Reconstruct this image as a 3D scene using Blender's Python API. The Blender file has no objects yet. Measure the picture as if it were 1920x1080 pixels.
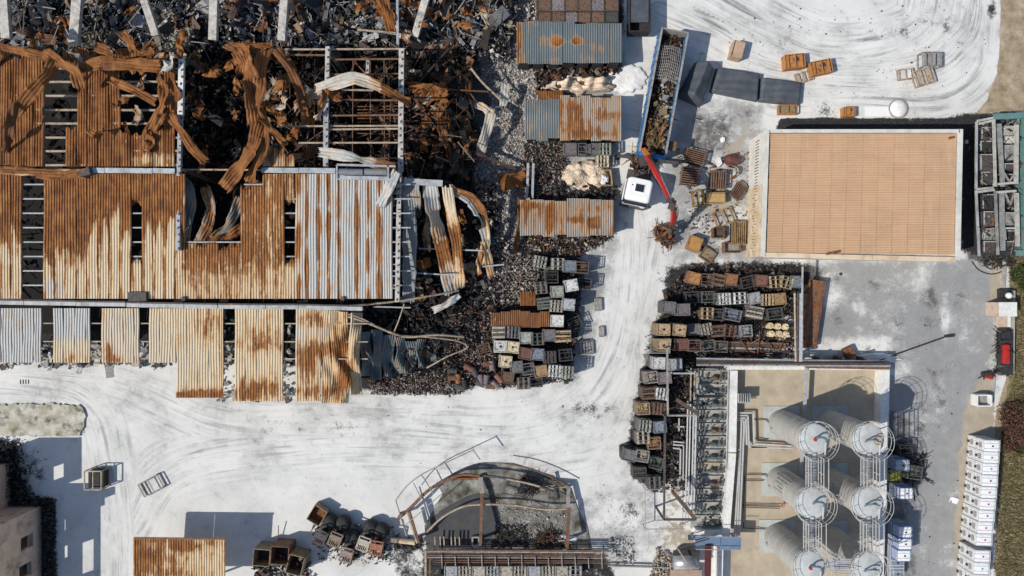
import bpy, math, random
import numpy as np
from mathutils import Vector, Matrix

random.seed(7)
rng = np.random.default_rng(7)
scene = bpy.context.scene
COL = scene.collection

# ------------------------------------------------------------------ camera, sky, sun, exposure
HC = 64.0                                   # drone height in metres, 20 px of the photograph = 1 m at ground level
cam_data = bpy.data.cameras.new('camera')
cam = bpy.data.objects.new('camera', cam_data)
COL.objects.link(cam)
cam.location = (0, 0, HC)
cam.rotation_euler = (0, 0, 0)
cam_data.sensor_width = 36
cam_data.lens = 24.0
cam_data.clip_end = 2000
scene.camera = cam

world = bpy.data.worlds.new('World')
scene.world = world
world.use_nodes = True
wn = world.node_tree.nodes
bg = wn['Background']
sky = wn.new('ShaderNodeTexSky')
sky.sky_type = 'NISHITA'
sky.sun_disc = False
SUN_EL = math.radians(45)
sky.sun_elevation = SUN_EL
sky.sun_rotation = math.radians(250)
world.node_tree.links.new(sky.outputs[0], bg.inputs[0])
bg.inputs[1].default_value = 0.115

sun_data = bpy.data.lights.new('sun', 'SUN')
sun_data.energy = 4.2
sun_data.angle = math.radians(0.5)
sun_data.color = (1.0, 0.945, 0.86)
sun = bpy.data.objects.new('sun', sun_data)
COL.objects.link(sun)
SAZ = math.radians(20)
ld = Vector((math.cos(SAZ) * math.cos(SUN_EL), math.sin(SAZ) * math.cos(SUN_EL), -math.sin(SUN_EL)))
sun.rotation_euler = ld.to_track_quat('-Z', 'Y').to_euler()
sun.location = (-40, -16, 60)
vs = scene.view_settings
vs.view_transform = 'Standard'
vs.look = 'None'
vs.exposure = 0.0
vs.gamma = 1.0
vs.use_curve_mapping = False

# ------------------------------------------------------------------ helpers
def W(px, py, z=0.0):
    """photograph pixel seen at height z -> world point"""
    s = (HC - z) / HC
    return Vector(((px - 960) / 20 * s, (540 - py) / 20 * s, z))

def PX(x, y, z=0.0):
    s = HC / (HC - z)
    return 960 + x * 20 * s, 540 - y * 20 * s

def link(o, parent=None):
    COL.objects.link(o)
    if parent is not None:
        o.parent = parent
    return o

def tag(o, label=None, cat=None, group=None, kind=None):
    if label: o['label'] = label
    if cat: o['category'] = cat
    if group: o['group'] = group
    if kind: o['kind'] = kind
    return o

def empty(name, loc=(0, 0, 0), rz=0.0, label=None, cat=None, group=None):
    o = bpy.data.objects.new(name, None)
    o.empty_display_size = 0.3
    o.location = loc
    o.rotation_euler = (0, 0, rz)
    COL.objects.link(o)
    return tag(o, label, cat, group)

def wloc(o):
    v = Vector((0, 0, 0))
    while o is not None:
        v += o.location
        o = o.parent
    return v

CUBE_V = np.array([[-1,-1,-1],[1,-1,-1],[1,1,-1],[-1,1,-1],[-1,-1,1],[1,-1,1],[1,1,1],[-1,1,1]], float) / 2
CUBE_F = np.array([[0,3,2,1],[4,5,6,7],[0,1,5,4],[1,2,6,5],[2,3,7,6],[3,0,4,7]])

class MB:
    """collects simple shapes, builds ONE mesh object"""
    def __init__(s):
        s.v = []; s.f = []; s.m = []; s.n = 0; s.cols = []
        s.c = (1, 1, 1)
    def add(s, V, F, m=0):
        V = [tuple(p) for p in V]
        s.v += V
        for f in F:
            s.f.append(tuple(int(i) + s.n for i in f)); s.m.append(m)
        s.cols += [s.c] * len(V)
        s.n += len(V)
        return s
    def box(s, c, d, rz=0, m=0, rot=None):
        R = rot if rot is not None else Matrix.Rotation(rz, 3, 'Z')
        c = Vector(c)
        s.add([c + R @ Vector((p[0]*d[0], p[1]*d[1], p[2]*d[2])) for p in CUBE_V], CUBE_F, m)
        return s
    def beam(s, a, b, w, h=None, m=0, roll=0):
        a = Vector(a); b = Vector(b); h = w if h is None else h
        d = b - a; L = d.length
        if L < 1e-5: return s
        t = d / L
        up = Vector((0, 0, 1)) if abs(t.z) < 0.95 else Vector((0, 1, 0))
        x = t.cross(up).normalized(); y = x.cross(t).normalized()
        if roll:
            q = Matrix.Rotation(roll, 3, t); x = q @ x; y = q @ y
        V = []
        for e in (a, b):
            for sx, sy in ((-1,-1),(1,-1),(1,1),(-1,1)):
                V.append(e + x*(sx*w/2) + y*(sy*h/2))
        s.add(V, [(0,1,2,3),(7,6,5,4),(0,4,5,1),(1,5,6,2),(2,6,7,3),(3,7,4,0)], m)
        return s
    def tube(s, pts, r, n=8, m=0, closed=False, caps=True):
        pts = [Vector(p) for p in pts]
        N = len(pts)
        if not hasattr(r, '__len__'): r = [r]*N
        V = []; F = []
        px = None
        for i, p in enumerate(pts):
            if closed: t = (pts[(i+1) % N] - pts[i-1]).normalized()
            else: t = (pts[min(i+1, N-1)] - pts[max(i-1, 0)]).normalized()
            if px is None:
                up = Vector((0,0,1)) if abs(t.z) < 0.9 else Vector((0,1,0))
                x = t.cross(up).normalized()
            else:
                x = (px - t*px.dot(t)).normalized()
            px = x; y = t.cross(x)
            for k in range(n):
                a = 2*math.pi*k/n
                V.append(p + (x*math.cos(a) + y*math.sin(a))*r[i])
        for i in range(N if closed else N-1):
            j = (i+1) % N
            for k in range(n):
                F.append((i*n+k, i*n+(k+1) % n, j*n+(k+1) % n, j*n+k))
        if caps and not closed:
            F.append(tuple(range(n))[::-1]); F.append(tuple(range((N-1)*n, N*n)))
        s.add(V, F, m)
        return s
    def lathe(s, c, prof, n=24, m=0, R=None, caps=True):
        c = Vector(c); V = []; F = []
        for r, z in prof:
            for k in range(n):
                a = 2*math.pi*k/n
                p = Vector((r*math.cos(a), r*math.sin(a), z))
                V.append(c + (R @ p if R is not None else p))
        for i in range(len(prof)-1):
            for k in range(n):
                F.append((i*n+k, i*n+(k+1) % n, (i+1)*n+(k+1) % n, (i+1)*n+k))
        if caps: F.append(tuple(range(n))[::-1]); F.append(tuple(range((len(prof)-1)*n, len(prof)*n)))
        s.add(V, F, m)
        return s
    def prism(s, poly, z0, z1, m=0):
        n = len(poly)
        V = [(p[0], p[1], z0) for p in poly] + [(p[0], p[1], z1) for p in poly]
        F = [tuple(range(n))[::-1], tuple(range(n, 2*n))] + [(i, (i+1) % n, n+(i+1) % n, n+i) for i in range(n)]
        # orientation: make the side walls face outwards
        area = sum(poly[i][0]*poly[(i+1) % n][1] - poly[(i+1) % n][0]*poly[i][1] for i in range(n))
        if area < 0: F = [f[::-1] for f in F]
        s.add(V, F, m)
        return s
    def build(s, name, mat, parent=None, smooth=False, world=True):
        me = bpy.data.meshes.new(name)
        off = wloc(parent) if (parent is not None and world) else Vector((0,0,0))
        me.from_pydata([(x-off.x, y-off.y, z-off.z) for x, y, z in s.v], [], s.f)
        for mm in (mat if isinstance(mat, (list, tuple)) else [mat]): me.materials.append(mm)
        me.polygons.foreach_set('material_index', s.m)
        ca = me.color_attributes.new('col', 'FLOAT_COLOR', 'POINT')
        ca.data.foreach_set('color', [q for c in s.cols for q in (c[0], c[1], c[2], 1.0)])
        if smooth: me.polygons.foreach_set('use_smooth', [True]*len(me.polygons))
        me.update()
        return link(bpy.data.objects.new(name, me), parent)

def quad_mesh(name, V, F, mat, attrs=None, cols=None, smooth=False):
    V = np.asarray(V, np.float32); F = np.asarray(F, np.int32)
    me = bpy.data.meshes.new(name)
    me.vertices.add(len(V)); me.vertices.foreach_set('co', V.ravel())
    k = F.shape[1]
    me.loops.add(F.size); me.loops.foreach_set('vertex_index', F.ravel())
    me.polygons.add(len(F)); me.polygons.foreach_set('loop_start', np.arange(0, F.size, k, dtype=np.int32))
    try: me.polygons.foreach_set('loop_total', np.full(len(F), k, np.int32))
    except Exception: pass
    for n_, a in (attrs or {}).items():
        a = np.asarray(a, np.float32)
        if a.ndim == 1:
            at = me.attributes.new(n_, 'FLOAT', 'POINT'); at.data.foreach_set('value', a)
        else:
            at = me.attributes.new(n_, 'FLOAT_VECTOR', 'POINT'); at.data.foreach_set('vector', a.ravel())
    if cols is not None:
        ca = me.color_attributes.new('col', 'FLOAT_COLOR', 'POINT')
        c4 = np.ones((len(V), 4), np.float32); c4[:, :3] = cols
        ca.data.foreach_set('color', c4.ravel())
    me.materials.append(mat)
    me.update(calc_edges=True)
    me.polygons.foreach_set('use_smooth', np.full(len(F), smooth))
    return me

# ------------------------------------------------------------------ materials
class NT:
    def __init__(s, name):
        s.mat = bpy.data.materials.new(name); s.mat.use_nodes = True
        s.t = s.mat.node_tree; s.n = s.t.nodes
        s.b = s.n['Principled BSDF']
    def node(s, typ, **kw):
        n = s.n.new(typ)
        for k, v in kw.items(): setattr(n, k, v)
        return n
    def L(s, a, b): s.t.links.new(a, b)
    def set(s, inp, v):
        if hasattr(v, 'is_linked') or isinstance(v, bpy.types.NodeSocket): s.L(v, inp)
        else: inp.default_value = v
    def attr(s, name, out='Fac'):
        n = s.node('ShaderNodeAttribute', attribute_name=name); return n.outputs[out]
    def pos(s): return s.node('ShaderNodeNewGeometry').outputs['Position']
    def objc(s): return s.node('ShaderNodeTexCoord').outputs['Object']
    def rnd(s): return s.node('ShaderNodeObjectInfo').outputs['Random']
    def map(s, v, sc=(1,1,1), loc=(0,0,0), rot=(0,0,0)):
        n = s.node('ShaderNodeMapping'); s.L(v, n.inputs[0])
        n.inputs['Scale'].default_value = sc; s.set(n.inputs['Location'], loc); n.inputs['Rotation'].default_value = rot
        return n.outputs[0]
    def noise(s, v, scale=1, det=4, rough=0.55, dist=0):
        n = s.node('ShaderNodeTexNoise'); s.L(v, n.inputs['Vector'])
        n.inputs['Scale'].default_value = scale; n.inputs['Detail'].default_value = det
        n.inputs['Roughness'].default_value = rough; n.inputs['Distortion'].default_value = dist
        return n.outputs['Fac']
    def voro(s, v, scale=1, feature='F1', out='Distance'):
        n = s.node('ShaderNodeTexVoronoi', feature=feature); s.L(v, n.inputs['Vector'])
        n.inputs['Scale'].default_value = scale
        return n.outputs[out]
    def m(s, op, a, b=0.0, c=0.0, clamp=False):
        n = s.node('ShaderNodeMath', operation=op, use_clamp=clamp)
        s.set(n.inputs[0], a); s.set(n.inputs[1], b); s.set(n.inputs[2], c)
        return n.outputs[0]
    def step(s, x, lo, hi):
        n = s.node('ShaderNodeMapRange', interpolation_type='SMOOTHSTEP')
        s.set(n.inputs['Value'], x); s.set(n.inputs['From Min'], lo); s.set(n.inputs['From Max'], hi)
        return n.outputs['Result']
    def mix(s, f, a, b, mode='MIX'):
        n = s.node('ShaderNodeMix', data_type='RGBA', blend_type=mode)
        s.set(n.inputs[0], f)
        for i, v in ((6, a), (7, b)):
            if isinstance(v, (tuple, list)): n.inputs[i].default_value = (v[0], v[1], v[2], 1)
            else: s.L(v, n.inputs[i])
        return n.outputs[2]
    def ramp(s, f, stops):
        n = s.node('ShaderNodeValToRGB'); s.L(f, n.inputs[0])
        e = n.color_ramp.elements
        while len(e) < len(stops): e.new(0.5)
        for i, (p, c) in enumerate(stops):
            e[i].position = p; e[i].color = (c[0], c[1], c[2], 1)
        return n.outputs[0]
    def out(s, col, rough=0.8, metal=0.0, bump=None, bstr=0.4, bdist=0.05, spec=0.3):
        s.set(s.b.inputs['Base Color'], (col[0], col[1], col[2], 1) if isinstance(col, (tuple, list)) else col)
        s.set(s.b.inputs['Roughness'], rough); s.set(s.b.inputs['Metallic'], metal)
        s.b.inputs['Specular IOR Level'].default_value = spec
        if bump is not None:
            n = s.node('ShaderNodeBump'); n.inputs['Strength'].default_value = bstr; n.inputs['Distance'].default_value = bdist
            s.L(bump, n.inputs['Height']); s.L(n.outputs[0], s.b.inputs['Normal'])
        return s.mat

RUST_STOPS = [(0.25, (0.055, 0.022, 0.012)), (0.42, (0.16, 0.055, 0.018)), (0.58, (0.22, 0.09, 0.032)), (0.8, (0.32, 0.165, 0.07))]

def mat_plain(name, c1, c2=None, scale=2.0, rough=0.75, metal=0.0, dirt=0.35, dirtc=(0.05, 0.045, 0.04), rust=0.0, bstr=0.25, spec=0.3, dscale=0.7):
    t = NT(name); p = t.objc()
    v = t.node('ShaderNodeVectorMath', operation='ADD')
    t.L(t.pos(), v.inputs[0]); p = v.outputs[0]
    c2 = c2 or tuple(x*0.8 for x in c1)
    n1 = t.noise(p, scale, 5, 0.6)
    col = t.mix(t.step(n1, 0.3, 0.7), c1, c2)
    if rust > 0:
        n3 = t.noise(p, 1.7, 6, 0.65)
        rc = t.ramp(t.noise(p, 4.0, 3), RUST_STOPS)
        col = t.mix(t.step(n3, 0.68 - 0.4*rust, 0.74 - 0.4*rust + 0.06), col, rc)
    n2 = t.noise(p, dscale, 6, 0.7)
    col = t.mix(t.m('MULTIPLY', t.step(n2, 0.45, 0.75), dirt), col, dirtc)
    return t.out(col, rough, metal, n1, bstr, 0.03, spec)

def mat_vcol(name, rough=0.8, metal=0.0, nscale=6.0, var=0.5, spec=0.3):
    """colour carried by the pieces themselves (vertex colour) with grain over it"""
    t = NT(name); p = t.pos()
    c = t.attr('col', 'Color')
    n = t.noise(p, nscale, 4, 0.65)
    g = t.m('MULTIPLY_ADD', t.step(n, 0.3, 0.7), var, 1 - var*0.6)
    gc = t.node('ShaderNodeCombineColor')
    for i in range(3): t.L(g, gc.inputs[i])
    return t.out(t.mix(1.0, c, gc.outputs[0], 'MULTIPLY'), rough, metal, n, 0.3, 0.03, spec)

def mat_objcol(name, soot=0.5, rust=0.4, rough=0.7, sootc=(0.03, 0.028, 0.026)):
    """paint colour from the object's own colour, scorched and rusted"""
    t = NT(name)
    oi = t.node('ShaderNodeObjectInfo')
    p = t.map(t.objc(), (1, 1, 1))
    off = t.node('ShaderNodeVectorMath', operation='SCALE'); t.L(t.pos(), off.inputs[0]); off.inputs['Scale'].default_value = 1.0
    p = off.outputs[0]
    n1 = t.noise(p, 2.2, 5, 0.62); n2 = t.noise(p, 5.5, 5, 0.7); n3 = t.noise(p, 11, 3, 0.6)
    col = oi.outputs['Color']
    g = t.m('MULTIPLY_ADD', t.step(n3, 0.25, 0.75), 0.4, 0.75)
    gc = t.node('ShaderNodeCombineColor')
    for i in range(3): t.L(g, gc.inputs[i])
    col = t.mix(1.0, col, gc.outputs[0], 'MULTIPLY')
    rc = t.ramp(t.noise(p, 4.0, 3), RUST_STOPS)
    col = t.mix(t.step(n1, 0.72 - 0.4*rust, 0.8 - 0.36*rust), col, rc)
    col = t.mix(t.m('MULTIPLY', t.step(n2, 0.72 - 0.4*soot, 0.86 - 0.4*soot), 0.85), col, sootc)
    return t.out(col, rough, 0.0, n2, 0.35, 0.03)

# corrugated steel: 'rust' 0..1, 'tone' 0 cream .. 1 grey, 'suv' across / along the sheet in metres
def mat_sheet(name):
    t = NT(name)
    rust = t.attr('rust'); tone = t.attr('tone'); dark = t.attr('dark'); suv = t.attr('suv', 'Vector')
    st = t.map(suv, (2.6, 0.28, 1)); st2 = t.map(suv, (9.0, 0.6, 1)); iso = t.map(suv, (1, 1, 1))
    n1 = t.noise(st, 1.0, 6, 0.62); n2 = t.noise(st2, 1.0, 3, 0.6); n3 = t.noise(iso, 0.9, 6, 0.65); n4 = t.noise(iso, 5.0, 4, 0.7)
    k = t.m('ADD', t.m('MULTIPLY', t.m('SUBTRACT', n1, 0.5), 1.5), t.m('MULTIPLY', t.m('SUBTRACT', n3, 0.5), 1.0))
    k = t.m('ADD', k, t.m('MULTIPLY', t.m('SUBTRACT', n2, 0.5), 0.45))
    r = t.step(t.m('ADD', rust, k), 0.38, 0.62)
    base = t.mix(t.m('MINIMUM', tone, 1.0), (0.54, 0.435, 0.285), (0.40, 0.41, 0.40))
    base = t.mix(t.step(tone, 1.0, 2.0), base, (0.095, 0.125, 0.138))
    base = t.mix(t.m('MULTIPLY', t.step(n4, 0.45, 0.8), 0.35), base, (0.22, 0.17, 0.11))
    halo = t.m('MULTIPLY', t.step(t.m('ADD', rust, k), 0.1, 0.45), 0.55)
    base = t.mix(halo, base, (0.46, 0.235, 0.07))
    kk = t.m('ADD', t.m('MULTIPLY', n3, 0.6), t.m('MULTIPLY', n2, 0.4))
    rc = t.ramp(kk, [(0.3, (0.065, 0.027, 0.013)), (0.44, (0.15, 0.055, 0.016)), (0.55, (0.25, 0.10, 0.028)), (0.70, (0.37, 0.19, 0.068))])
    col = t.mix(r, base, rc)
    col = t.mix(t.m('MULTIPLY', t.step(t.m('ADD', dark, t.m('MULTIPLY', t.m('SUBTRACT', n3, 0.5), 0.8)), 0.3, 0.8), 0.9), col, (0.035, 0.036, 0.042))
    rough = t.m('MULTIPLY_ADD', r, 0.3, 0.5)
    return t.out(col, rough, 0.0, n4, 0.15, 0.02, 0.3)
M_SHEET = mat_sheet('corrugated_steel')

def rib(u, n, depth):
    """trapezoid profile, u in 0..1, n ribs"""
    f = (u*n) % 1.0
    return depth*np.clip(np.minimum(f, 1-f)*5 - 0.55, 0, 1)

def sheet_grid(P, side, nrm, width, nrib=4, depth=0.05, per=5):
    """P (n,3) centre line, side/nrm (n,3) -> vertices (n, m, 3), u"""
    m = nrib*per + 1
    u = np.linspace(0, 1, m)
    w = np.asarray(width, float)*np.ones(len(P))
    V = P[:, None, :] + side[:, None, :]*((u - .5)[None, :, None]*w[:, None, None]) + nrm[:, None, :]*rib(u, nrib, depth)[None, :, None]
    return V, u

def grid_faces(n, m):
    i = np.arange(n-1)[:, None]; j = np.arange(m-1)[None, :]
    a = i*m + j
    return np.stack([a, a+1, a+m+1, a+m], -1).reshape(-1, 4)

def sheet_obj(name, V, rust, tone, parent, u_w=1.0, dark=0.0, label=None, thick=True):
    n, m, _ = V.shape
    off = wloc(parent) if parent is not None else Vector((0,0,0))
    Vf = V.reshape(-1, 3)
    du = np.linspace(0, u_w, m)
    seg = np.r_[0, np.cumsum(np.linalg.norm(np.diff(V[:, m//2], axis=0), axis=1))]
    ro, so, zo = rng.uniform(0, 90, 3)
    suv = np.stack([np.broadcast_to(du[None, :], (n, m)) + ro, np.broadcast_to(seg[:, None], (n, m)) + so, np.full((n, m), zo)], -1).reshape(-1, 3)
    F = grid_faces(n, m)
    full = lambda a: (np.ones((n, m))*a).reshape(-1)
    me = quad_mesh(name, Vf - np.array(off), F, M_SHEET, {'rust': full(rust), 'tone': full(tone), 'dark': full(dark), 'suv': suv})
    o = link(bpy.data.objects.new(name, me), parent)
    if label: o['label'] = label
    return o

def interp_path(pts, step=0.22):
    """Catmull-Rom through points"""
    P = [np.array(p, float) for p in pts]
    if len(P) == 2:
        n = max(2, int(np.linalg.norm(P[1]-P[0])/step))
        return np.array([P[0] + (P[1]-P[0])*t for t in np.linspace(0, 1, n+1)])
    P = [2*P[0]-P[1]] + P + [2*P[-1]-P[-2]]
    out = []
    for i in range(1, len(P)-2):
        n = max(2, int(np.linalg.norm(P[i+1]-P[i])/step))
        for t in np.linspace(0, 1, n, endpoint=False):
            a, b, c, d = P[i-1], P[i], P[i+1], P[i+2]
            out.append(0.5*((2*b) + (c-a)*t + (2*a-5*b+4*c-d)*t*t + (3*b-a-3*c+d)*t**3))
    out.append(P[-2])
    return np.array(out)

def kinked(pts, step, k=.55):
    Q = interp_path(pts, step)
    P = np.array([np.array(p, float) for p in pts])
    if len(P) < 3: return Q
    n = len(Q); out = Q.copy(); seg = len(P)-1; cnt = []
    for i in range(seg): cnt.append(max(2, int(np.linalg.norm(P[i+1]-P[i])/step)))
    a = 0
    for i in range(seg):
        for q in range(cnt[i]):
            if a < n: out[a] = Q[a]*(1-k) + (P[i] + (P[i+1]-P[i])*q/cnt[i])*k
            a += 1
    return out

def ribbon(pts, width, parent, rust=0.9, tone=0.0, roll=(0, 0), name='bent_sheet', nrib=None, dark=0.0, crumple=0.12, label=None, taper=1.0, step=0.22):
    """pts: (px, py, z) list; a peeled corrugated sheet along it"""
    Q = kinked([W(*p) for p in pts], step)
    n = len(Q)
    T = np.gradient(Q, axis=0); T /= np.linalg.norm(T, axis=1)[:, None] + 1e-9
    up = np.array([0, 0, 1.0])
    S = np.cross(T, up); S /= np.linalg.norm(S, axis=1)[:, None] + 1e-6
    N = np.cross(S, T)
    tt = np.linspace(0, 1, n)
    rr = np.interp(tt, np.linspace(0, 1, len(roll)), roll)
    jn = max(2, n//5); rr = rr + np.repeat(rng.normal(0, .22, jn+1), 5)[:n] if n > 6 else rr
    rr = rr + crumple*np.sin(tt*rng.uniform(6, 12) + rng.uniform(0, 6))*2
    c, s_ = np.cos(rr)[:, None], np.sin(rr)[:, None]
    S2 = S*c + N*s_; N2 = -S*s_ + N*c
    w = width*np.interp(tt, [0, 1], [1, taper])*(1 + 0.1*np.sin(tt*9 + rng.uniform(0, 6)))
    nr = nrib or max(2, int(round(width/0.25)))
    V, u = sheet_grid(Q, S2, N2, w, nr, 0.045)
    # crumple across
    V = V + N2[:, None, :]*(crumple*0.6*np.sin(u[None, :, None]*rng.uniform(3, 7) + tt[:, None, None]*rng.uniform(5, 14) + rng.uniform(0, 6)))
    kk = np.interp(np.arange(n), np.arange(0, n+4, 4), rng.normal(0, .09, len(np.arange(0, n+4, 4))))
    V = V + N2[:, None, :]*(kk[:, None, None]*(u[None, :, None]-.5)*2)
    V[0] += T[0]*rng.normal(0, .10, (len(u), 1)); V[-1] += T[-1]*rng.normal(0, .10, (len(u), 1))
    V = V + rng.normal(0, 0.006, V.shape)
    ru = rust(tt)[:, None] if callable(rust) else rust
    to = tone(tt)[:, None] if callable(tone) else tone
    da = dark(tt)[:, None] if callable(dark) else dark
    return sheet_obj(name, V, ru, to, parent, width, da, label)

def blobs(px, py, lst, base=0.0):
    r = np.full(np.broadcast(px, py).shape, float(base))
    for cx, cy, rx, ry, a in lst:
        r = r + a*np.exp(-(((px-cx)/rx)**2 + ((py-cy)/ry)**2))
    return r

def sstep(x, a, b):
    t = np.clip((x-a)/(b-a), 0, 1); return t*t*(3-2*t)

# ------------------------------------------------------------------ debris (nobody could count it)
def rand_rot(n, tilt=1.0):
    a = rng.uniform(0, 2*np.pi, n); b = rng.normal(0, 0.6*tilt, n); c = rng.normal(0, 0.6*tilt, n)
    ca, sa, cb, sb, cc, sc = np.cos(a), np.sin(a), np.cos(b), np.sin(b), np.cos(c), np.sin(c)
    Z = np.zeros(n); O = np.ones(n)
    Rz = np.stack([ca,-sa,Z,sa,ca,Z,Z,Z,O], -1).reshape(n,3,3)
    Ry = np.stack([cb,Z,sb,Z,O,Z,-sb,Z,cb], -1).reshape(n,3,3)
    Rx = np.stack([O,Z,Z,Z,cc,-sc,Z,sc,cc], -1).reshape(n,3,3)
    return Rz @ Ry @ Rx

TPL_CH = (CUBE_V*1.0, CUBE_F)
_pv = []
for i, (x, z) in enumerate([(-.5, 0.0), (-.17, .12), (.2, -.05), (.5, .1)]):
    for y in (-.5, .5): _pv.append((x, y, z))
TPL_SH = (np.array(_pv), np.array([[0,2,3,1],[2,4,5,3],[4,6,7,5]]))

def poly_sample(poly, n):
    poly = np.array(poly, float)
    lo, hi = poly.min(0), poly.max(0)
    out = np.zeros((0, 2))
    while len(out) < n:
        q = rng.uniform(lo, hi, (n*2, 2))
        ins = np.zeros(len(q), bool)
        j = len(poly)-1
        for i in range(len(poly)):
            xi, yi = poly[i]; xj, yj = poly[j]
            c = ((yi > q[:,1]) != (yj > q[:,1])) & (q[:,0] < (xj-xi)*(q[:,1]-yi)/((yj-yi)+1e-12) + xi)
            ins ^= c; j = i
        out = np.r_[out, q[ins]]
    return out[:n]

def debris_parts(poly, n, kinds, palette, size, zr, tilt=1.0, centre_bias=0.0):
    """kinds: dict chunk/shard/rod -> share"""
    Vs, Fs, Cs = [], [], []; base = 0
    pal = np.array(palette)
    for kind, share in kinds.items():
        k = int(n*share)
        if k == 0: continue
        q = poly_sample(poly, k)
        z = zr[0] + (zr[1]-zr[0])*rng.uniform(0, 1, k)**1.6
        if centre_bias:
            c = q.mean(0); r = np.linalg.norm((q-c)/(np.ptp(q, axis=0)/2), axis=1)
            z = z*np.clip(1.15 - r**2*centre_bias, 0.1, 1)
        s = (HC - z)/HC
        P = np.stack([(q[:,0]-960)/20*s, (540-q[:,1])/20*s, z], -1)
        sz = size*rng.lognormal(0, 0.45, k)
        T, F = TPL_SH if kind == 'shard' else TPL_CH
        sc = np.ones((k, 3))
        if kind == 'shard': sc = np.stack([sz*rng.uniform(1.2, 3.2, k), sz*rng.uniform(.5, 1.3, k), sz*1.5], -1)
        elif kind == 'rod': sc = np.stack([sz*rng.uniform(3, 10, k), sz*0.16+.02, sz*0.16+.02], -1)
        else: sc = np.stack([sz*rng.uniform(.6, 1.3, k), sz*rng.uniform(.5, 1.1, k), sz*rng.uniform(.4, .9, k)], -1)
        R = rand_rot(k, tilt if kind != 'rod' else tilt*0.5)
        TV = T[None]*sc[:, None, :]
        if kind == 'chunk': TV = TV*(1 + rng.uniform(-.28, .28, TV.shape))
        V = np.einsum('nij,nkj->nki', R, TV) + P[:, None, :]
        V[..., 2] = np.maximum(V[..., 2], 0.004)
        Vs.append(V.reshape(-1, 3))
        Fs.append((F[None] + (np.arange(k)*len(T))[:, None, None]).reshape(-1, 4) + base)
        base += k*len(T)
        c = pal[rng.integers(0, len(pal), k)]*rng.uniform(.75, 1.2, (k, 1))
        Cs.append(np.repeat(np.clip(c, 0, .9), len(T), 0))
    return np.concatenate(Vs), np.concatenate(Fs), np.concatenate(Cs)

M_DEBRIS = mat_vcol('charred_debris', 0.85, 0, 7.0, 0.6)
def debris(name, specs, label=None, parent=None, cat='debris'):
    V, F, C, b = [], [], [], 0
    for s in specs:
        v, f, c = debris_parts(**s)
        V.append(v); F.append(f+b); C.append(c); b += len(v)
    V = np.concatenate(V)
    me = quad_mesh(name, V - (np.array(wloc(parent)) if parent else 0), np.concatenate(F), M_DEBRIS, cols=np.concatenate(C))
    o = link(bpy.data.objects.new(name, me), parent)
    if parent is None: tag(o, label, cat, None, 'stuff')
    else: o['kind'] = 'stuff'
    return o

PAL_DARK = [(.02,.02,.022),(.03,.028,.03),(.05,.048,.05),(.03,.02,.015),(.08,.075,.075),(.045,.027,.02)]
PAL_VOID = [(.004,.004,.004),(.007,.006,.006),(.011,.008,.007),(.018,.016,.016)]  # debris under the roof, its deep shade put into the colour
PAL_BLUE = [(.025,.03,.036),(.05,.06,.07),(.10,.115,.13),(.19,.20,.215),(.26,.27,.28),(.42,.43,.43),(.36,.33,.27),(.06,.05,.045),(.16,.15,.12),(.02,.02,.024),(.02,.02,.024)]
PAL_RUBBLE = [(.30,.285,.265),(.38,.365,.335),(.46,.44,.41),(.25,.235,.22),(.33,.30,.265),(.55,.53,.49),(.22,.16,.13)]
PAL_RUST = [(.09,.045,.03),(.13,.065,.035),(.06,.035,.025),(.13,.085,.06),(.03,.025,.022),(.18,.09,.045)]
PAL_MIX = PAL_DARK + PAL_RUST + [(.2,.18,.16),(.3,.28,.25)]

def box_poly(x0, y0, x1, y1): return [(x0,y0),(x1,y0),(x1,y1),(x0,y1)]
# ------------------------------------------------------------------ the ground: one sheet with its stains and some painted shade
def seg_dist(X, Y, pts):
    """distance to polyline, signed side, arc length (pixels)"""
    best = np.full(X.shape, 1e9); arc = np.zeros(X.shape); sgn = np.zeros(X.shape); acc = 0
    for (x0, y0), (x1, y1) in zip(pts[:-1], pts[1:]):
        dx, dy = x1-x0, y1-y0; L = math.hypot(dx, dy)
        t = np.clip(((X-x0)*dx + (Y-y0)*dy)/(L*L), 0, 1)
        ex, ey = X-(x0+t*dx), Y-(y0+t*dy)
        d = np.hypot(ex, ey)
        side = (dx*(Y-y0) - dy*(X-x0))/L
        m = d < best
        best = np.where(m, d, best); arc = np.where(m, acc + t*L, arc); sgn = np.where(m, np.sign(side)*d, sgn)
        acc += L
    return best, sgn, arc

def smooth_px(pts, step=12):
    Q = interp_path([(p[0], p[1], 0) for p in pts], step)
    return [(q[0], q[1]) for q in Q]

def poly_mask(X, Y, poly, soft):
    ins = np.zeros(X.shape, bool); j = len(poly)-1
    for i in range(len(poly)):
        xi, yi = poly[i]; xj, yj = poly[j]
        ins ^= ((yi > Y) != (yj > Y)) & (X < (xj-xi)*(Y-yi)/((yj-yi)+1e-9)+xi); j = i
    d, _, _ = seg_dist(X, Y, list(poly)+[poly[0]])
    d = np.where(ins, d, -d)
    return sstep(d, -soft, soft)

fx = np.arange(-60, 1981, 4.5); fy = np.arange(-60, 1141, 4.5)
gx = np.r_[-9000, -3000, -1000, -300, fx, 2300, 3000, 5000, 11000]
gy = np.r_[-7000, -2500, -900, -300, fy, 1400, 2200, 4000, 8000]
X, Y = np.meshgrid(gx, gy)

soot = np.zeros(X.shape); grey = np.zeros(X.shape); soil = np.zeros(X.shape); grassm = np.zeros(X.shape); tanm = np.zeros(X.shape)  # soot holds real char and also shade painted in at two spots
def mx(a, b): return np.maximum(a, b)
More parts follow.
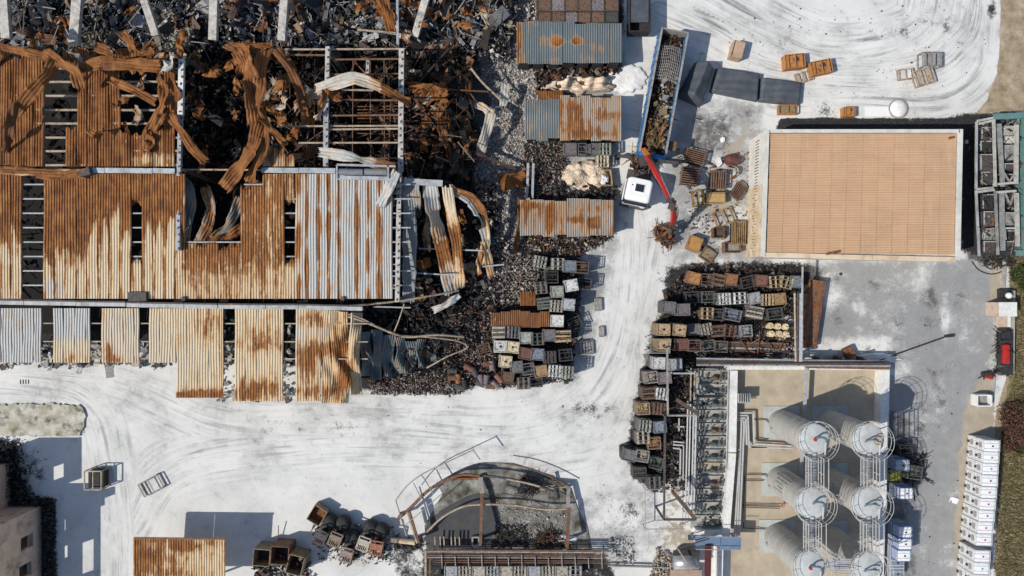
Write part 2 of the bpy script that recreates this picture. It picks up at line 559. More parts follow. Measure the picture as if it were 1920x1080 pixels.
# burnt hall floor, ruined top hall
soot = mx(soot, poly_mask(X, Y, [(-3000,-3000),(960,-3000),(1000,0),(880,120),(905,330),(930,520),(900,560),(1060,600),(1060,700),(960,722),(840,700),(700,735),(560,690),(0,660),(-3000,660)], 10))
soot = mx(soot, .82*poly_mask(X, Y, [(860,0),(1175,-20),(1165,110),(1020,125),(1010,170),(1165,180),(1165,265),(1060,300),(1050,355),(1150,370),(1150,440),(1060,450),(1080,480),(1100,500),(1090,560),(1070,700),(880,700),(880,300)], 9))
soot = mx(soot, .9*poly_mask(X, Y, [(1255,500),(1300,492),(1500,490),(1545,500),(1515,655),(1400,690),(1360,780),(1362,960),(1300,905),(1262,900),(1230,925),(1185,900),(1170,850),(1205,680),(1225,600),(1245,570)], 16))
soot = mx(soot, .75*np.exp(-(((X-1262)/38)**2 + ((Y-520)/32)**2)*1.1))
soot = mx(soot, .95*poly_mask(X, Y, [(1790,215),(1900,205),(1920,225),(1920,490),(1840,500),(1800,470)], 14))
soot = mx(soot, .9*poly_mask(X, Y, [(1462,221),(1835,219),(1840,250),(1450,250)], 3))  # deepens the building's north cast shadow, painted dark into the mask
soot = soot*(1-.92*poly_mask(X, Y, [(925,20),(1012,0),(1012,125),(1005,190),(1000,262),(1062,292),(1052,352),(985,372),(975,560),(925,560),(905,470),(893,330),(902,260),(925,200),(930,110)], 8))
grey = mx(grey, 1.3*poly_mask(X, Y, [(925,20),(1012,0),(1012,125),(1005,190),(1000,262),(1062,292),(1052,352),(985,372),(975,560),(925,560),(905,470),(893,330),(902,260),(925,200),(930,110)], 8))
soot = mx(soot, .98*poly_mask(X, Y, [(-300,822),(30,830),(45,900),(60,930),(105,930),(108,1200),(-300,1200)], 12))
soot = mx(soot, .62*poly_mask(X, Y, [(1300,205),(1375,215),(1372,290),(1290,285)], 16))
tanm = mx(tanm, .55*np.exp(-(((X-1405)/38)**2 + ((Y-250)/45)**2)))
soot = soot + .8*poly_mask(X, Y, [(-300,92),(760,92),(880,100),(885,330),(860,560),(690,562),(690,600),(-300,640)], 5)  # charred hall floor, blackened further to stand in for roof shade
soot = mx(soot, .5*np.exp(-(((X-690)/50)**2 + ((Y-1010)/35)**2)))
soot = mx(soot, .55*np.exp(-(((X-520)/55)**2 + ((Y-1075)/40)**2)))
soot = mx(soot, .55*poly_mask(X, Y, [(700,1020),(800,1010),(830,1100),(780,1120)], 14))
soot = mx(soot, .85*poly_mask(X, Y, [(790,1030),(1140,1035),(1160,1100),(790,1100)], 10))
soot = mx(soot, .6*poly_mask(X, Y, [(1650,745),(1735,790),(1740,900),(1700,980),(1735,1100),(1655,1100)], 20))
for (a, b, c, d, e) in [(1845,350,30,140,.5),(1590,560,60,40,.28),(1745,600,60,40,.35),(1700,640,70,40,.3),(1760,760,30,120,.33),(1400,240,60,40,.28),
                        (540,800,90,28,.34),(640,800,70,35,.3),(470,755,60,18,.25),(1120,770,60,35,.36),(1060,820,80,20,.28),(1180,960,35,40,.42),(1150,1020,60,35,.35),
                        (940,880,40,15,.35),(560,860,80,12,.2),(1690,60,28,16,.45),(1740,45,55,22,.34),(1640,60,40,10,.35),(1775,50,14,24,.4),(1545,205,30,22,.5),
                        (1310,140,20,50,.3),(1260,560,16,30,.5),(300,800,50,12,.22),(1860,20,14,30,.6),(760,890,25,20,.25),(900,760,40,10,.2),(420,985,40,14,.28),(1570,600,22,30,.42),(1640,540,30,22,.36),(1690,600,26,34,.38),(1745,560,26,30,.42),(1620,650,40,12,.4),(1760,700,40,26,.36),(1730,760,26,40,.42),(1560,520,26,18,.4),(1800,560,20,40,.4),(1290,420,24,40,.4),(1400,215,36,14,.42),(1350,400,40,16,.4),(60,880,40,40,.6),
                        (1130,500,14,60,.25),(1590,100,90,8,.22),(1480,50,60,12,.2),(1660,130,60,14,.26),(1560,30,60,8,.2),(1740,100,20,50,.25)]:
    soot = mx(soot, min(.62, 1.3*e)*np.exp(-((X-a)/c)**2 - ((Y-b)/d)**2))
# asphalt to the right
grey = mx(grey, poly_mask(X, Y, [(1690,500),(1830,470),(1890,480),(1890,560),(1865,700),(1850,760),(1820,1400),(1650,1400),(1660,700),(1700,680),(1700,620)], 40))
grey = mx(grey, .92*poly_mask(X, Y, [(1515,488),(1810,480),(1810,700),(1520,690)], 20))
grey = mx(grey, .72*poly_mask(X, Y, [(1262,490),(1240,300),(1290,180),(1440,190),(1440,500)], 24))
grey = mx(grey, .55*poly_mask(X, Y, [(1080,920),(1240,900),(1260,1040),(1060,1080)], 26))
grey = mx(grey, .16*poly_mask(X, Y, [(-300,680),(1200,740),(1240,940),(760,900),(-300,770)], 40))
for (a, b, c, d, e) in [(1460,200,130,15,.35),(1640,60,200,50,.2),(1690,170,60,30,.22)]:
    grey = mx(grey, e*np.exp(-((X-a)/c)**2 - ((Y-b)/d)**2))
for (a, b, c, d, e) in [(1728,520,22,30,.9),(1772,600,8,40,.8),(1560,560,22,22,.7),(1610,648,70,14,.9),(1540,655,36,16,.9),(1610,575,14,14,.7),(1690,520,14,22,.4)]:
    grey = grey*(1 - e*np.exp(-((X-a)/c)**2 - ((Y-b)/d)**2))
# soil and grass along the right edge
soil = mx(soil, poly_mask(X, Y, [(1872,-3000),(1876,70),(1868,140),(1850,190),(1832,212),(1920,208),(12000,215),(12000,-3000)], 7))
verge = [(1890,470),(1893,560),(1889,700),(1868,770),(1862,835),(1872,870),(1855,1400),(1850,9000),(12000,9000),(12000,215),(1925,205),(1915,470)]
soil = mx(soil, poly_mask(X, Y, verge, 6))
grassm = poly_mask(X, Y, [(1886,480),(1890,700),(1880,770),(1876,835),(1866,1400),(1870,9000),(12000,9000),(12000,200),(1925,200)], 12)
tanm = mx(tanm, poly_mask(X, Y, [(1812,760),(1845,700),(1862,700),(1866,900),(1845,1400),(1775,1400),(1795,900)], 12))
tanm = mx(tanm, .8*poly_mask(X, Y, [(1852,490),(1885,490),(1885,560),(1860,600),(1855,560)], 8))
tanm = mx(tanm, .55*poly_mask(X, Y, [(1240,890),(1300,900),(1310,1100),(1230,1100)], 12))
tanm = mx(tanm, .5*np.exp(-(((X-1370)/60)**2 + ((Y-390)/80)**2)))
tanm = mx(tanm, .4*np.exp(-(((X-1370)/45)**2 + ((Y-275)/45)**2)))

grey = mx(grey, .75*poly_mask(X, Y, [(-400,-400),(960,-400),(960,86),(-400,86)], 6)); grey = mx(grey, .7*poly_mask(X, Y, [(860,90),(1170,100),(1160,470),(1090,720),(860,735),(690,720),(690,690),(850,650)], 14))
soot = soot*(1-.75*np.exp(-((X-1474)/20)**2 - ((Y-628)/34)**2))
soot = soot - .9*poly_mask(X, Y, [(925,20),(1012,0),(1012,125),(1005,190),(1000,262),(1062,292),(1052,352),(985,372),(975,560),(925,560),(905,470),(893,330),(902,260),(925,200),(930,110)], 8)
# wheel tracks: u across, v along each driven line
paths = [
    ([(-400,700),(60,715),(180,760),(215,860),(235,1000),(240,1400)], 55),
    ([(-400,690),(150,700),(420,790),(700,800),(950,815),(1090,770),(1165,660),(1190,480),(1175,300)], 75),
    ([(230,1000),(330,870),(600,830),(900,830),(1050,800),(1140,720),(1185,600),(1215,440)], 60),
    ([(1235,20),(1330,60),(1440,120),(1600,140),(1720,130),(1790,90),(1830,0),(1840,-400)], 70),
    ([(1240,-60),(1420,40),(1560,95),(1720,60),(1760,-40)], 60),
    ([(1450,190),(1600,185),(1760,190),(1840,140),(1858,40),(1860,-300)], 38),
    ([(1740,1400),(1745,900),(1770,700),(1790,520)], 60),
    ([(1180,560),(1200,700),(1150,830),(1000,870)], 46),
]
flow = np.zeros(X.shape+(3,)); track = np.zeros(X.shape)
for k, (p, w) in enumerate(paths):
    if k in (3, 4, 5): pass
    d, sgn, arc = seg_dist(X, Y, smooth_px(p, 14))
    wgt = np.clip(1.25*(1 - d/(w*1.35)), 0, 1)**0.7
    m = wgt > track
    track = np.where(m, wgt, track)
    flow[..., 0] = np.where(m, sgn/20 + k*37, flow[..., 0]); flow[..., 1] = np.where(m, arc/20, flow[..., 1])
track = track*np.clip(1-soot*1.2, 0, 1)
yardtr = poly_mask(X, Y, [(1235,-400),(1862,-400),(1860,130),(1800,200),(1400,170),(1290,60)], 30)
track = track*(0.72 + 0.4*yardtr)

GXw = (X-960)/20; GYw = (540-Y)/20
hz = np.zeros(X.shape)
V = np.stack([GXw, GYw, hz], -1).reshape(-1, 3)
# rows run down in Y -> flip faces so normals look up
F = grid_faces(len(gy), len(gx))[:, ::-1]
t = NT('site_ground')
p = t.pos()
a_soot_shade, a_grey, a_soil, a_grass, a_tan, a_tr = [t.attr(n) for n in ('soot', 'grey', 'soil', 'grassm', 'tanm', 'track')]
fl = t.attr('flow', 'Vector')
nb = t.noise(p, 0.22, 7, 0.62); nm = t.noise(p, 1.1, 6, 0.65); nf = t.noise(p, 5.5, 5, 0.7); nd = t.noise(p, 0.55, 8, 0.75, 0.9)
cent = lambda n, k: t.m('MULTIPLY', t.m('SUBTRACT', n, 0.5), k)
powder = t.mix(t.step(nb, .35, .65), (0.665, 0.665, 0.64), (0.56, 0.56, 0.54))
powder = t.mix(t.m('MULTIPLY', t.step(nm, .5, .72), .38), powder, (0.46, 0.465, 0.45))
powder = t.mix(t.m('MULTIPLY', t.step(nf, .52, .75), .22), powder, (0.40, 0.405, 0.40))
powder = t.mix(t.m('MULTIPLY', t.step(nd, .59, .68), .30), powder, (0.34, 0.35, 0.34))
# soft streaks of driven powder
s1 = t.noise(t.map(fl, (2.6, 0.10, 1)), 1.0, 5, 0.65, 0.25)
s2 = t.noise(t.map(fl, (7.5, 0.30, 1)), 1.0, 4, 0.6, 0.3)
brk = t.noise(t.map(fl, (0.5, 0.28, 1)), 1.0, 4, 0.6)
stk = t.m('MULTIPLY', t.step(s1, .48, .64), t.step(brk, .38, .60))
powder = t.mix(t.m('MULTIPLY', t.m('MULTIPLY', stk, a_tr), .9), powder, (0.22, 0.225, 0.22))
stk2 = t.m('MULTIPLY', t.step(s2, .52, .66), t.step(nb, .4, .62))
powder = t.mix(t.m('MULTIPLY', t.m('MULTIPLY', stk2, a_tr), .62), powder, (0.32, 0.325, 0.32))
stk3 = t.m('MULTIPLY', t.step(t.m('SUBTRACT', 1.0, s1), .52, .68), a_tr)
powder = t.mix(t.m('MULTIPLY', stk3, .5), powder, (0.76, 0.755, 0.735))
asph = t.mix(t.step(nm, .3, .7), (0.245, 0.25, 0.25), (0.31, 0.31, 0.305))
asph = t.mix(t.m('MULTIPLY', t.step(nf, .5, .8), .4), asph, (0.16, 0.16, 0.16))
kn = t.m('ADD', cent(nb, 1.9), t.m('ADD', cent(nm, 1.5), cent(nf, 0.6)))
col = t.mix(t.step(t.m('ADD', a_grey, kn), .12, .98), powder, asph)
tanc = t.mix(t.step(nm, .3, .7), (0.42, 0.36, 0.28), (0.33, 0.29, 0.23))
col = t.mix(t.step(t.m('ADD', a_tan, kn), .35, .65), col, tanc)
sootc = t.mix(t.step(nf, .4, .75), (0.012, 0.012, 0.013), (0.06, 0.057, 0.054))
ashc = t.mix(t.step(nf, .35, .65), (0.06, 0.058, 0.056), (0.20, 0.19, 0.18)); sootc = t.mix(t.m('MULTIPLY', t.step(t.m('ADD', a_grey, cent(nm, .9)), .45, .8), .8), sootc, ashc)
sootc = t.mix(t.step(a_soot_shade, 1.15, 1.5), sootc, (0.008, 0.0075, 0.007))  # floor under the hall roof goes near black, shade painted over char
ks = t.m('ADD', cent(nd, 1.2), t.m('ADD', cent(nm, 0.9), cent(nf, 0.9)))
col = t.mix(t.m('MULTIPLY', t.step(t.m('ADD', a_soot_shade, ks), .36, .74), .985), col, sootc)
soilc = t.ramp(nm, [(.3, (0.20, 0.15, 0.095)), (.5, (0.33, 0.265, 0.18)), (.7, (0.43, 0.37, 0.28))])
soilc = t.mix(t.m('MULTIPLY', t.step(nf, .5, .75), .5), soilc, (0.14, 0.105, 0.07))
col = t.mix(t.step(t.m('ADD', a_soil, t.m('MULTIPLY', kn, .5)), .4, .6), col, soilc)
grc = t.ramp(nd, [(.3, (0.055, 0.06, 0.02)), (.5, (0.11, 0.095, 0.038)), (.65, (0.20, 0.155, 0.075))])
col = t.mix(t.m('MULTIPLY', t.step(t.m('ADD', a_grass, kn), .5, .8), .85), col, grc)
hgt = t.m('ADD', t.m('MULTIPLY', nm, .5), t.m('ADD', t.m('MULTIPLY', nf, .35), t.m('MULTIPLY', t.m('MULTIPLY', s1, a_tr), .6)))
t.out(col, 0.92, 0, hgt, 0.35, 0.12, 0.15)
M_GROUND = t.mat
r1 = lambda a: a.reshape(-1)
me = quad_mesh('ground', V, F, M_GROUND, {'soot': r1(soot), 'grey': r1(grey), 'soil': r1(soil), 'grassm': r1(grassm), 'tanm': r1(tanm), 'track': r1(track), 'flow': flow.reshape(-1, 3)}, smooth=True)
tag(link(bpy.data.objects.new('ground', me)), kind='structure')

# common materials
M_WHITE = mat_plain('white_paint', (0.74, 0.74, 0.72), (0.62, 0.61, 0.58), 3, 0.6, dirt=.45, dirtc=(.2,.18,.15))
M_BEAM = mat_plain('pale_scorched_beam', (0.56, 0.54, 0.50), (0.38, 0.36, 0.33), 3, 0.8, dirt=.8, dirtc=(.07,.06,.05), dscale=1.6)
M_STEEL = mat_plain('galvanised_steel', (0.42, 0.43, 0.44), (0.30, 0.31, 0.33), 4, 0.45, dirt=.5, rust=.15)
M_DARKSTEEL = mat_plain('burnt_dark_steel', (0.09, 0.085, 0.085), (0.05, 0.045, 0.045), 4, 0.7, rust=.35)
M_RUST = mat_plain('rusty_steel', (0.17, 0.075, 0.035), (0.09, 0.04, 0.022), 3, 0.85, rust=.8)
M_RUSTB = mat_plain('brown_rust_steel', (0.22, 0.13, 0.085), (0.12, 0.075, 0.055), 3, 0.85, rust=.45)
M_PURLIN = mat_plain('purlin_steel', (0.45, 0.39, 0.30), (0.30, 0.22, 0.15), 3, 0.7, dirt=.5, rust=.3)
M_CONC = mat_plain('old_concrete', (0.40, 0.385, 0.35), (0.28, 0.27, 0.24), 1.6, 0.9, dirt=.6, dirtc=(.1,.09,.07))
M_MOSS = mat_plain('mossy_concrete', (0.56, 0.54, 0.48), (0.32, 0.30, 0.21), 1.2, 0.95, dirt=1.0, dirtc=(.055,.055,.03), dscale=1.1)
M_BLACK = mat_plain('charred_black', (0.022, 0.022, 0.024), (0.045, 0.043, 0.043), 3, 0.8)
M_SOOTWALL = mat_plain('soot_stained_render', (0.64, 0.47, 0.36), (0.54, 0.40, 0.31), 1.2, 0.9, dirt=.8, dirtc=(.035,.03,.03), dscale=.55)
M_GLASSDARK = mat_plain('dark_glass', (0.02, 0.025, 0.03), (0.03, 0.035, 0.04), 3, 0.12, dirt=.1, spec=.6)
M_RUBBER = mat_plain('black_rubber', (0.025, 0.025, 0.025), (0.035, 0.033, 0.03), 6, 0.8)
M_SCORCH = mat_objcol('scorched_paint', .56, .28)
M_SCORCH_L = mat_objcol('lightly_soiled_paint', .12, .08, 0.55, (0.12, 0.11, 0.10))
M_CLEAN = mat_objcol('plain_paint', .0, .0, 0.5, (0.15, 0.15, 0.15))
M_CAGE = mat_objcol('cage_steel', .35, .35, .6)
# ------------------------------------------------------------------ burnt warehouse (roofs, frame, peeled sheets)
ware = empty('warehouse', W(380, 330, 0), 0, 'huge burnt-out warehouse with rusty corrugated roof, torn open and collapsed on its east side', 'warehouse')

def roof_z(kind, py):
    if kind == 'north': return 6.4 + 1.6*np.clip((py-85)/235, 0, 1)
    if kind == 'south': return 8.0 - 1.6*np.clip((py-322)/242, 0, 1)
    if kind == 'lean': return 5.2 - 1.0*np.clip((py-575)/180, 0, 1.2)

def rust_north(px, py):
    r = 0.95 - 0.5*sstep(px, 210, 330)*sstep(py, 262, 300)
    r = r + blobs(px, py, [(262,300,40,14,-.3), (215,60,30,20,0)])
    r = np.where(px > 485, .62 - .2*sstep(py, 285, 315), r)
    return r
def rust_south(px, py):
    yb = np.interp(px, [0, 60, 80, 165, 170, 215, 320, 340, 345, 460, 500], [455, 455, 475, 482, 455, 420, 440, 440, 520, 520, 480])
    ph = (px % 20.5)/20.5
    sh_ = np.floor((px+61.5)/20.5); hf_ = np.floor((px+61.5)/6.83)
    yb = yb + 20*np.sin(sh_*2.7+1) + 13*np.sin(hf_*4.1)
    r = 0.93 - 0.70*sstep(py, yb-34, yb+26)
    r = r + 0.30*(np.abs(ph-.5) > .36)*sstep(py, yb-10, yb+30)          # rusty laps between sheets
    r = r - .45*(np.abs(ph-.55) < .2)*sstep(px, 165, 180)*(1-sstep(px, 325, 335))*sstep(py, 395, 440)
    r = np.where((px > 340) & (px < 500), .70 - .28*sstep(py, 470, 545), r)
    r = np.where((px >= 500) & (px < 556), .58 - .25*sstep(py, 480, 520), r)
    st = np.full(px.shape, .06)
    for c, w, a in [(575,4,.85),(597,4,.6),(616,4,.8),(635,3.5,.62),(669,4,.85),(690,4,.6),(711,5,.85),(560,5,.6),(648,2,.2),(728,2,.15)]:
        st = st + a*np.exp(-((px-c)/w)**2)*(1 + .35*np.sin(py/17 + c))
    st = st + blobs(px, py, [(616,420,5,22,.6),(597,410,6,22,.5),(635,392,5,22,.5)])
    r = np.where(px >= 556, st, r)
    return r
def tone_south(px, py):
    return np.clip(sstep(px, 540, 575) + .9*np.exp(-((px-98)/22)**2 - ((py-538)/16)**2) + .35*sstep(py, 545, 562), 0, 1)
def rust_lean(px, py):
    return blobs(px, py, [(395,600,30,22,.42),(385,628,30,18,.3),(205,662,14,22,.55),(225,675,30,10,.3),(150,668,26,14,.30),(130,680,20,10,.22),
        (340,742,60,13,.62),(400,742,40,13,.55),(490,645,50,18,.42),(490,620,50,14,.22),(486,728,50,22,.62),(500,600,40,10,.15),(470,740,20,14,.3),(100,640,150,60,-.05),
        (585,600,30,18,.5),(600,655,45,22,.5),(575,690,20,30,.55),(640,640,20,60,.42),(600,735,60,22,.45),(650,700,20,40,.45),(400,690,30,40,.12)], .10)
def tone_lean(px, py):
    return np.clip(1-sstep(px, 82, 100) + (1-sstep(py, 622, 650))*(px > 95)*(px < 172) + .35*blobs(px, py, [(230,600,40,20,1),(560,640,14,60,1.6),(600,612,24,20,1.2),(220,640,90,60,.7),(300,690,60,60,.5),(380,690,40,30,.4)]), 0, 1)

def hole_north(px, py):
    if px > 345 and px < 488: return True
    if px >= 488 and py < 268 + 0.018*(px-505)**2*1.0: return True
    if px > 568: return True
    if py < 96 + 6*math.sin(px*.07) + 5*math.sin(px*.23): return True
    if 77 < px < 139 - 10*(py > 240) and 128 < py < 311: return True
    if 218 < px < 298 - max(0, (px-250))*0.0 and 132 < py < 247 + 5*math.sin(px*.4): return True
    if 335 < px < 488: return True
    return False
def hole_south(px, py):
    if 50 < px < 73 and 330 < py < 552: return True
    if 252 < px < 273 and 381 < py < 480: return True
    if 533 < px < 552 and 385 < py < 484: return True
    if 338 < px < 458 and py < 452 + 6*math.sin(px*.12): return True
    if 458 <= px < 488 and py < 352 - (px-458)*.6 and py < 350: return True
    if 300 < px < 342 and py < 322: return True
    if 590 < px < 640 and False: return True
    return False

def roof(kind, x0, x1, y0, y1, wpx, hole, rf, tf, parent, skew=0.0, gaps=()):
    step = 6.0
    x = x0; i = 0
    while x < x1 - 2:
        w = min(wpx, x1-x)
        xm = x + w/2
        ys = np.arange(y0, y1+.1, step)
        runs, cur = [], []
        for y in ys:
            if hole(xm, y):
                if len(cur) > 2: runs.append(cur)
                cur = []
            else: cur.append(y)
        if len(cur) > 2: runs.append(cur)
        for rr in runs:
            ry = np.array(rr, float)
            top_cut, bot_cut = rr[0] > y0+1, rr[-1] < y1-6
            if top_cut: ry[0] -= rng.uniform(-3, 6)
            if bot_cut: ry[-1] += rng.uniform(-3, 6)
            nr = max(2, int(round(w/5.1)))
            m = nr*5 + 1
            u = np.linspace(0, 1, m)
            gap = rng.uniform(.1, 1.2) + (rng.uniform(1, 2.6) if rng.uniform() < .14 else 0)
            lean = rng.normal(0, .7) + skew
            tt = (ry-y0)/(y1-y0)
            px = (x + gap/2) + (w - gap + .7)*u[None, :] + lean*(tt[:, None]-.5) + 0.5*np.sin(tt[:, None]*7 + x)
            py = np.broadcast_to(ry[:, None], px.shape).copy()
            if top_cut: py[0] += 3*np.sin(u*9 + x) 
            if bot_cut: py[-1] += 3*np.sin(u*8 + x)
            z = roof_z(kind, ry)[:, None] + rib(u, nr, .055)[None, :] + rng.normal(0, .012) + .03*np.sin(tt[:, None]*11 + x*.7) + (i % 2)*.006
            if kind == 'north' : z = z + .10*np.sin(tt[:, None]*5 + x*.13)*np.sin(u[None, :]*3.1) 
            # dents near torn ends
            if bot_cut: z = z - .5*np.clip((ry-ry[-1]+14)/14, 0, 1)[:, None]**2
            if top_cut and kind != 'north': z = z - .5*np.clip((ry[0]+14-ry)/14, 0, 1)[:, None]**2
            s = (HC - z)/HC
            V = np.stack([(px-960)/20*s, (540-py)/20*s, z], -1)
            sheet_obj('roof_sheet', V, rf(px, py), tf(px, py), parent, w/20)
        x += wpx; i += 1

zero = lambda a, b: np.zeros(np.broadcast(a, b).shape)
roof('north', -62, 570, 90, 316, 20.5, hole_north, rust_north, lambda a, b: .3*(np.asarray(a) > 485)*np.ones(np.broadcast(a, b).shape), ware)
roof('south', -62, 735, 326, 562, 20.5, hole_south, rust_south, tone_south, ware)
for (a, b, c) in [(-60, 78, 683), (99, 169, 684), (190, 261, 684), (279, 330, 685), (330, 419, 751), (440, 531, 754), (554, 601, 757)]:
    roof('lean', a, b, 578, c, 20.5 if a > -10 else 20.5, lambda x, y: False, rust_lean, tone_lean, ware)
# crumpled end of the lean-to
def crumple_sheet(x0, x1, y0, y1, rf, tf, amp, drop, dark=0.0, cut=None, zfun=None, nr=5):
    n = int((y1-y0)/4); m = nr*5+1
    u = np.linspace(0, 1, m); ry = np.linspace(y0, y1, n)
    px = np.broadcast_to(x0 + (x1-x0)*u[None, :], (n, m)).copy(); py = np.broadcast_to(ry[:, None], (n, m)).copy()
    tt = (ry[:, None]-y0)/(y1-y0)
    if cut: py = y0 + (py-y0)*cut(px)
    px = px + 3*np.sin(tt*6+x0)
    z = (zfun(px, py) if zfun is not None else roof_z('lean', py)) + rib(u, nr, .06)[None, :]
    z = z + amp*np.sin(px*.16 + 2.5*np.sin(py*.05))*(.3+tt) + amp*.6*np.sin(py*.11 + px*.05) - drop*sstep(px, x0 + (x1-x0)*.2, x1+20)*.9
    z = np.maximum(z, .15)
    s = (HC-z)/HC
    V = np.stack([(px-960)/20*s, (540-py)/20*s, z], -1)
    return sheet_obj('roof_sheet', V, rf(px, py), tf(px, py), ware, (x1-x0)/20, dark)
for (a, b, dz, am, nr_) in [(600, 621, .15, .13, 5), (620, 640, .4, .2, 5), (639, 656, .8, .3, 4), (655, 677, 1.7, .36, 5)]:
    crumple_sheet(a, b, 580 + (a-600)*.12, 756-16*(a > 650), rust_lean, tone_lean, am, dz, nr=nr_)
for k, (a, b, y0, y1) in enumerate([(676,697,622,705),(697,718,618,712),(718,741,628,706),(741,760,632,700),(760,782,640,700),(782,800,636,690),(800,822,640,694)]):
    crumple_sheet(a, b, y0, y1, lambda x, y: .10 + 0*x, lambda x, y: 1.9 + 0*x, .30, .3, .12, zfun=lambda x, y: 3.4 - .018*(x-676) - .012*(y-620), nr=5)

# ridge caps, gutters
b = MB()
def pbox(b, x0, y0, x1, y1, z, w, h=.12, m=0):      # a straight member between two photograph points at height z (or z pair)
    z0, z1 = z if isinstance(z, tuple) else (z, z)
    b.beam(W(x0, y0, z0), W(x1, y1, z1), w, h, m)
    return b
M_CAP = mat_plain('pale_ridge_metal', (0.46, 0.50, 0.53), (0.33, 0.35, 0.37), 3, 0.55, dirt=.6, rust=.1)
for x0, x1, dy in [(174,196,0),(197,286,1),(287,328,2),(490,560,0),(561,629,1)]:
    c_ = MB(); pbox(c_, x0, 319+dy*.5, x1, 320+dy*.5, 8.12, .42, .10); c_.build('ridge_cap', M_CAP, ware)
for x0, x1, y0, y1 in [(-60,45,563,565),(46,143,565,566.5),(144,236,567,568),(238,345,569,571),(346,408,571,572),(410,498,572,573),(499,560,573,573),(561,680,573,576)]:
    c_ = MB(); pbox(c_, x0, y0+3, x1, y1+3, 5.5, .34, .16); c_.build('gutter', M_CAP, ware)
    c_ = MB(); pbox(c_, x0, y0-2, x1, y1-2, 6.15, .14, .3); c_.build('fascia_board', M_DARKSTEEL, ware)
ribbon([(-20,318,8.3),(60,322,8.35),(160,327,8.2)], .75, ware, .75, .2, (0, .25, .1))
ribbon([(70,330,8.2),(110,333,8.3),(165,324,8.4)], .45, ware, .98, 0, (.4, .1, .5))
c_ = MB(); c_.box(W(161, 323, 8.4), (.8, .6, .35), .3); c_.build('crumpled_flashing', M_DARKSTEEL, ware)
c_ = MB(); c_.box(W(259, 556, 6.6), (1.5, .75, .35), 0); c_.build('crumpled_flashing', M_DARKSTEEL, ware)

# purlins and rafters
for py in range(128, 316, 26):
    z = float(roof_z('north', py)) - .16
    c_ = MB(); pbox(c_, -60, py, 342, py + rng.uniform(-1, 1), z, .16, .14); c_.build('purlin', M_PURLIN, ware)
for py in range(346, 560, 27):
    z = float(roof_z('south', py)) - .16
    c_ = MB(); pbox(c_, -60, py, 338, py, z, .11, .12); c_.build('purlin', M_STEEL, ware)
    c_ = MB(); pbox(c_, (458 if py < 452 else 338), py, 770, py, z, .11, .12); c_.build('purlin', M_STEEL, ware)
for py in (606, 640, 672):
    z = float(roof_z('lean', py)) - .16
    c_ = MB(); pbox(c_, -60, py, 690, py+1, z, .10, .12); c_.build('purlin', M_PURLIN, ware)
c_ = MB(); pbox(c_, 330, 740, 640, 742, 4.0, .10, .12); c_.build('purlin', M_PURLIN, ware)
# east half: bare frame
for py, x0, x1 in [(93,520,760),(103,535,615),(112,620,755),(140,615,760),(187,610,755),(217,617,752),(237,520,760),(243,612,752),(268,560,756),(295,615,752),(168,640,700),(318,335,490)]:
    c_ = MB(); pbox(c_, x0, py, x1, py + rng.uniform(-2, 3), (6.9, 6.7), .13, .12); c_.build('purlin', M_RUSTB if rng.uniform() < .5 else M_PURLIN, ware)
for px_ in (590, 662, 694, 720):
    c_ = MB(); pbox(c_, px_, 110, px_ + rng.uniform(-2, 2), 316, 4.6, .06, .06); c_.build('tie_rod', M_RUSTB, ware)
for py in (200, 206, 212, 222, 229, 250):
    c_ = MB(); pbox(c_, 670, py, 745, py + rng.uniform(-2, 2), 3.4, .07, .07); c_.build('tie_rod', M_RUST, ware)
for x0, y0, x1, y1, w, z, M in [(615,88,613,170,.34,7.2,M_BEAM),(612,185,611,316,.40,7.1,M_STEEL),(753,92,751,322,.42,7.2,M_BEAM),(749,322,745,566,.36,7.1,M_BEAM),
                               (341,112,339,215,.42,8.3,M_WHITE),(339,215,336,330,.30,7.9,M_STEEL),(337,330,334,470,.34,7.4,M_STEEL),(690,113,689,140,.26,6.6,M_BEAM)]:
    c_ = MB(); pbox(c_, x0, y0, x1, y1, z, w, .3)
    # bolts and cleats along the flange
    L = math.hypot(x1-x0, y1-y0)
    for q in np.arange(6, L-4, 13):
        f = q/L; px_, py_ = x0+(x1-x0)*f, y0+(y1-y0)*f
        c_.box(W(px_+rng.uniform(-1.5, 1.5), py_, z+.17), (.2, .12, .06), rng.uniform(0, 2), 1)
    c_.build('rafter', [M, M_DARKSTEEL], ware)
for px_, py_ in [(342,105),(342,318),(614,95),(612,318),(751,95),(748,330),(746,560),(340,560),(640,560)]:
    c_ = MB(); p0 = W(px_, py_, 7); c_.beam((p0.x, p0.y, 0), (p0.x, p0.y, 6.7), .3, .3); c_.build('column', M_DARKSTEEL, ware)
for py in range(100, 560, 22):        # short ladder ties beside the east rafter
    if py > 330:
        c_ = MB(); pbox(c_, 736, py, 746, py + rng.uniform(-2, 2), 6.7, .08, .08); c_.build('cleat', M_STEEL, ware)

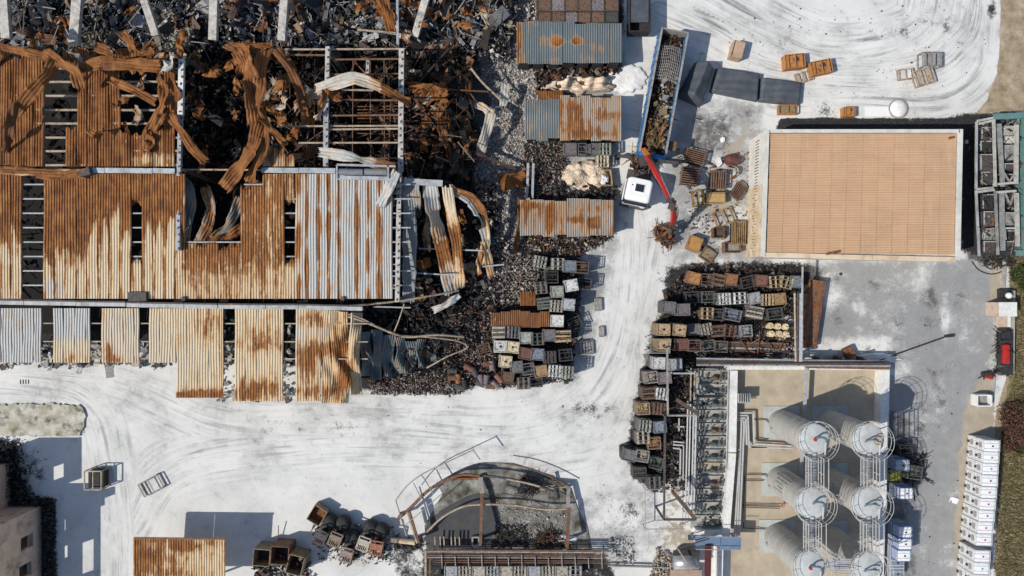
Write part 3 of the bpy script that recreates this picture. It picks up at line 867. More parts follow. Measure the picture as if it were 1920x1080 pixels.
# white roof beams of the ruined north hall
for (x0, y0, z0, x1, y1, z1, w) in [(4,-30,5,12,72,4.4,.78),(147,-30,5,138,85,4.3,.82),(262,-25,5,292,66,3.4,.62),(402,-30,5,399,75,4.2,.70),(535,-30,5,528,76,4.2,.66),(806,-30,5,778,68,3.2,.62)]:
    c_ = MB(); c_.beam(W(x0, y0, z0), W(x1, y1, z1), w, .3)
    c_.beam(W(x0+w*10, y0, z0-.3), W(x1+w*10, y1, z1-.3), .10, .5, 1)
    c_.build('roof_beam', [M_BEAM, M_STEEL], ware)
c_ = MB(); c_.beam(W(745,-30,4.5), W(746, 84, 4.4), .2, .3); c_.build('roof_beam', M_STEEL, ware)
c_ = MB(); c_.beam(W(64, 78, 6.5), W(66, 90, 6.5), .95, .3); c_.build('roof_beam', M_BEAM, ware)
c_ = MB(); c_.beam(W(670,56,4.2), W(742, 62, 4.2), .14, .14); c_.build('roof_beam', M_PURLIN, ware)

# roof vent with two grey rolls
v = MB()
pbox(v, 632, 309, 742, 312, 8.6, .16, .2); pbox(v, 632, 333, 738, 335, 8.5, .30, .12, 1)
pbox(v, 632, 309, 632, 335, 8.6, .12, .2); pbox(v, 728, 310, 728, 335, 8.6, .14, .2)
fr = v.build('vent_frame', [M_STEEL, M_CAP], ware)
for x0, x1 in [(636,681),(684,726)]:
    c_ = MB(); c_.tube([W(x0,322,8.45), W(x1,323,8.45)], .27, 14); c_.build('vent_roll', mat_plain('grey_membrane', (.20,.215,.23), (.15,.16,.175), 2, .6, dirt=.2) if x0 < 640 else bpy.data.materials['grey_membrane'], ware, smooth=False)

R1 = lambda t: .98 + 0*t
dk = lambda a, b_: (lambda t: a + (b_-a)*t)
# peeled sheets, north-west roof
for pts, w, ru, to, roll, dkv in [
    ([(104,112,8.6),(88,140,9.0),(60,172,9.3),(30,212,8.5)], .95, R1, 0, (.3,.7,.5), .1),
    ([(28,190,9.3),(18,240,8.9),(12,285,7.9)], .8, R1, 0, (.8,1.0,.9), .5),  # dark strip standing in for the shadow beside the peeled sheet
    ([(84,98,7.8),(112,118,8.7),(140,135,8.9),(150,165,8.2)], .95, R1, 0, (.2,-.5,.3), 0),
    ([(96,108,7.6),(60,100,7.6),(0,88,7.4)], .7, R1, .2, (.2,.5,.2), 0),
    ([(148,126,8.0),(195,118,8.6),(240,120,8.5),(300,125,8.3)], 1.05, R1, .1, (-.2,.25,-.15), 0),
    ([(180,88,7.4),(196,92,7.6),(210,100,7.5)], .9, R1, 0, (.2,.1), 0),
    ([(206,150,7.3),(250,168,8.2),(292,192,8.0)], .70, R1, .4, (.2,-.3,.3), .1),
    ([(296,142,8.0),(306,168,8.7),(302,200,8.9),(280,245,7.8)], .75, R1, 0, (.4,-.6,.8), 0),
    ([(318,150,8.0),(332,175,8.5),(326,205,8.3)], .7, R1, .1, (.4,-.6,.8), .2),
    ([(318,205,8.3),(300,222,8.8),(288,245,8.1)], .6, R1, 0, (.1,.6), 0),
    ([(318,214,8.4),(342,250,8.6),(362,280,8.1),(386,304,7.4)], .8, R1, .3, (.3,-.5,.2), 0),
    ([(336,80,7.2),(338,95,7.8),(335,112,8.0)], .5, R1, .1, (.4,.2), 0),
    ([(165,246,8.3),(178,250,8.7),(190,258,8.2)], .7, R1, 0, (.9,.4), .3),
    # the big twisted tail
    ([(452,78,7.2),(462,120,8.6),(470,160,9.3),(478,205,9.0),(486,236,8.6)], 1.6, R1, 0, (.2,-.5,.7,-.2), 0),
    ([(442,96,7.6),(456,118,8.6),(452,140,8.2)], .9, R1, 0, (.8,-.4,.5), .1),
    ([(500,82,7.4),(488,120,8.6),(486,170,9.2),(476,200,8.9)], 1.1, R1, 0, (-.4,.6,-.2), 0),
    ([(486,232,8.8),(476,270,9.1),(452,310,8.9),(420,352,8.0)], 1.25, R1, 0, (.5,-.3,.3), 0),
    ([(500,235,8.7),(494,270,9.0),(480,305,8.7),(466,342,8.0)], .95, R1, .2, (-.5,.4,-.2), 0),
    ([(480,210,8.8),(510,245,9.0),(532,266,8.3)], .6, R1, .2, (.3,-.6), 0),
    ([(516,92,7.8),(546,132,7.6),(566,180,6.9),(574,236,5.8)], .75, R1, 0, (.5,.2,.6), .45),
    ([(512,170,6.5),(530,150,6.9),(548,142,6.5)], .8, R1, .3, (.3,.1), .25),
    ([(425,84,7.4),(460,92,8.0),(505,86,7.7)], .9, R1, 0, (.5,-.3,.2), 0),
    ([(498,192,8.2),(508,205,8.4),(518,212,8.0)], .5, R1, .1, (.5,.3), 0),
    # arch over the open frame
    ([(594,168,7.8),(625,157,8.5),(665,147,8.9),(712,162,8.7),(768,194,7.8)], .95, lambda t: .2+.7*sstep(t,.45,.8), .75, (-.35,.1,.2), 0),
    ([(612,166,8.0),(606,190,7.9),(594,224,7.5)], .7, lambda t: .85-.6*t, .3, (.6,1.0,.8), 0),
    ([(624,172,7.4),(630,180,7.3),(640,183,7.2)], 1.0, R1, 0, (.6,.2), 0),
    ([(598,285,7.9),(645,292,8.4),(690,302,8.5),(738,316,8.4)], .85, lambda t: .12+.6*sstep(t,.6,.9), 1, (-.2,.2,.1), .12),
    ([(744,322,8.6),(730,350,8.5),(712,388,7.7)], .8, .1, 1, (.3,-.4,.3), .25),
    # brown wreckage east of the frame
    ([(782,200,5.2),(808,176,5.8),(838,166,5.8)], 1.3, R1, 0, (.2,-.5,.2), .1),
    ([(770,296,3.6),(790,256,4.6),(815,215,5.2),(838,184,5.6)], 1.2, R1, .2, (.5,-.3,.3), .1),
    ([(768,165,5.6),(795,160,6.2),(826,172,6.0)], .9, R1, 0, (-.3,.5,.1), .1),
    ([(776,205,5.0),(800,188,5.5),(822,180,5.3)], .5, .3, 1, (.3,-.3), .1),
    ([(826,222,5.2),(832,256,5.5),(845,290,4.8),(856,318,3.9)], .8, R1, .1, (.6,.2,.5), .15),
    ([(858,128,4.6),(868,150,5.2),(874,182,4.6)], 1.1, R1, 0, (.2,-.2), .2),
    ([(848,214,3.9),(870,226,4.1),(880,250,3.6)], .8, R1, .1, (.9,.4), .35),
    ([(845,130,5.0),(840,150,5.2),(836,170,5.1)], .8, R1, 0, (.5,.1), .1),
    ([(810,260,4.2),(822,285,4.4),(826,310,3.7)], .9, R1, 0, (.5,.1), .35),
    # brown pieces at the top edge
    ([(718,-8,4.8),(726,25,5.0),(734,58,4.2)], .9, R1, 0, (.3,-.3), .3),
    ([(868,-8,3.4),(874,25,3.6),(880,48,3.2)], 1.1, R1, .1, (.2,.1), .35),
    ([(902,-8,3.6),(911,25,3.9),(925,58,3.3)], .95, lambda t: .5+.3*np.sin(t*6), .4, (.3,-.2,.1), 0),
    ([(776,4,3.6),(772,22,3.9),(764,40,3.6)], .7, R1, 0, (.5,-.2), 0),
    ([(806,50,3.2),(815,30,3.5),(828,12,3.2)], .6, R1, .1, (.7,.2), .5),
    # hanging strips on the east side
    ([(764,332,7.0),(768,400,6.4),(768,480,5.6),(766,566,4.6)], 1.2, .08, 1.6, (0,.15,-.1), .33),
    ([(776,336,7.0),(778,362,6.8),(780,390,6.4)], .9, .15, 1.5, (.3,-.2), .05),
    ([(806,346,6.6),(812,395,6.3),(826,450,5.4),(848,548,3.2)], 1.35, lambda t: .06+.78*np.exp(-((t-.58)/.2)**2), lambda t: 1-.5*np.exp(-((t-.5)/.3)**2), (.1,.3,-.1), 0),
    ([(838,350,6.6),(846,400,6.2),(856,455,5.2),(862,540,3.4)], .95, lambda t: .12+.7*np.exp(-((t-.55)/.28)**2), .25, (-.2,.2,.1), 0),
    ([(848,356,6.2),(884,368,6.0),(906,398,5.4),(914,440,4.8),(912,470,4.4)], .55, lambda t: .45+.35*np.sin(t*5), .2, (.4,-.4,.6), 0),
    ([(842,352,6.0),(880,378,5.8),(904,418,5.2),(912,452,4.6),(898,498,3.8)], .8, .12, .9, (.5,1.0,.5), .15),
    ([(908,452,4.6),(914,480,4.3),(922,520,3.6)], .75, .45, 0, (.2,.5), 0),
    ([(906,460,4.5),(898,490,4.0),(900,515,3.5)], .4, .5, 0, (.2,.5), 0),
    ([(812,582,2.6),(835,572,3.0),(862,553,2.9)], .6, .1, 1, (.2,-.2), 0),
    ([(886,192,2.0),(908,202,2.6),(920,214,2.7)], .7, .2, .7, (.3,-.2), 0),
    ([(922,212,2.8),(912,248,2.6),(900,288,1.6)], 1.0, .14, .7, (.2,.5,.3), 0),
    ([(948,160,1.9),(946,185,1.9),(943,200,1.7)], .8, .15, .8, (.1,.2), 0),
    ([(352,335,7.0),(356,380,6.6),(348,420,6.6),(345,458,6.8)], 1.0, .15, 1.7, (.2,.5,.2), .15),
    ([(384,352,6.0),(396,390,6.0),(388,425,6.3),(372,456,6.8)], .9, .5, 1.5, (.2,-.3,.2), .3),
    ([(452,372,6.2),(440,400,6.0),(424,428,6.3),(398,452,6.8)], .9, .25, 1.8, (.4,.2,.1), .2),
    ([(455,425,6.4),(430,442,6.5),(395,452,6.9)], .8, .95, 0, (.4,.2), .3),
    ([(806,405,4.0),(800,440,3.6),(802,470,3.0)], .7, .5, .8, (.4,.1), .5)]:
    if pts[0][0] > 765 and pts[0][1] < 330 and pts[0][2] > 3: pts = [(p[0], p[1], 1.2 + (p[2]-3)*.7) for p in pts]
    ribbon(pts, w, ware, ru, to, roll, dark=max(dkv, .16 if ru is R1 else 0), crumple=.13)
# many small torn strips along the ragged edges
g_ = np.random.default_rng(21)
def torn(x0, y0, x1, y1, n, z0, z1, dmax, sc=1.0):
    for k in range(n):
        x, y, z = g_.uniform(x0, x1), g_.uniform(y0, y1), g_.uniform(z0, z1); a = g_.uniform(0, 6.28); L_ = g_.uniform(8, 22)*sc; pts = [(x, y, z)]
        for q in range(2):
            a += g_.normal(0, .7); x += L_*math.cos(a); y += L_*math.sin(a); z += g_.uniform(-.5, .45); pts.append((x, y, z))
        rv_ = g_.uniform(); r_a, r_b = g_.normal(0, .7), g_.normal(0, .7)
        ribbon(pts, g_.uniform(.3, .8)*sc, ware, .98 if rv_ < .72 else .35, 0 if rv_ < .72 else g_.uniform(.5, 1.8), (r_a, r_b), dark=g_.uniform(0, dmax), crumple=.22)
torn(0, 84, 335, 108, 15, 6.8, 7.6, .25); torn(215, 128, 335, 250, 8, 7.4, 8.3, .4); torn(432, 84, 540, 250, 22, 6.2, 8.4, .45)
torn(500, 120, 600, 300, 14, 3.0, 5.6, .6, 1.2); torn(765, 120, 880, 320, 34, .9, 3.0, .65, 1.05); torn(770, 345, 900, 560, 14, 1.5, 3.5, .65, 1.2); torn(350, 100, 440, 300, 10, 1.5, 3.5, .6, 1.3)
torn(700, -10, 900, 60, 12, 2.4, 3.8, .4, 1.2); torn(0, -10, 700, 80, 30, 1.8, 2.8, .75, 1.3)
# white crinkled sheet at the rafter head
ribbon([(302,132,8.6),(314,120,8.9),(328,104,8.6)], .95, ware, .05, .9, (.3,-.3,.2), crumple=.3)
pb = MB(); pbox(pb, 758, 340, 830, 344, 7.2, .5, .25); pb.build('eaves_beam', M_STEEL, ware)
for x0, y0, x1, y1 in [(735,407,752,408),(785,466,905,470),(780,512,850,516),(905,500,945,496),(700,575,770,577)]:
    c_ = MB(); pbox(c_, x0, y0, x1, y1, 4.5, .12, .1); c_.build('tie_rod', M_STEEL, ware)
# long bent gutter pipes at the lean-to end
for pts, r in [([(560,574,5.3),(640,590,5.0),(690,606,4.5),(735,624,3.6),(765,632,2.9),(820,628,2.5),(870,632,2.0)], .10),
               ([(600,575,5.3),(670,594,4.9),(715,616,4.0),(745,628,3.2),(810,633,2.4),(860,640,1.9),(876,652,1.4),(840,668,1.6),(800,690,1.4)], .07),
               ([(650,574,5.6),(735,566,5.2),(800,556,4.6),(860,545,3.2)], .09), ([(758,570,4.6),(748,600,4.2),(738,625,3.4)], .06), ([(883,128,3.0),(905,155,2.8),(940,188,2.4)], .10)]:
    c_ = MB(); c_.tube(interp_path([W(*p) for p in pts], .5), r, 6); c_.build('bent_pipe', M_PURLIN, ware)

# dark interior: stairs of wreckage under the roof and in the open hall
debris('roof_wreckage', [
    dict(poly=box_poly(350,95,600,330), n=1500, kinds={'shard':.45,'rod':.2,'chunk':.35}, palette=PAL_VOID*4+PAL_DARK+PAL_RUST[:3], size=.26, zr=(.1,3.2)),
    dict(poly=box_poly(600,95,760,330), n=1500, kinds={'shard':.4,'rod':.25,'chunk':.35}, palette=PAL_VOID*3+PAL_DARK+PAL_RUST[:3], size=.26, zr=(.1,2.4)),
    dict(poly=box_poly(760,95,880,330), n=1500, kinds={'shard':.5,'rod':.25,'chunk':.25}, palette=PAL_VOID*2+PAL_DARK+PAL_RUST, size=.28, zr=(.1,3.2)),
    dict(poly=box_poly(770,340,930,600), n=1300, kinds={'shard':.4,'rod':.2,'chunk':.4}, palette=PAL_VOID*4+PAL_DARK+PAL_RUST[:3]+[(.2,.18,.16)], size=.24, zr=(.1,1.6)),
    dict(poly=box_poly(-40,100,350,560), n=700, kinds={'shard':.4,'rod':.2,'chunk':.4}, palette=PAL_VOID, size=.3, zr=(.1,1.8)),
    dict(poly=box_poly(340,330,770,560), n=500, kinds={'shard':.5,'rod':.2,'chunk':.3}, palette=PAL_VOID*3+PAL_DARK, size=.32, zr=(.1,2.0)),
    dict(poly=[(680,570),(880,560),(900,620),(860,700),(690,700)], n=1500, kinds={'shard':.5,'rod':.1,'chunk':.4}, palette=PAL_DARK+PAL_VOID+[(.05,.055,.06),(.09,.095,.1)], size=.2, zr=(.05,1.3)),
    dict(poly=box_poly(0,640,330,688), n=260, kinds={'shard':.5,'chunk':.5}, palette=PAL_RUBBLE+[(.5,.5,.5)], size=.3, zr=(.05,.8)),
    dict(poly=box_poly(395,590,545,752), n=260, kinds={'shard':.5,'chunk':.5}, palette=PAL_RUBBLE+[(.5,.5,.5)], size=.24, zr=(.05,.5)),
], parent=ware)
debris('fallen_rods', [dict(poly=box_poly(500,95,880,335), n=110, kinds={'rod':1}, palette=PAL_RUST+[(.2,.16,.12),(.12,.08,.06)], size=.32, zr=(2.0,4.5), tilt=.4)], parent=ware)

# ruined north hall: a whole strip of burnt stuff
debris('burnt_debris', [
    dict(poly=[(-60,-60),(700,-60),(700,92),(-60,92)], n=10500, kinds={'shard':.5,'rod':.12,'chunk':.38}, palette=PAL_BLUE*3+PAL_DARK*2, size=.2, zr=(.1,2.2), tilt=1.3),
    dict(poly=[(690,-60),(960,-60),(960,110),(700,100)], n=4200, kinds={'shard':.4,'rod':.15,'chunk':.45}, palette=PAL_BLUE+PAL_DARK+PAL_RUST+PAL_RUBBLE, size=.2, zr=(.1,1.8), tilt=1.2),
    dict(poly=[(-60,-60),(960,-60),(960,85),(-60,85)], n=420, kinds={'shard':1}, palette=[(.05,.055,.06),(.09,.095,.10),(.14,.14,.14),(.035,.03,.028),(.10,.075,.06),(.2,.2,.195)], size=.5, zr=(1.2,2.6), tilt=.8),
    dict(poly=[(-60,-60),(960,-60),(960,85),(-60,85)], n=500, kinds={'rod':1}, palette=[(.3,.3,.3),(.16,.15,.14),(.05,.05,.05)], size=.2, zr=(1.6,3.0), tilt=.5),
    dict(poly=[(310,60),(360,58),(352,92),(280,92)], n=260, kinds={'shard':.5,'chunk':.5}, palette=[(.30,.27,.2),(.2,.18,.14),(.38,.35,.29)], size=.22, zr=(2.0,3.0)),
    dict(poly=[(130,60),(240,60),(250,85),(130,85)], n=200, kinds={'shard':.5,'chunk':.5}, palette=[(.26,.22,.15),(.2,.18,.14),(.10,.09,.08)], size=.2, zr=(1.6,2.4)),
    dict(poly=[(-60,-60),(960,-60),(960,80),(-60,80)], n=260, kinds={'shard':1}, palette=[(.42,.42,.42),(.5,.48,.45),(.3,.31,.34),(.25,.17,.10)], size=.34, zr=(1.4,2.6), tilt=1.0),
], 'dark band of charred wreckage and ash filling the roofless north hall between white beams')
# ------------------------------------------------------------------ rubble yard between warehouse and road
debris('rubble_heap', [
    dict(poly=[(895,90),(965,110),(1010,125),(1005,180),(985,210),(990,260),(1055,290),(1050,350),(980,372),(1000,520),(910,560),(905,470),(890,330),(900,260),(930,200),(905,160)], n=26000, kinds={'chunk':.97,'shard':.03}, palette=PAL_RUBBLE, size=.09, zr=(.0,.22), tilt=.8),
    dict(poly=[(925,10),(975,0),(1010,0),(1010,45),(960,60),(950,120),(900,115)], n=2600, kinds={'chunk':.85,'shard':.15}, palette=PAL_RUBBLE, size=.12, zr=(.02,.7), tilt=1.5),
    dict(poly=[(870,450),(1010,450),(1010,560),(900,575)], n=6500, kinds={'chunk':.75,'shard':.22,'rod':.03}, palette=PAL_RUBBLE*2+PAL_RUST, size=.09, zr=(.02,.9), tilt=1.5),
    dict(poly=[(1000,440),(1150,440),(1085,478),(1000,480)], n=2600, kinds={'chunk':.7,'shard':.26,'rod':.04}, palette=PAL_RUBBLE+PAL_MIX, size=.10, zr=(.02,.6), tilt=1.5),
], 'grey heap of crushed masonry rubble between the collapsed hall and the sheet-covered stacks', cat='rubble')
debris('scrap_scatter', [
    dict(poly=[(840,560),(930,560),(930,700),(860,740),(700,740),(690,710),(830,690)], n=9500, kinds={'chunk':.7,'shard':.28,'rod':.02}, palette=PAL_MIX+[(.22,.13,.10)]*4+[(.33,.31,.29)]*5+[(.22,.19,.17)]*5, size=.085, zr=(.02,.9), tilt=1.3),
    dict(poly=[(915,575),(1085,475),(1090,600),(1070,715),(925,732),(880,700)], n=3600, kinds={'chunk':.6,'shard':.38,'rod':.02}, palette=PAL_MIX+PAL_DARK, size=.10, zr=(.02,.8), tilt=1.3),
    dict(poly=[(980,265),(1060,265),(1058,350),(985,345)], n=3600, kinds={'chunk':.7,'shard':.27,'rod':.03}, palette=PAL_MIX+[(.3,.28,.25)]*3, size=.08, zr=(.02,.8), tilt=1.3),
    dict(poly=[(1005,118),(1165,112),(1165,135),(1005,175)], n=620, kinds={'chunk':.5,'shard':.5}, palette=PAL_MIX, size=.24, zr=(.02,1.0), tilt=1.3),
    dict(poly=[(1000,330),(1160,350),(1150,374),(985,372)], n=500, kinds={'chunk':.5,'shard':.5}, palette=PAL_DARK, size=.16, zr=(.02,.8), tilt=1.3),
    dict(poly=[(985,440),(1145,445),(1085,480),(985,480)], n=900, kinds={'chunk':.5,'shard':.5}, palette=PAL_MIX+[(.4,.33,.2)], size=.13, zr=(.1,.8), tilt=1.3),
], 'blackened scrap strewn around the container pile left of the road', cat='scrap')
debris('wreck_scatter', [
    dict(poly=[(1262,275),(1410,285),(1405,470),(1300,480),(1290,400)], n=520, kinds={'chunk':.6,'shard':.32,'rod':.08}, palette=PAL_RUST+[(.25,.19,.11),(.28,.24,.18),(.12,.11,.1)], size=.09, zr=(.02,.35), tilt=1.0),
    dict(poly=[(1290,495),(1500,498),(1500,665),(1250,668),(1240,560)], n=2200, kinds={'chunk':.6,'shard':.36,'rod':.04}, palette=PAL_DARK*2+PAL_MIX, size=.13, zr=(.02,.7), tilt=1.2),
    dict(poly=[(1245,665),(1300,665),(1300,760),(1285,920),(1225,925),(1225,800)], n=2600, kinds={'chunk':.6,'shard':.34,'rod':.06}, palette=PAL_DARK*3+PAL_MIX+[(.2,.2,.19)]*2, size=.10, zr=(.02,.6), tilt=1.2),
    dict(poly=[(1335,640),(1480,640),(1480,672),(1335,676)], n=300, kinds={'shard':.6,'rod':.4}, palette=PAL_RUST+[(.2,.18,.16)], size=.16, zr=(.05,.9), tilt=.6),
    dict(poly=[(1840,470),(1915,470),(1900,498),(1850,500)], n=200, kinds={'chunk':.6,'rod':.4}, palette=PAL_DARK, size=.12, zr=(.02,.2), tilt=.6),
    dict(poly=[(1655,840),(1735,850),(1730,900),(1660,905)], n=260, kinds={'chunk':.5,'rod':.5}, palette=PAL_DARK+[(.05,.09,.07)], size=.16, zr=(.02,.4), tilt=1),
], 'charred bits and rusty scraps scattered among the wrecks east of the road', cat='scrap')
debris('powder_crumbs', [
    dict(poly=[(330,760),(1100,750),(1160,500),(1210,520),(1180,700),(1040,960),(540,940),(330,980)], n=120, kinds={'chunk':1}, palette=PAL_RUBBLE*2+PAL_DARK, size=.045, zr=(.0,.03), tilt=1),
    dict(poly=[(1340,10),(1850,10),(1850,180),(1400,190)], n=200, kinds={'chunk':1}, palette=PAL_RUBBLE+PAL_DARK, size=.06, zr=(.0,.03), tilt=1),
    dict(poly=[(1520,500),(1800,500),(1810,1060),(1730,1060),(1700,690),(1530,670)], n=140, kinds={'chunk':1}, palette=PAL_RUBBLE*2+PAL_DARK, size=.05, zr=(.0,.03), tilt=1),
    dict(poly=[(1120,900),(1240,930),(1240,1070),(1100,1075)], n=90, kinds={'chunk':1}, palette=PAL_RUBBLE, size=.06, zr=(.0,.04), tilt=1),
], 'small dark crumbs and pebbles scattered over the white powdered yard', cat='crumbs')

# sheet-covered stacks: each a flat covering of corrugated sheets lying on boxes
def covering(x0, y0, x1, y1, z, rustf, tonef, label, darkf=None, amp=.06, wpx=21, under=True, lbl_cat='roof covering', skewy=0):
    c = W((x0+x1)/2, (y0+y1)/2, z); root = empty('sheet_covering', (c.x, c.y, 0), 0, label, lbl_cat)
    n_s = int(round((x1-x0)/wpx)); w = (x1-x0)/n_s
    for i in range(n_s):
        nr = 5; m = nr*5+1; u = np.linspace(0, 1, m)
        ry = np.linspace(y0 + rng.uniform(-3, 3), y1 + rng.uniform(-3, 3), 22)
        px = x0 + w*i + w*u[None, :] + np.zeros((22, 1)) + rng.normal(0, .5)
        py = ry[:, None] + np.zeros((1, m)) + skewy*(i/n_s - .5)
        zz = z + rib(u, nr, .05)[None, :] + amp*np.sin(px*.035 + 1.3*np.sin(py*.03)) + amp*.7*np.sin(py*.09+px*.02) + (i % 2)*.015
        s = (HC-zz)/HC
        V = np.stack([(px-960)/20*s, (540-py)/20*s, zz], -1)
        sheet_obj('corrugated_sheet', V, rustf(px, py), tonef(px, py), root, w/20, darkf(px, py) if darkf else 0.0)
    if under:
        b = MB()
        n = max(2, int((x1-x0)/26))
        for i in range(n):
            cx = x0 + 14 + (x1-x0-28)*i/(n-1)
            q = W(cx, (y0+y1)/2, z)
            hb_ = z-.12-amp*1.7; b.box((q.x, q.y, hb_/2), (.95, abs(y1-y0)/20*.86, hb_), 0)
        b.build('charred_base', M_BLACK, root)
    return root
covering(968, 42, 1166, 120, 2.5, lambda x, y: blobs(x, y, [(1047,78,11,9,1.0),(1082,77,10,8,1.05),(1020,75,12,9,.3),(1120,92,18,9,.28),(975,90,6,50,.5),(1040,112,20,6,.2),(968,60,8,50,.5)], .05),
         lambda x, y: 1.85+0*x, 'flat blue-grey corrugated sheet roof with two orange rust spots above the cream foam', lambda x, y: .02+0*x)
covering(1050, 181, 1166, 262, 2.5, lambda x, y: blobs(x, y, [(1080,235,30,30,.35),(1060,200,20,14,.2),(1140,215,14,10,.4),(1085,205,10,10,.35),(1110,250,40,8,.3)], .32),
         lambda x, y: 1.5+0*x, 'brown and ochre streaked corrugated sheets beside the trailer, below the cream foam', lambda x, y: .06+0*x, amp=.1)
covering(984, 188, 1050, 262, 2.0, lambda x, y: .12+0*x, lambda x, y: 1.8+0*x, 'sagging dark grey corrugated sheets next to the rubble heap', lambda x, y: .08+0*x, amp=.22)
covering(976, 374, 1150, 442, 2.4, lambda x, y: blobs(x, y, [(1113,418,10,10,1.0),(1020,400,30,12,.28),(1030,420,6,20,.6),(1080,412,22,8,.4),(1000,385,26,8,.4),(1120,390,26,6,.2),(985,400,5,40,.3)], .31),
         lambda x, y: 1.6+0*x, 'mottled grey and rust corrugated sheets below the parked truck cab', lambda x, y: .08+0*x, amp=.1)
covering(1008, 168, 1056, 200, 1.6, lambda x, y: .85+0*x, lambda x, y: 0*x, 'small dark brown rusty sheet beside the cream foam', lambda x, y: .2+0*x, amp=.15, wpx=16)
covering(921, 584, 1031, 613, 2.1, lambda x, y: .8+0*x, lambda x, y: .3+0*x, 'narrow dark maroon corrugated sheet lying across the container pile', lambda x, y: .44+0*x, amp=.05, wpx=18)
covering(975, 548, 1005, 572, 1.4, lambda x, y: .9+0*x, lambda x, y: 0*x, 'buckled red brown sheet on the rubble above the maroon strip', lambda x, y: .3+0*x, amp=.35, wpx=15, under=False)
# terracotta strip beside the rubble
r_ = empty('rusty_channel', W(972, 420, 0), 0, 'long red rusted channel leaning along the left edge of the mottled sheets', 'channel')
ribbon([(976,372,1.4),(974,420,1.2),(965,475,.8)], .45, r_, .98, 0, (0,.2), name='channel_web', crumple=.04)
r_ = empty('grey_channel', W(995, 330, 0), 0, 'pair of dark grey steel channels standing out of the rubble', 'channel')
for x_ in (990, 1000):
    c_ = MB(); c_.beam(W(x_, 306, 1.3), W(x_-2, 372, 1.0), .22, .2); c_.build('channel_web', M_STEEL, r_)
r_ = empty('rusty_plate', W(955, 345, 0), 0, 'rusty brown sheet half buried in the grey rubble heap', 'sheet')
ribbon([(938,345,.9),(960,338,1.1),(984,335,1.0)], 1.6, r_, .92, 0, (.1,-.1), name='corrugated_sheet', crumple=.1)

# melted foam masses
def lump(name, label, cat, c, rx, ry, h, mat, seed=0, res=46, flat=.35, groove=0.0, kind=None, rot=0.0):
    n = res; th = np.linspace(0, 2*np.pi, n*2, endpoint=False); rr = np.linspace(0, 1, n)
    T, Rr = np.meshgrid(th, rr)
    g = np.random.default_rng(seed)
    edge = 1 + sum(g.normal(0, .10/(k**.6))*np.sin(k*T + g.uniform(0, 6)) for k in range(2, 16))
    x = Rr*edge*rx*np.cos(T); y = Rr*edge*ry*np.sin(T)
    z = h*np.clip(1-Rr**3.2, 0, 1)**flat
    for k in range(14):
        fx_, fy_ = g.normal(0, 2.2, 2); z = z*(1 + .06*np.sin(fx_*x + fy_*y + g.uniform(0, 6)))
    if groove: z = z*(1 - groove*np.clip(np.sin(y*6 + 1.6*np.sin(x*1.1) + .8*np.sin(x*3)), 0, 1)*(Rr < .96))
    z = z + g.normal(0, .03*h, z.shape)
    z[-1] = .0
    c0, s0 = math.cos(rot), math.sin(rot)
    V = np.stack([c[0] + x*c0 - y*s0, c[1] + x*s0 + y*c0, np.maximum(z, 0)], -1).reshape(-1, 3)
    m = n*2
    i = np.arange(n-1)[:, None]; j = np.arange(m)[None, :]
    F = np.stack([i*m+j, (i+1)*m+j, (i+1)*m+(j+1) % m, i*m+(j+1) % m], -1).reshape(-1, 4)
    me = quad_mesh(name, V, F, mat, smooth=True)
    return tag(link(bpy.data.objects.new(name, me)), label, cat, None, kind)
M_FOAM = mat_plain('melted_cream_plastic', (0.76, 0.65, 0.53), (0.52, 0.40, 0.28), 3.0, 0.85, dirt=.85, dirtc=(.2,.13,.08), bstr=1.0, dscale=1.8)
q = W(1085, 157, .8); lump('melted_plastic', 'long ridged mass of cream melted plastic between two sheet-covered stacks', 'melted plastic', (q.x, q.y), 3.1, .85, 1.15, M_FOAM, 3, groove=.35)
q = W(1098, 328, .8); lump('melted_plastic', 'rounded heap of cream melted plastic left of the white truck cab', 'melted plastic', (q.x, q.y), 2.1, 1.5, 1.0, M_FOAM, 5, groove=.1)
M_POWDER = mat_plain('white_powder', (0.80, 0.79, 0.77), (0.66, 0.65, 0.63), 2.0, 0.95, dirt=.35, dirtc=(.35,.33,.3), bstr=.5)
for (x, y, rx, ry, h, sd, lb) in [(1176,148,1.9,1.3,.35,1,'small white powder mound at the blue trailer beside the foam'),(1640,672,2.4,.5,.25,7,'thin bank of white powder along the north tank wall'),
                                  (1058,1010,1.3,.45,.45,9,'small white powder heap at the foot of the rusty east frame post'),(1470,660,2.2,.6,.25,11,'white powder drift under the long burnt beams')]:
    q = W(x, y); lump('powder_mound', lb, 'powder mound', (q.x, q.y), rx, ry, h, M_POWDER, sd, res=24, kind='stuff')

# ------------------------------------------------------------------ tote containers (intermediate bulk containers), burnt and intact
def proto_mesh(mb, name, mat, smooth=False):
    o = mb.build(name, mat, None, smooth); me = o.data; bpy.data.objects.remove(o); return me
LX, LY, LZ = 1.12, 1.0, 1.12
b = MB()
for y in (-.42, 0, .42): b.box((0, y, .04), (LX, .12, .08))
for x in (-.48, 0, .48): b.box((x, 0, .10), (.12, LY, .05))
ME_PALLET = proto_mesh(b, 'pallet', M_CAGE)
b = MB()
for z in (.16, .38, .62, .86, 1.10):
    for y in (-LY/2, LY/2): b.box((0, y, z), (LX+.03, .03, .03))
    for x in (-LX/2, LX/2): b.box((x, 0, z), (.03, LY-.03, .03))
for i in range(7):
    x = -LX/2 + LX*i/6
    for y in (-LY/2-.002, LY/2+.002): b.box((x, y, .63), (.026, .024, .94))
for i in range(1, 6):
    y = -LY/2 + LY*i/6
    for x in (-LX/2-.002, LX/2+.002): b.box((x, y, .63), (.024, .026, .94))
ME_CAGE = proto_mesh(b, 'cage', M_CAGE)
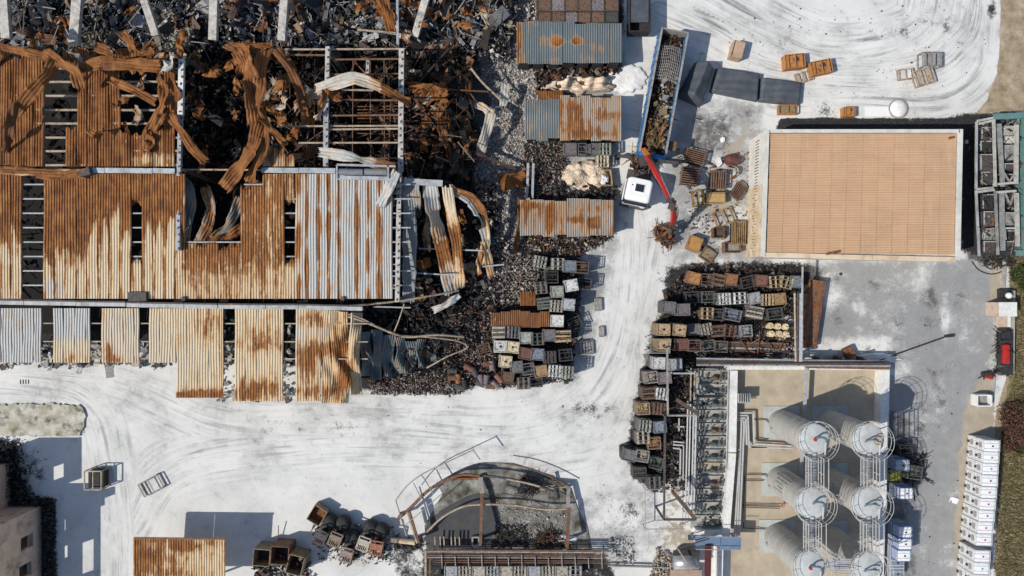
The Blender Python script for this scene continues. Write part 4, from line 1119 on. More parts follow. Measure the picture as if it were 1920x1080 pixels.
b = MB(); b.box((0, -.22, 1.13), (LX+.02, .05, .03)); b.box((0, .22, 1.13), (LX+.02, .05, .03))
ME_TOPBAR = proto_mesh(b, 'top_bar', M_CAGE)

def rbox(b, sx, sy, z0, z1, r=.09, m=0, crown=.03):
    pts = []
    for cx, cy, a0 in ((sx/2-r, sy/2-r, 0), (-sx/2+r, sy/2-r, 90), (-sx/2+r, -sy/2+r, 180), (sx/2-r, -sy/2+r, 270)):
        for k in range(4):
            a = math.radians(a0 + 30*k); pts.append((cx + r*math.cos(a), cy + r*math.sin(a)))
    n = len(pts); V = []; F = []
    lv = [(1, z0), (1, z1-.06), (.975, z1-.015), (.94, z1), (.3, z1+crown)]
    for s_, z in lv: V += [(p[0]*s_, p[1]*s_, z) for p in pts]
    for i in range(len(lv)-1):
        for k in range(n): F.append((i*n+k, i*n+(k+1) % n, (i+1)*n+(k+1) % n, (i+1)*n+k))
    F.append(tuple(range((len(lv)-1)*n, len(lv)*n))); F.append(tuple(range(n))[::-1])
    b.add(V, F, m); return b
b = MB(); rbox(b, LX-.05, LY-.05, .14, 1.09)
# moulded panels in the top of the bottle
for sx in (-1, 1):
    for sy in (-1, 1): b.box((sx*.27, sy*.26, 1.10), (.30, .25, .03))
ME_BOTTLE = proto_mesh(b, 'bottle', M_SCORCH)
b = MB(); b.lathe((0, 0, 1.11), [(.10,0),(.10,.05),(.085,.065),(.02,.07)], 14)
ME_CAP = proto_mesh(b, 'cap', M_CLEAN)
b = MB(); rbox(b, LX-.04, LY-.04, .14, 1.08, .05, crown=.0)
ME_PLATEBOX = proto_mesh(b, 'shell', M_SCORCH)
def residue_mesh(seed, h):
    g = np.random.default_rng(seed); n = 16
    xs = np.linspace(-LX/2+.03, LX/2-.03, n); ys = np.linspace(-LY/2+.03, LY/2-.03, n)
    Xg, Yg = np.meshgrid(xs, ys)
    Z = h + g.normal(0, .05, Xg.shape) + .12*np.sin(Xg*g.uniform(2, 5)+g.uniform(0, 6)) + .1*np.sin(Yg*g.uniform(2, 5)+g.uniform(0, 6))
    Z[0] = Z[-1] = .14; Z[:, 0] = Z[:, -1] = .14
    V = np.stack([Xg, Yg, np.clip(Z, .14, 1.05)], -1).reshape(-1, 3)
    return quad_mesh('residue', V, grid_faces(n, n), M_SCORCH)
ME_RES = [residue_mesh(s, h) for s, h in ((1,.45),(2,.6),(3,.75),(4,.35))]
b = MB(); b.box((0, 0, 1.12), (1, 1, .05)); ME_SLAT = proto_mesh(b, 'slat', M_SCORCH)
b = MB()
for y in (-LY/2+.03, LY/2-.03): b.box((0, y, 1.125), (LX+.02, .08, .05))
for x in (-LX/2+.03, LX/2-.03): b.box((x, 0, 1.127), (.08, LY-.12, .05))
ME_RIM = proto_mesh(b, 'rim', M_SCORCH)
ME_HALF = None
def child(name, me, parent, color, loc=(0,0,0), rz=0.0, scale=None, mat=None):
    o = bpy.data.objects.new(name, me); o.color = (*color, 1); o.location = loc; o.rotation_euler = (0, 0, rz)
    if scale: o.scale = scale
    o.parent = parent; COL.objects.link(o)
    if mat is not None:
        o.material_slots[0].link = 'OBJECT'; o.material_slots[0].material = mat
    return o

C = dict(white=(.66,.66,.64), cream=(.66,.54,.33), tan=(.52,.36,.17), ochre=(.40,.23,.08), orange=(.46,.19,.04), palegreen=(.33,.36,.30), green=(.12,.15,.12), black=(.03,.03,.03),
         dark=(.07,.07,.07), grey=(.17,.17,.175), lgrey=(.38,.40,.41), blue=(.20,.24,.30), red=(.21,.085,.055), purple=(.21,.175,.185), brown=(.18,.10,.06), beige=(.45,.40,.32), rust=(.30,.12,.035), plastic=(.80,.81,.82), bluep=(.10,.20,.42))
NAMES = dict(white='white', cream='cream', tan='tan', ochre='ochre', orange='bright orange', palegreen='pale green', green='dark green', black='black', dark='sooty dark', grey='dark grey', lgrey='light grey', blue='bluish grey', red='red brown', purple='purplish grey', brown='brown', beige='beige', rust='rusty')
SHAPE = dict(plate='closed-top', bars='slat-topped', xbars='cross-slatted', open='open-topped')
def tote(px, py, colr, kind, label, ztop=2.35, tier=1, rz=None, sc=1.0, group='burnt tote containers', wide=1.0, cat='container', cap=False, name='burnt_container'):
    z0 = ztop - LZ*1.03; sc = sc*1.05
    q = W(px, py, ztop)
    wob = (rng.normal(0, .03), rng.normal(0, .03)) if rz is None and ztop > 1.19 else (0, 0); rz = rng.normal(0, .11) if rz is None else rz; px += rng.normal(0, .7); py += rng.normal(0, .7)
    root = empty(name, (q.x, q.y, max(z0, 0)), rz, label, cat, group)
    root.rotation_euler = (wob[0], wob[1], rz)
    c = C[colr]; gm = sum(c)/3; c = tuple(.92*(x*.8 + gm*.2) for x in c); j = lambda k=.15: tuple(np.clip(np.array(c)*rng.uniform(1-k, 1+k), 0, .85))
    S = (wide*sc, sc, 1)
    dk_ = (.08, .07, .065)
    child('pallet', ME_PALLET, root, dk_, scale=S)
    child('cage', ME_CAGE, root, tuple(.35*np.array(c) + .06), scale=S)
    if kind == 'plate':
        child('shell', ME_PLATEBOX, root, j(), scale=S); child('rim', ME_RIM, root, tuple(np.array(j())*.75), scale=(S[0], S[1], 1))
        if cap: child('cap', ME_CAP, root, (.02,.02,.02))
    elif kind == 'bottle':
        child('bottle', ME_BOTTLE, root, j(.05), scale=S); child('cap', ME_CAP, root, (.02,.02,.02))
    elif kind in ('bars', 'xbars'):
        child('residue', ME_RES[rng.integers(0, 4)], root, (.07,.065,.06) if rng.uniform() < .6 else (.16,.12,.08), scale=S)
        ns = int(rng.integers(3, 5))
        for k in range(ns):
            f = (-.40 + .8*k/(ns-1)); w_ = rng.uniform(.13, .2)
            if kind == 'bars': child('slat', ME_SLAT, root, j(), (f*LX*wide*sc, rng.uniform(-.02,.02), 0), rng.uniform(-.04,.04), (w_, LY*sc, 1))
            else: child('slat', ME_SLAT, root, j(), (rng.uniform(-.02,.02), f*LY*sc, 0), rng.uniform(-.04,.04), (LX*wide*sc, w_, 1))
        child('top_bar', ME_TOPBAR, root, tuple(np.array(j())*.6), scale=S)
    else:
        child('residue', ME_RES[rng.integers(0, 4)], root, j(), scale=S)
        child('rim', ME_RIM, root, tuple(.6*np.array(c) + .04), scale=S)
        child('top_bar', ME_TOPBAR, root, tuple(.5*np.array(c) + .03), scale=S)
    return root
ORD = ['first','second','third','fourth','fifth','sixth','seventh','eighth','ninth','tenth','eleventh','twelfth']
def tote_rows(rows, place, vertical=False):
    for rname, ztop, items in rows:
        for i, it in enumerate(items):
            px, py, colr, kind = it[:4]
            kw = dict(it[4]) if len(it) > 4 else {}
            zt = kw.pop('z', ztop)
            look = NAMES[colr]
            where = f'{ORD[i]} from left, {rname}, {place}'
            tote(px, py, colr, kind, f'{look} {SHAPE[kind]} container, {where}', zt, **kw)
            if zt > 1.6:      # the container below it
                s = (HC-zt)/(HC-zt+1.17)
                q = W(px, py, zt); bx, by = PX(q.x, q.y, 1.18)
                tote(bx, by, ['dark','grey','brown','black'][(i*3+len(rname)) % 4] if colr not in ('tan','red','cream') else colr, 'plate', f'container under the {look} one {where}', 1.18, rz=rng.normal(0, .03))
tote_rows([
    ('top row', 1.9, [(1013,490,'palegreen','bars'),(1045,496,'palegreen','bars'),(1068,499,'blue','plate'),(1091,500,'brown','open')]),
    ('second row', 2.3, [(1034,520,'black','open'),(1070,535,'white','plate'),(1096,532,'dark','open',{'z':1.5})]),
    ('third row', 2.3, [(1015,540,'grey','bars'),(1044,546,'palegreen','plate')]),
    ('fourth row', 2.3, [(1020,569,'green','xbars'),(1043,574,'beige','bars'),(1066,570,'lgrey','plate')]),
    ('fifth row', 2.3, [(1044,602,'white','plate'),(1077,607,'dark','open',{'z':1.2})]),
    ('sixth row', 2.3, [(935,623,'beige','xbars'),(963,622,'grey','bars'),(986,634,'palegreen','plate'),(1007,636,'green','bars'),(1030,629,'grey','plate'),(1055,632,'tan','xbars',{'wide':1.2})]),
    ('seventh row', 2.4, [(938,650,'white','plate',{'cap':True}),(961,652,'cream','plate',{'cap':True}),(985,663,'red','plate'),(1008,667,'blue','plate'),(1031,670,'dark','bars'),(1060,667,'black','open')]),
    ('eighth row', 2.3, [(947,678,'cream','plate',{'cap':True}),(969,689,'grey','plate'),(991,692,'grey','open'),(1014,696,'ochre','plate'),(1040,696,'white','bars'),(1064,698,'palegreen','bars')]),
    ('bottom row', 1.2, [(952,709,'brown','plate'),(983,719,'grey','bars'),(1006,716,'dark','open')]),
], 'pile left of road')
tote(908, 656, 'brown', 'open', 'brown open cage tilted among the scorched drums west of the pile', 1.2, rz=.35)
tote_rows([
    ('top row', 1.2, [(1302,521,'orange','plate',{'z':1.3}),(1327,523,'brown','open'),(1349,525,'brown','xbars'),(1372,524,'rust','plate'),(1401,528,'black','open'),(1428,526,'red','plate'),(1456,528,'tan','bars'),(1476,529,'tan','bars'),(1494,529,'blue','plate')]),
    ('second row', 1.2, [(1298,557,'black','open'),(1327,557,'green','open'),(1358,560,'white','bars',{'z':1.4}),(1387,559,'white','bars'),(1415,560,'lgrey','plate'),(1440,562,'tan','bars'),(1463,561,'ochre','plate')]),
    ('third row', 1.3, [(1255,577,'grey','plate',{'z':2.3}),(1282,582,'purple','plate',{'z':2.3}),(1326,587,'tan','bars'),(1347,590,'dark','open'),(1375,590,'blue','open',{'wide':1.35}),(1416,586,'beige','xbars',{'wide':1.3}),(1455,589,'dark','open',{'wide':1.2})]),
    ('fourth row', 1.3, [(1244,619,'tan','plate',{'z':2.4,'cap':True}),(1275,618,'tan','plate',{'z':2.4,'cap':True}),(1302,618,'purple','plate'),(1323,618,'beige','bars'),(1345,621,'brown','xbars'),(1369,620,'red','bars'),(1399,621,'lgrey','open')]),
    ('fifth row', 2.4, [(1245,648,'tan','plate',{'cap':True}),(1278,647,'red','plate'),(1302,648,'red','open'),(1329,647,'grey','open',{'z':1.2}),(1352,650,'green','open',{'z':1.2})]),
    ('sixth row', 2.3, [(1235,681,'white','plate'),(1267,684,'lgrey','plate')]),
    ('seventh row', 2.3, [(1220,708,'beige','open'),(1248,708,'purple','plate')]),
    ('eighth row', 2.3, [(1217,738,'brown','xbars'),(1242,738,'white','bars')]),
    ('ninth row', 2.3, [(1207,767,'tan','open'),(1236,767,'brown','bars')]),
    ('tenth row', 2.3, [(1209,799,'palegreen','bars'),(1237,801,'blue','plate')]),
    ('eleventh row', 2.2, [(1206,823,'beige','bars'),(1228,832,'ochre','open')]),
    ('twelfth row', 2.2, [(1180,855,'grey','plate'),(1205,856,'beige','open'),(1232,870,'green','open',{'z':1.3})]),
    ('last row', 1.9, [(1201,889,'dark','xbars'),(1226,905,'grey','bars',{'z':1.3})]),
], 'pile right of road')
for i, (x, y) in enumerate([(1440,617),(1452,618),(1465,617)]):
    pass
# cream drums in a short row
ring = [(.27,0),(.29,.03),(.29,.28),(.305,.30),(.29,.32),(.29,.58),(.305,.60),(.29,.62),(.29,.86),(.30,.88),(.27,.88),(.25,.86),(.05,.86)]
b = MB(); b.lathe((0,0,0), ring, 18); ME_DRUM = proto_mesh(b, 'drum', M_SCORCH)
b = MB(); b.lathe((.15,0,.86), [(.04,0),(.04,.025),(.01,.03)], 8); ME_BUNG = proto_mesh(b, 'bung', M_CLEAN)
def drum(px, py, z, colr, label, lying=None, tilt=0, group='steel drums'):
    q = W(px, py, z)
    root = empty('steel_drum', q, 0, label, 'drum', group)
    if lying is not None:
        root.rotation_euler = (math.pi/2 + tilt, 0, lying)
    o = child('drum_shell', ME_DRUM, root, tuple(np.clip(np.array(C[colr])*rng.uniform(.8, 1.2), 0, .8)))
    child('bung', ME_BUNG, root, (.03,.03,.03))
    return root
for i, (x, y) in enumerate([(1438,610),(1452,611),(1466,612),(1440,625),(1454,625),(1467,626)]):
    drum(x, y, .0, 'cream', f'cream standing drum, {ORD[i%3]} from the left in the {"north" if i < 3 else "south"} row by the powder drift')
dl = [(839,694,'dark','dark upright-fallen drum at the left end of the drum heap, upper of two',1.5),(840,708,'brown','brown drum below the westmost dark drum of the heap',1.55),(859,701,'rust','rusty drum lying north-south near the west end of the drum heap',.05),
      (900,702,'purple','short purplish drum left of the pair in the middle of the drum heap',.2),(913,703,'purple','purplish drum in the middle of the heap pointing north',-.15),(930,702,'red','red brown drum leaning at the east side of the heap',.7),
      (910,723,'brown','brown drum lying across the southern tip of the drum heap',1.5),(923,716,'purple','purplish drum leaning beside the southern brown drum',.8),(907,682,'red','red drum lying east-west above the heap centre',1.55),(921,676,'purple','long purplish drum standing against the white-topped containers',.15),
      (886,690,'dark','dark drum half covered between the brown cage and the heap',.5),(870,712,'black','black drum behind the rusty north-south drum',.2),(893,716,'dark','sooty drum near the southern edge of the heap',1.2),(871,684,'red','red drum under the bent pipe north of the heap',1.0),(853,722,'dark','sooty drum lying at the lower left corner of the heap',1.3)]
for x, y, c_, lb, a in dl: drum(x, y, .95, c_, lb, lying=a)

# brown burnt row at the top and crates south of the grey sheets
for i, x in enumerate([1020,1046,1071,1095,1120,1146]):
    tote(x, 8, ['brown','purple','brown','brown','purple','brown'][i], 'plate', f'brown fused container at the top edge, {ORD[i]} from the left above the blue-grey sheets', 2.3, rz=0, sc=1.12)
    tote(x, 30, ['brown','brown','purple','brown','brown','dark'][i], 'plate', f'scorched brown container just above the blue-grey sheet roof, {ORD[i]} from the left', 2.0, rz=0, sc=1.1)
for i, (x, c_) in enumerate([(1069,'purple'),(1096,'grey'),(1112,'grey'),(1134,'palegreen')]):
    tote(x, 279, c_, ['plate','open','plate','bars'][i], f'burnt container under the edge of the ochre sheets, {ORD[i]} from the left', 1.7, rz=0, cap=i == 2)
tote(1130, 302, 'cream', 'bars', 'cream slatted crate at the upper right corner of the rounded foam heap', 1.3, rz=0)
# ------------------------------------------------------------------ blue scrap trailer, truck cab and loader crane
M_BLUE = mat_plain('blue_lorry_paint', (0.02, 0.14, 0.36), (0.03, 0.17, 0.40), 3, 0.45, dirt=.6, dirtc=(.2,.22,.24), dscale=1.3)
M_TRIM = mat_plain('worn_pale_steel', (0.36, 0.34, 0.32), (0.24, 0.22, 0.20), 4, 0.6, dirt=.5, rust=.25)
M_RED = mat_plain('red_crane_paint', (0.46, 0.025, 0.022), (0.36, 0.02, 0.02), 4, 0.4, dirt=.3)
M_INNER = mat_plain('scraped_inner_steel', (0.10, 0.08, 0.065), (0.055, 0.045, 0.04), 3, 0.8, rust=.4)
ZT = 3.0
A, B_, C_, D_ = W(1241,53,ZT), W(1291,60,ZT), W(1248,292,ZT), W(1199,285,ZT)
top_mid = (A+B_)/2; bot_mid = (C_+D_)/2; ax = (top_mid-bot_mid); TL_ = ax.length; ax.normalize(); sd = Vector((ax.y, -ax.x, 0))
TW = 2.34; ctr = (top_mid+bot_mid)/2; rz_t = math.atan2(ax.y, ax.x)
trl = empty('scrap_trailer', (ctr.x, ctr.y, 0), 0, 'long blue tipping trailer filled with burnt scrap, parked behind the white truck cab', 'trailer')
RT = Matrix.Rotation(rz_t, 3, 'Z')
def tl(u, v, z): return Vector((ctr.x, ctr.y, 0)) + ax*u + sd*v + Vector((0,0,z))
b = MB(); b.beam(tl(-TL_/2, 0, 1.05), tl(TL_/2, 0, 1.05), TW-.1, .12); b.build('floor', M_INNER, trl)
for v, nm in ((-TW/2, 'side_wall'), (TW/2, 'side_wall')):
    b = MB(); b.beam(tl(-TL_/2, v, 2.0), tl(TL_/2, v, 2.0), .07, 1.9)
    for k in range(13):
        u = -TL_/2 + .25 + k*(TL_-.5)/12; b.beam(tl(u, v + math.copysign(.06, v), 1.1), tl(u, v + math.copysign(.06, v), 2.85), .09, .08)
    w_ = b.build(nm, M_BLUE, trl)
    b = MB(); b.beam(tl(-TL_/2, v, 2.99), tl(TL_/2, v, 2.99), .16, .1); b.build('top_rail', M_TRIM, w_)
for u in (-TL_/2, TL_/2):
    b = MB(); b.beam(tl(u, -TW/2+.06, 2.0), tl(u, TW/2-.06, 2.0), .08, 1.9)
    b.beam(tl(u + math.copysign(.16, u)*(u < 0), -TW/2, 2.9), tl(u + math.copysign(.16, u)*(u < 0), TW/2, 2.9), .26 if u < 0 else .1, .16, 0)
    b.build('end_wall', M_BLUE if u < 0 else M_TRIM, trl)
b = MB()
for v in (-.45, .45): b.beam(tl(-TL_/2-.8, v, .8), tl(TL_/2, v, .8), .14, .3)
b.build('chassis', M_DARKSTEEL, trl)
for k, u in enumerate([TL_/2-1.2, TL_/2-2.5, TL_/2-3.8, -TL_/2+1.4]):
    for v in (-TW/2+.2, TW/2-.2):
        R = Matrix.Rotation(rz_t, 3, 'Z') @ Matrix.Rotation(math.pi/2, 3, 'X')
        b = MB(); b.lathe(tl(u, v, .5) , [(.3,-.15),(.5,-.14),(.5,.14),(.3,.15)], 20, R=R); wh = b.build('wheel', M_RUBBER, trl)
        b = MB(); b.lathe(tl(u, v, .5), [(.28,-.155),(.28,.155),(.1,.16)], 14, R=R); b.build('rim', M_STEEL, wh)
# load
def tpoly(u0, u1, v0, v1): return [PX(*(tl(u, v, 2.0)[:2]), 2.0) for u, v in ((u0,v0),(u1,v0),(u1,v1),(u0,v1))]
debris('scrap_load', [
    dict(poly=tpoly(-TL_/2+.2, TL_/2-.2, -TW/2+.2, TW/2-.2), n=3200, kinds={'shard':.5,'rod':.05,'chunk':.45}, palette=PAL_RUST*2+[(.2,.16,.13),(.14,.11,.09),(.28,.25,.22),(.07,.06,.055)]+PAL_DARK, size=.11, zr=(1.1,2.3), tilt=1.2),
    dict(poly=tpoly(-TL_/2+1.0, -TL_/2+3.4, -.75, .95), n=420, kinds={'shard':.6,'chunk':.4}, palette=[(.17,.10,.05),(.20,.12,.05),(.10,.06,.035),(.13,.10,.06)], size=.2, zr=(1.8,2.7), tilt=1.2),
    dict(poly=tpoly(-TL_/2+.2, TL_/2-3.5, -.1, 1.15), n=120, kinds={'shard':1}, palette=[(.34,.31,.26),(.28,.29,.28),(.36,.30,.20)], size=.13, zr=(1.9,2.5), tilt=.8)],
    'heap of rusty scrap and bent metal filling the blue trailer', cat='scrap')
# cage mesh grid lying on the load
gr = empty('wire_cage', tl(TL_/2-2.9, .1, 2.3), 0, 'crumpled grey wire cage lying on the scrap at the upper end of the blue trailer', 'cage')
b = MB()
for layer in range(2):
    for k in range(12):
        u = TL_/2-4.4 + k*.27; b.tube([tl(u, -.95, 2.35 + .2*math.sin(k)+layer*.15), tl(u+.15, 0, 2.55 + .15*math.sin(k*2)+layer*.15), tl(u, .95, 2.35+layer*.15)], .017, 4)
        v = -.95 + k*.172; b.tube([tl(TL_/2-4.4, v, 2.38+layer*.15), tl(TL_/2-2.9, v+.06, 2.58+layer*.15), tl(TL_/2-1.3, v, 2.4 + .1*math.sin(k)+layer*.15)], .017, 4)
b.build('wire_mesh', M_TRIM, gr)
for k, (u, v, c_, s_) in enumerate([(-.3,.35,(.26,.29,.29),.5),(-1.6,.35,(.28,.22,.13),.6),(-1.0,-.45,(.2,.17,.07),.36),(1.3,.0,(.3,.31,.30),.4)]):
    lb = ['pale crushed canister in the middle of the trailer load','tan slatted crate in the lower half of the trailer load','small olive box at the left wall inside the trailer','torn white sheet across the trailer load centre'][k]
    o_ = empty(['canister','crate','box','torn_sheet'][k], tl(u, v, 2.2), 0, lb, ['canister','crate','box','sheet'][k])
    b = MB(); b.box(tl(u, v, 2.35), (s_, s_*1.1, .3), rz_t + .3*k)
    for q in range(4): b.box(tl(u + (q-1.5)*s_*.24, v, 2.52), (s_*.14, s_*1.1, .05), rz_t+.3*k)
    b.build('panel', mat_plain('load_item_%d' % k, c_, None, 4, .7, dirt=.5), o_)

# cab
cc = W(1199, 356, 3.0); ct = empty('truck_cab', (cc.x, cc.y, 0), 0, 'white truck cab with square dark roof hatch in front of the blue trailer', 'truck')
ca = math.radians(-102); cf = Vector((math.cos(ca), math.sin(ca), 0)); cs = Vector((-cf.y, cf.x, 0))
def cl(u, v, z): return Vector((cc.x, cc.y, 0)) + cf*u + cs*v + Vector((0,0,z))
M_CABW = mat_plain('white_cab_paint', (0.82, 0.82, 0.82), (0.78, 0.78, 0.78), 3, 0.3, dirt=.12, dirtc=(.4,.4,.4), spec=.5)
# cab shell as a lofted rounded box
def loft(levels, mat, name, parent, n=6):
    """levels: (z, u0, u1, vhalf, r)"""
    V = []; F = []; cnt = None
    for z, u0, u1, vh, r in levels:
        ring_ = []
        for cu, cv, a0 in ((u1-r, vh-r, 0), (u0+r, vh-r, 90), (u0+r, -vh+r, 180), (u1-r, -vh+r, 270)):
            for k in range(n+1):
                a = math.radians(a0 + 90*k/n); ring_.append(cl(cu + r*math.cos(a), cv + r*math.sin(a), z))
        cnt = len(ring_); V += ring_
    for i in range(len(levels)-1):
        for k in range(cnt): F.append((i*cnt+k, i*cnt+(k+1) % cnt, (i+1)*cnt+(k+1) % cnt, (i+1)*cnt+k))
    F.append(tuple(range(cnt))[::-1]); F.append(tuple(range((len(levels)-1)*cnt, len(levels)*cnt)))
    b = MB(); b.add(V, F); return b.build(name, mat, parent, True)
loft([(.5,-1.05,1.20,1.16,.18),(1.5,-1.05,1.22,1.20,.22),(1.75,-1.05,1.18,1.20,.24)], M_CABW, 'body', ct)
loft([(1.75,-1.03,1.16,1.17,.24),(2.45,-1.02,1.05,1.14,.24)], M_GLASSDARK, 'window_band', ct)
rf_ = loft([(2.45,-1.05,1.06,1.17,.28),(2.75,-1.05,.98,1.14,.28),(3.0,-1.02,.82,1.05,.30),(3.08,-.95,.65,.92,.3)], M_CABW, 'roof', ct)
for p_ in rf_.data.polygons:
    if len(p_.vertices) > 4: p_.use_smooth = False
b = MB(); b.box(cl(-.15, -.02, 3.10), (.66, .78, .07), ca); b.build('roof_hatch', M_GLASSDARK, rf_)
b = MB(); b.box(cl(-.15, -.02, 3.085), (.76, .88, .06), ca); b.build('hatch_frame', M_CABW, rf_)
b = MB(); b.lathe(cl(-.3, -.72, 3.08), [(.05,0),(.05,.06),(.01,.08)], 10); b.build('aerial', M_BLACK, rf_)
for s_ in (-1, 1):
    b = MB(); b.box(cl(1.18, s_*.95, 2.1), (.1, .22, .5), ca); b.beam(cl(.95, s_*1.12, 2.4), cl(1.2, s_*1.28, 2.3), .05); b.box(cl(1.2, s_*1.32, 2.15), (.12, .24, .55), ca); b.build('mirror', M_BLACK, ct)
    b = MB(); b.box(cl(1.22, s_*.85, .9), (.06, .4, .25), ca); b.build('headlight', M_WHITE, ct)
    b = MB(); R = Matrix.Rotation(ca, 3, 'Z') @ Matrix.Rotation(math.pi/2, 3, 'X'); b.lathe(cl(.1, s_*1.0, .5), [(.3,-.15),(.5,-.14),(.5,.14),(.3,.15)], 20, R=R); b.build('wheel', M_RUBBER, ct)
b = MB(); b.box(cl(1.25, 0, .55), (.22, 2.3, .5), ca); b.build('bumper', M_DARKSTEEL, ct)
b = MB(); b.box(cl(1.2, 0, 2.5), (.3, 2.1, .06), ca); b.build('sun_visor', M_GLASSDARK, ct)
b = MB()
for v in (-.4, .4): b.beam(cl(-1.0, v, .8), cl(-4.2, v, .8), .14, .28)
b.box(cl(-1.6, 0, .95), (.9, 2.2, .25), ca); b.build('chassis', M_DARKSTEEL, ct)

# crane
kb = W(1212, 300, 2.0); kr = empty('loader_crane', (kb.x, kb.y, 0), 0, 'red loader crane behind the truck cab, arm reaching down to its grab', 'crane')
b = MB(); b.box((kb.x, kb.y, 1.3), (1.0, .9, 1.0), .2); b.lathe((kb.x, kb.y, 1.6), [(.35,0),(.3,2.0),(.28,2.4)], 14); b.build('column', M_DARKSTEEL, kr)
p0, p1, p2, p3 = W(1213, 292, 4.6), W(1257, 376, 5.4), W(1263, 392, 4.8), W(1262, 418, 2.9)
b = MB(); b.beam(p0, (p0+p1)/2, .42, .44); b.build('boom', M_RED, kr)
b = MB(); b.beam((p0+p1)/2 - (p1-p0)*.02, p1, .32, .34); b.build('boom_extension', M_RED, kr)
b = MB(); b.beam(p0*.7+p1*.3+Vector((.25,.1,.1)), p1 + Vector((.1,0,.2)), .1, .1); b.build('ram', M_STEEL, kr)
b = MB(); b.box(p1*.5+p2*.5, (.5, .8, .5), -.3); b.tube([p1+Vector((-.3,0,0)), p1+Vector((.3,0,0))], .22, 10); b.tube([p2+Vector((-.25,0,0)), p2+Vector((.25,0,0))], .18, 10); b.build('elbow', M_DARKSTEEL, kr)
b = MB(); b.beam(p2, p3, .38, .36); b.build('arm', M_RED, kr)
p4 = W(1262, 430, 2.0); b = MB(); b.beam(p3, p4, .16, .16); b.build('arm_extension', M_DARKSTEEL, kr)
b = MB(); b.beam(W(1218,296,4.3), W(1206, 280, 3.3), .36, .3); b.build('slew_post', mat_plain('orange_paint', (.52,.16,.03), (.4,.13,.03), 3, .5, dirt=.3), kr)
b = MB()
for k in range(3): b.tube(interp_path([p0+Vector((.1*k,0,.25)), (p0+p1)/2+Vector((.1*k,.1,.5)), p1+Vector((.1*k,0,.3)), p2+Vector((.15+.1*k,-.1,.3)), p3+Vector((.2,0,.2))], .4), .025, 5)
b.build('hydraulic_hose', M_BLACK, kr)
gb = empty('grab', (p4.x, p4.y, 0), 0, 'rusty claw grab hanging from the red crane arm over scrap', 'grab')
for k in range(5):
    a = k*2*math.pi/5; d = Vector((math.cos(a), math.sin(a), 0))
    b = MB(); q0 = p4 + Vector((-.3,-.1,-.1)); b.tube([q0, q0 + d*.55 + Vector((0,0,-.3)), q0 + d*.65 + Vector((0,0,-.9)), q0 + d*.2 + Vector((0,0,-1.35))], [.13,.15,.11,.03], 6); b.build('claw', M_RUST, gb)
b = MB(); b.lathe(p4 + Vector((-.3,-.1,-.25)), [(.2,0),(.3,.1),(.25,.4),(.12,.5)], 12); b.build('rotator', M_DARKSTEEL, gb)
debris('grab_scrap', [dict(poly=[(1224,428),(1240,420),(1262,436),(1266,456),(1250,462),(1230,448)], n=700, kinds={'shard':.5,'rod':.1,'chunk':.4}, palette=PAL_RUST+[(.25,.12,.06),(.2,.14,.08)], size=.10, zr=(.1,1.2), tilt=1.3)],
       'tuft of rusty scrap under the crane grab at the roadside', cat='scrap')
# outriggers and clutter between cab and trailer
og = empty('outrigger', W(1212, 302, 0), 0, 'dark outrigger beam of the crane stretched across behind the cab', 'outrigger')
b = MB(); b.beam(W(1160, 292, .9), W(1270, 306, .9), .25, .25); b.build('beam', M_DARKSTEEL, og)
for x, y in ((1160,292),(1270,306)):
    b = MB(); q = W(x, y, .9); b.tube([(q.x, q.y, .06), (q.x, q.y, 1.1)], .1, 8); b.lathe((q.x, q.y, .0), [(.28,0),(.28,.06),(.1,.08)], 12); b.build('foot', M_DARKSTEEL, og)
debris('dropped_scrap', [dict(poly=[(1180,290),(1225,296),(1222,325),(1192,322)], n=200, kinds={'shard':.4,'rod':.4,'chunk':.2}, palette=PAL_DARK+PAL_RUST+[(.3,.2,.05)], size=.15, zr=(.1,1.3), tilt=1.2)],
       'tangle of dark scrap and parts between trailer and cab', cat='scrap')

# box with white sack next to the foam
bx_ = empty('open_box', W(1130, 337, 0), 0, 'low tan box holding a crumpled white sack beside the round foam heap', 'box')
b = MB(); 
for (x0, y0, x1, y1) in ((1117,321,1144,320),(1144,320,1147,349),(1147,349,1115,347),(1115,347,1117,321)): b.beam(W(x0, y0, .5), W(x1, y1, .5), .06, .95)
b.build('box_side', mat_plain('tan_board', (.42,.30,.17), (.33,.24,.14), 4, .8), bx_)
q = W(1132, 336, 1.0); sk = lump('sack', 'crumpled white sack inside the low tan box', 'sack', (q.x, q.y), .52, .55, 1.05, mat_plain('white_sack', (.78,.79,.80), (.62,.63,.65), 6, .7, dirt=.1, bstr=.8), 12, res=20)

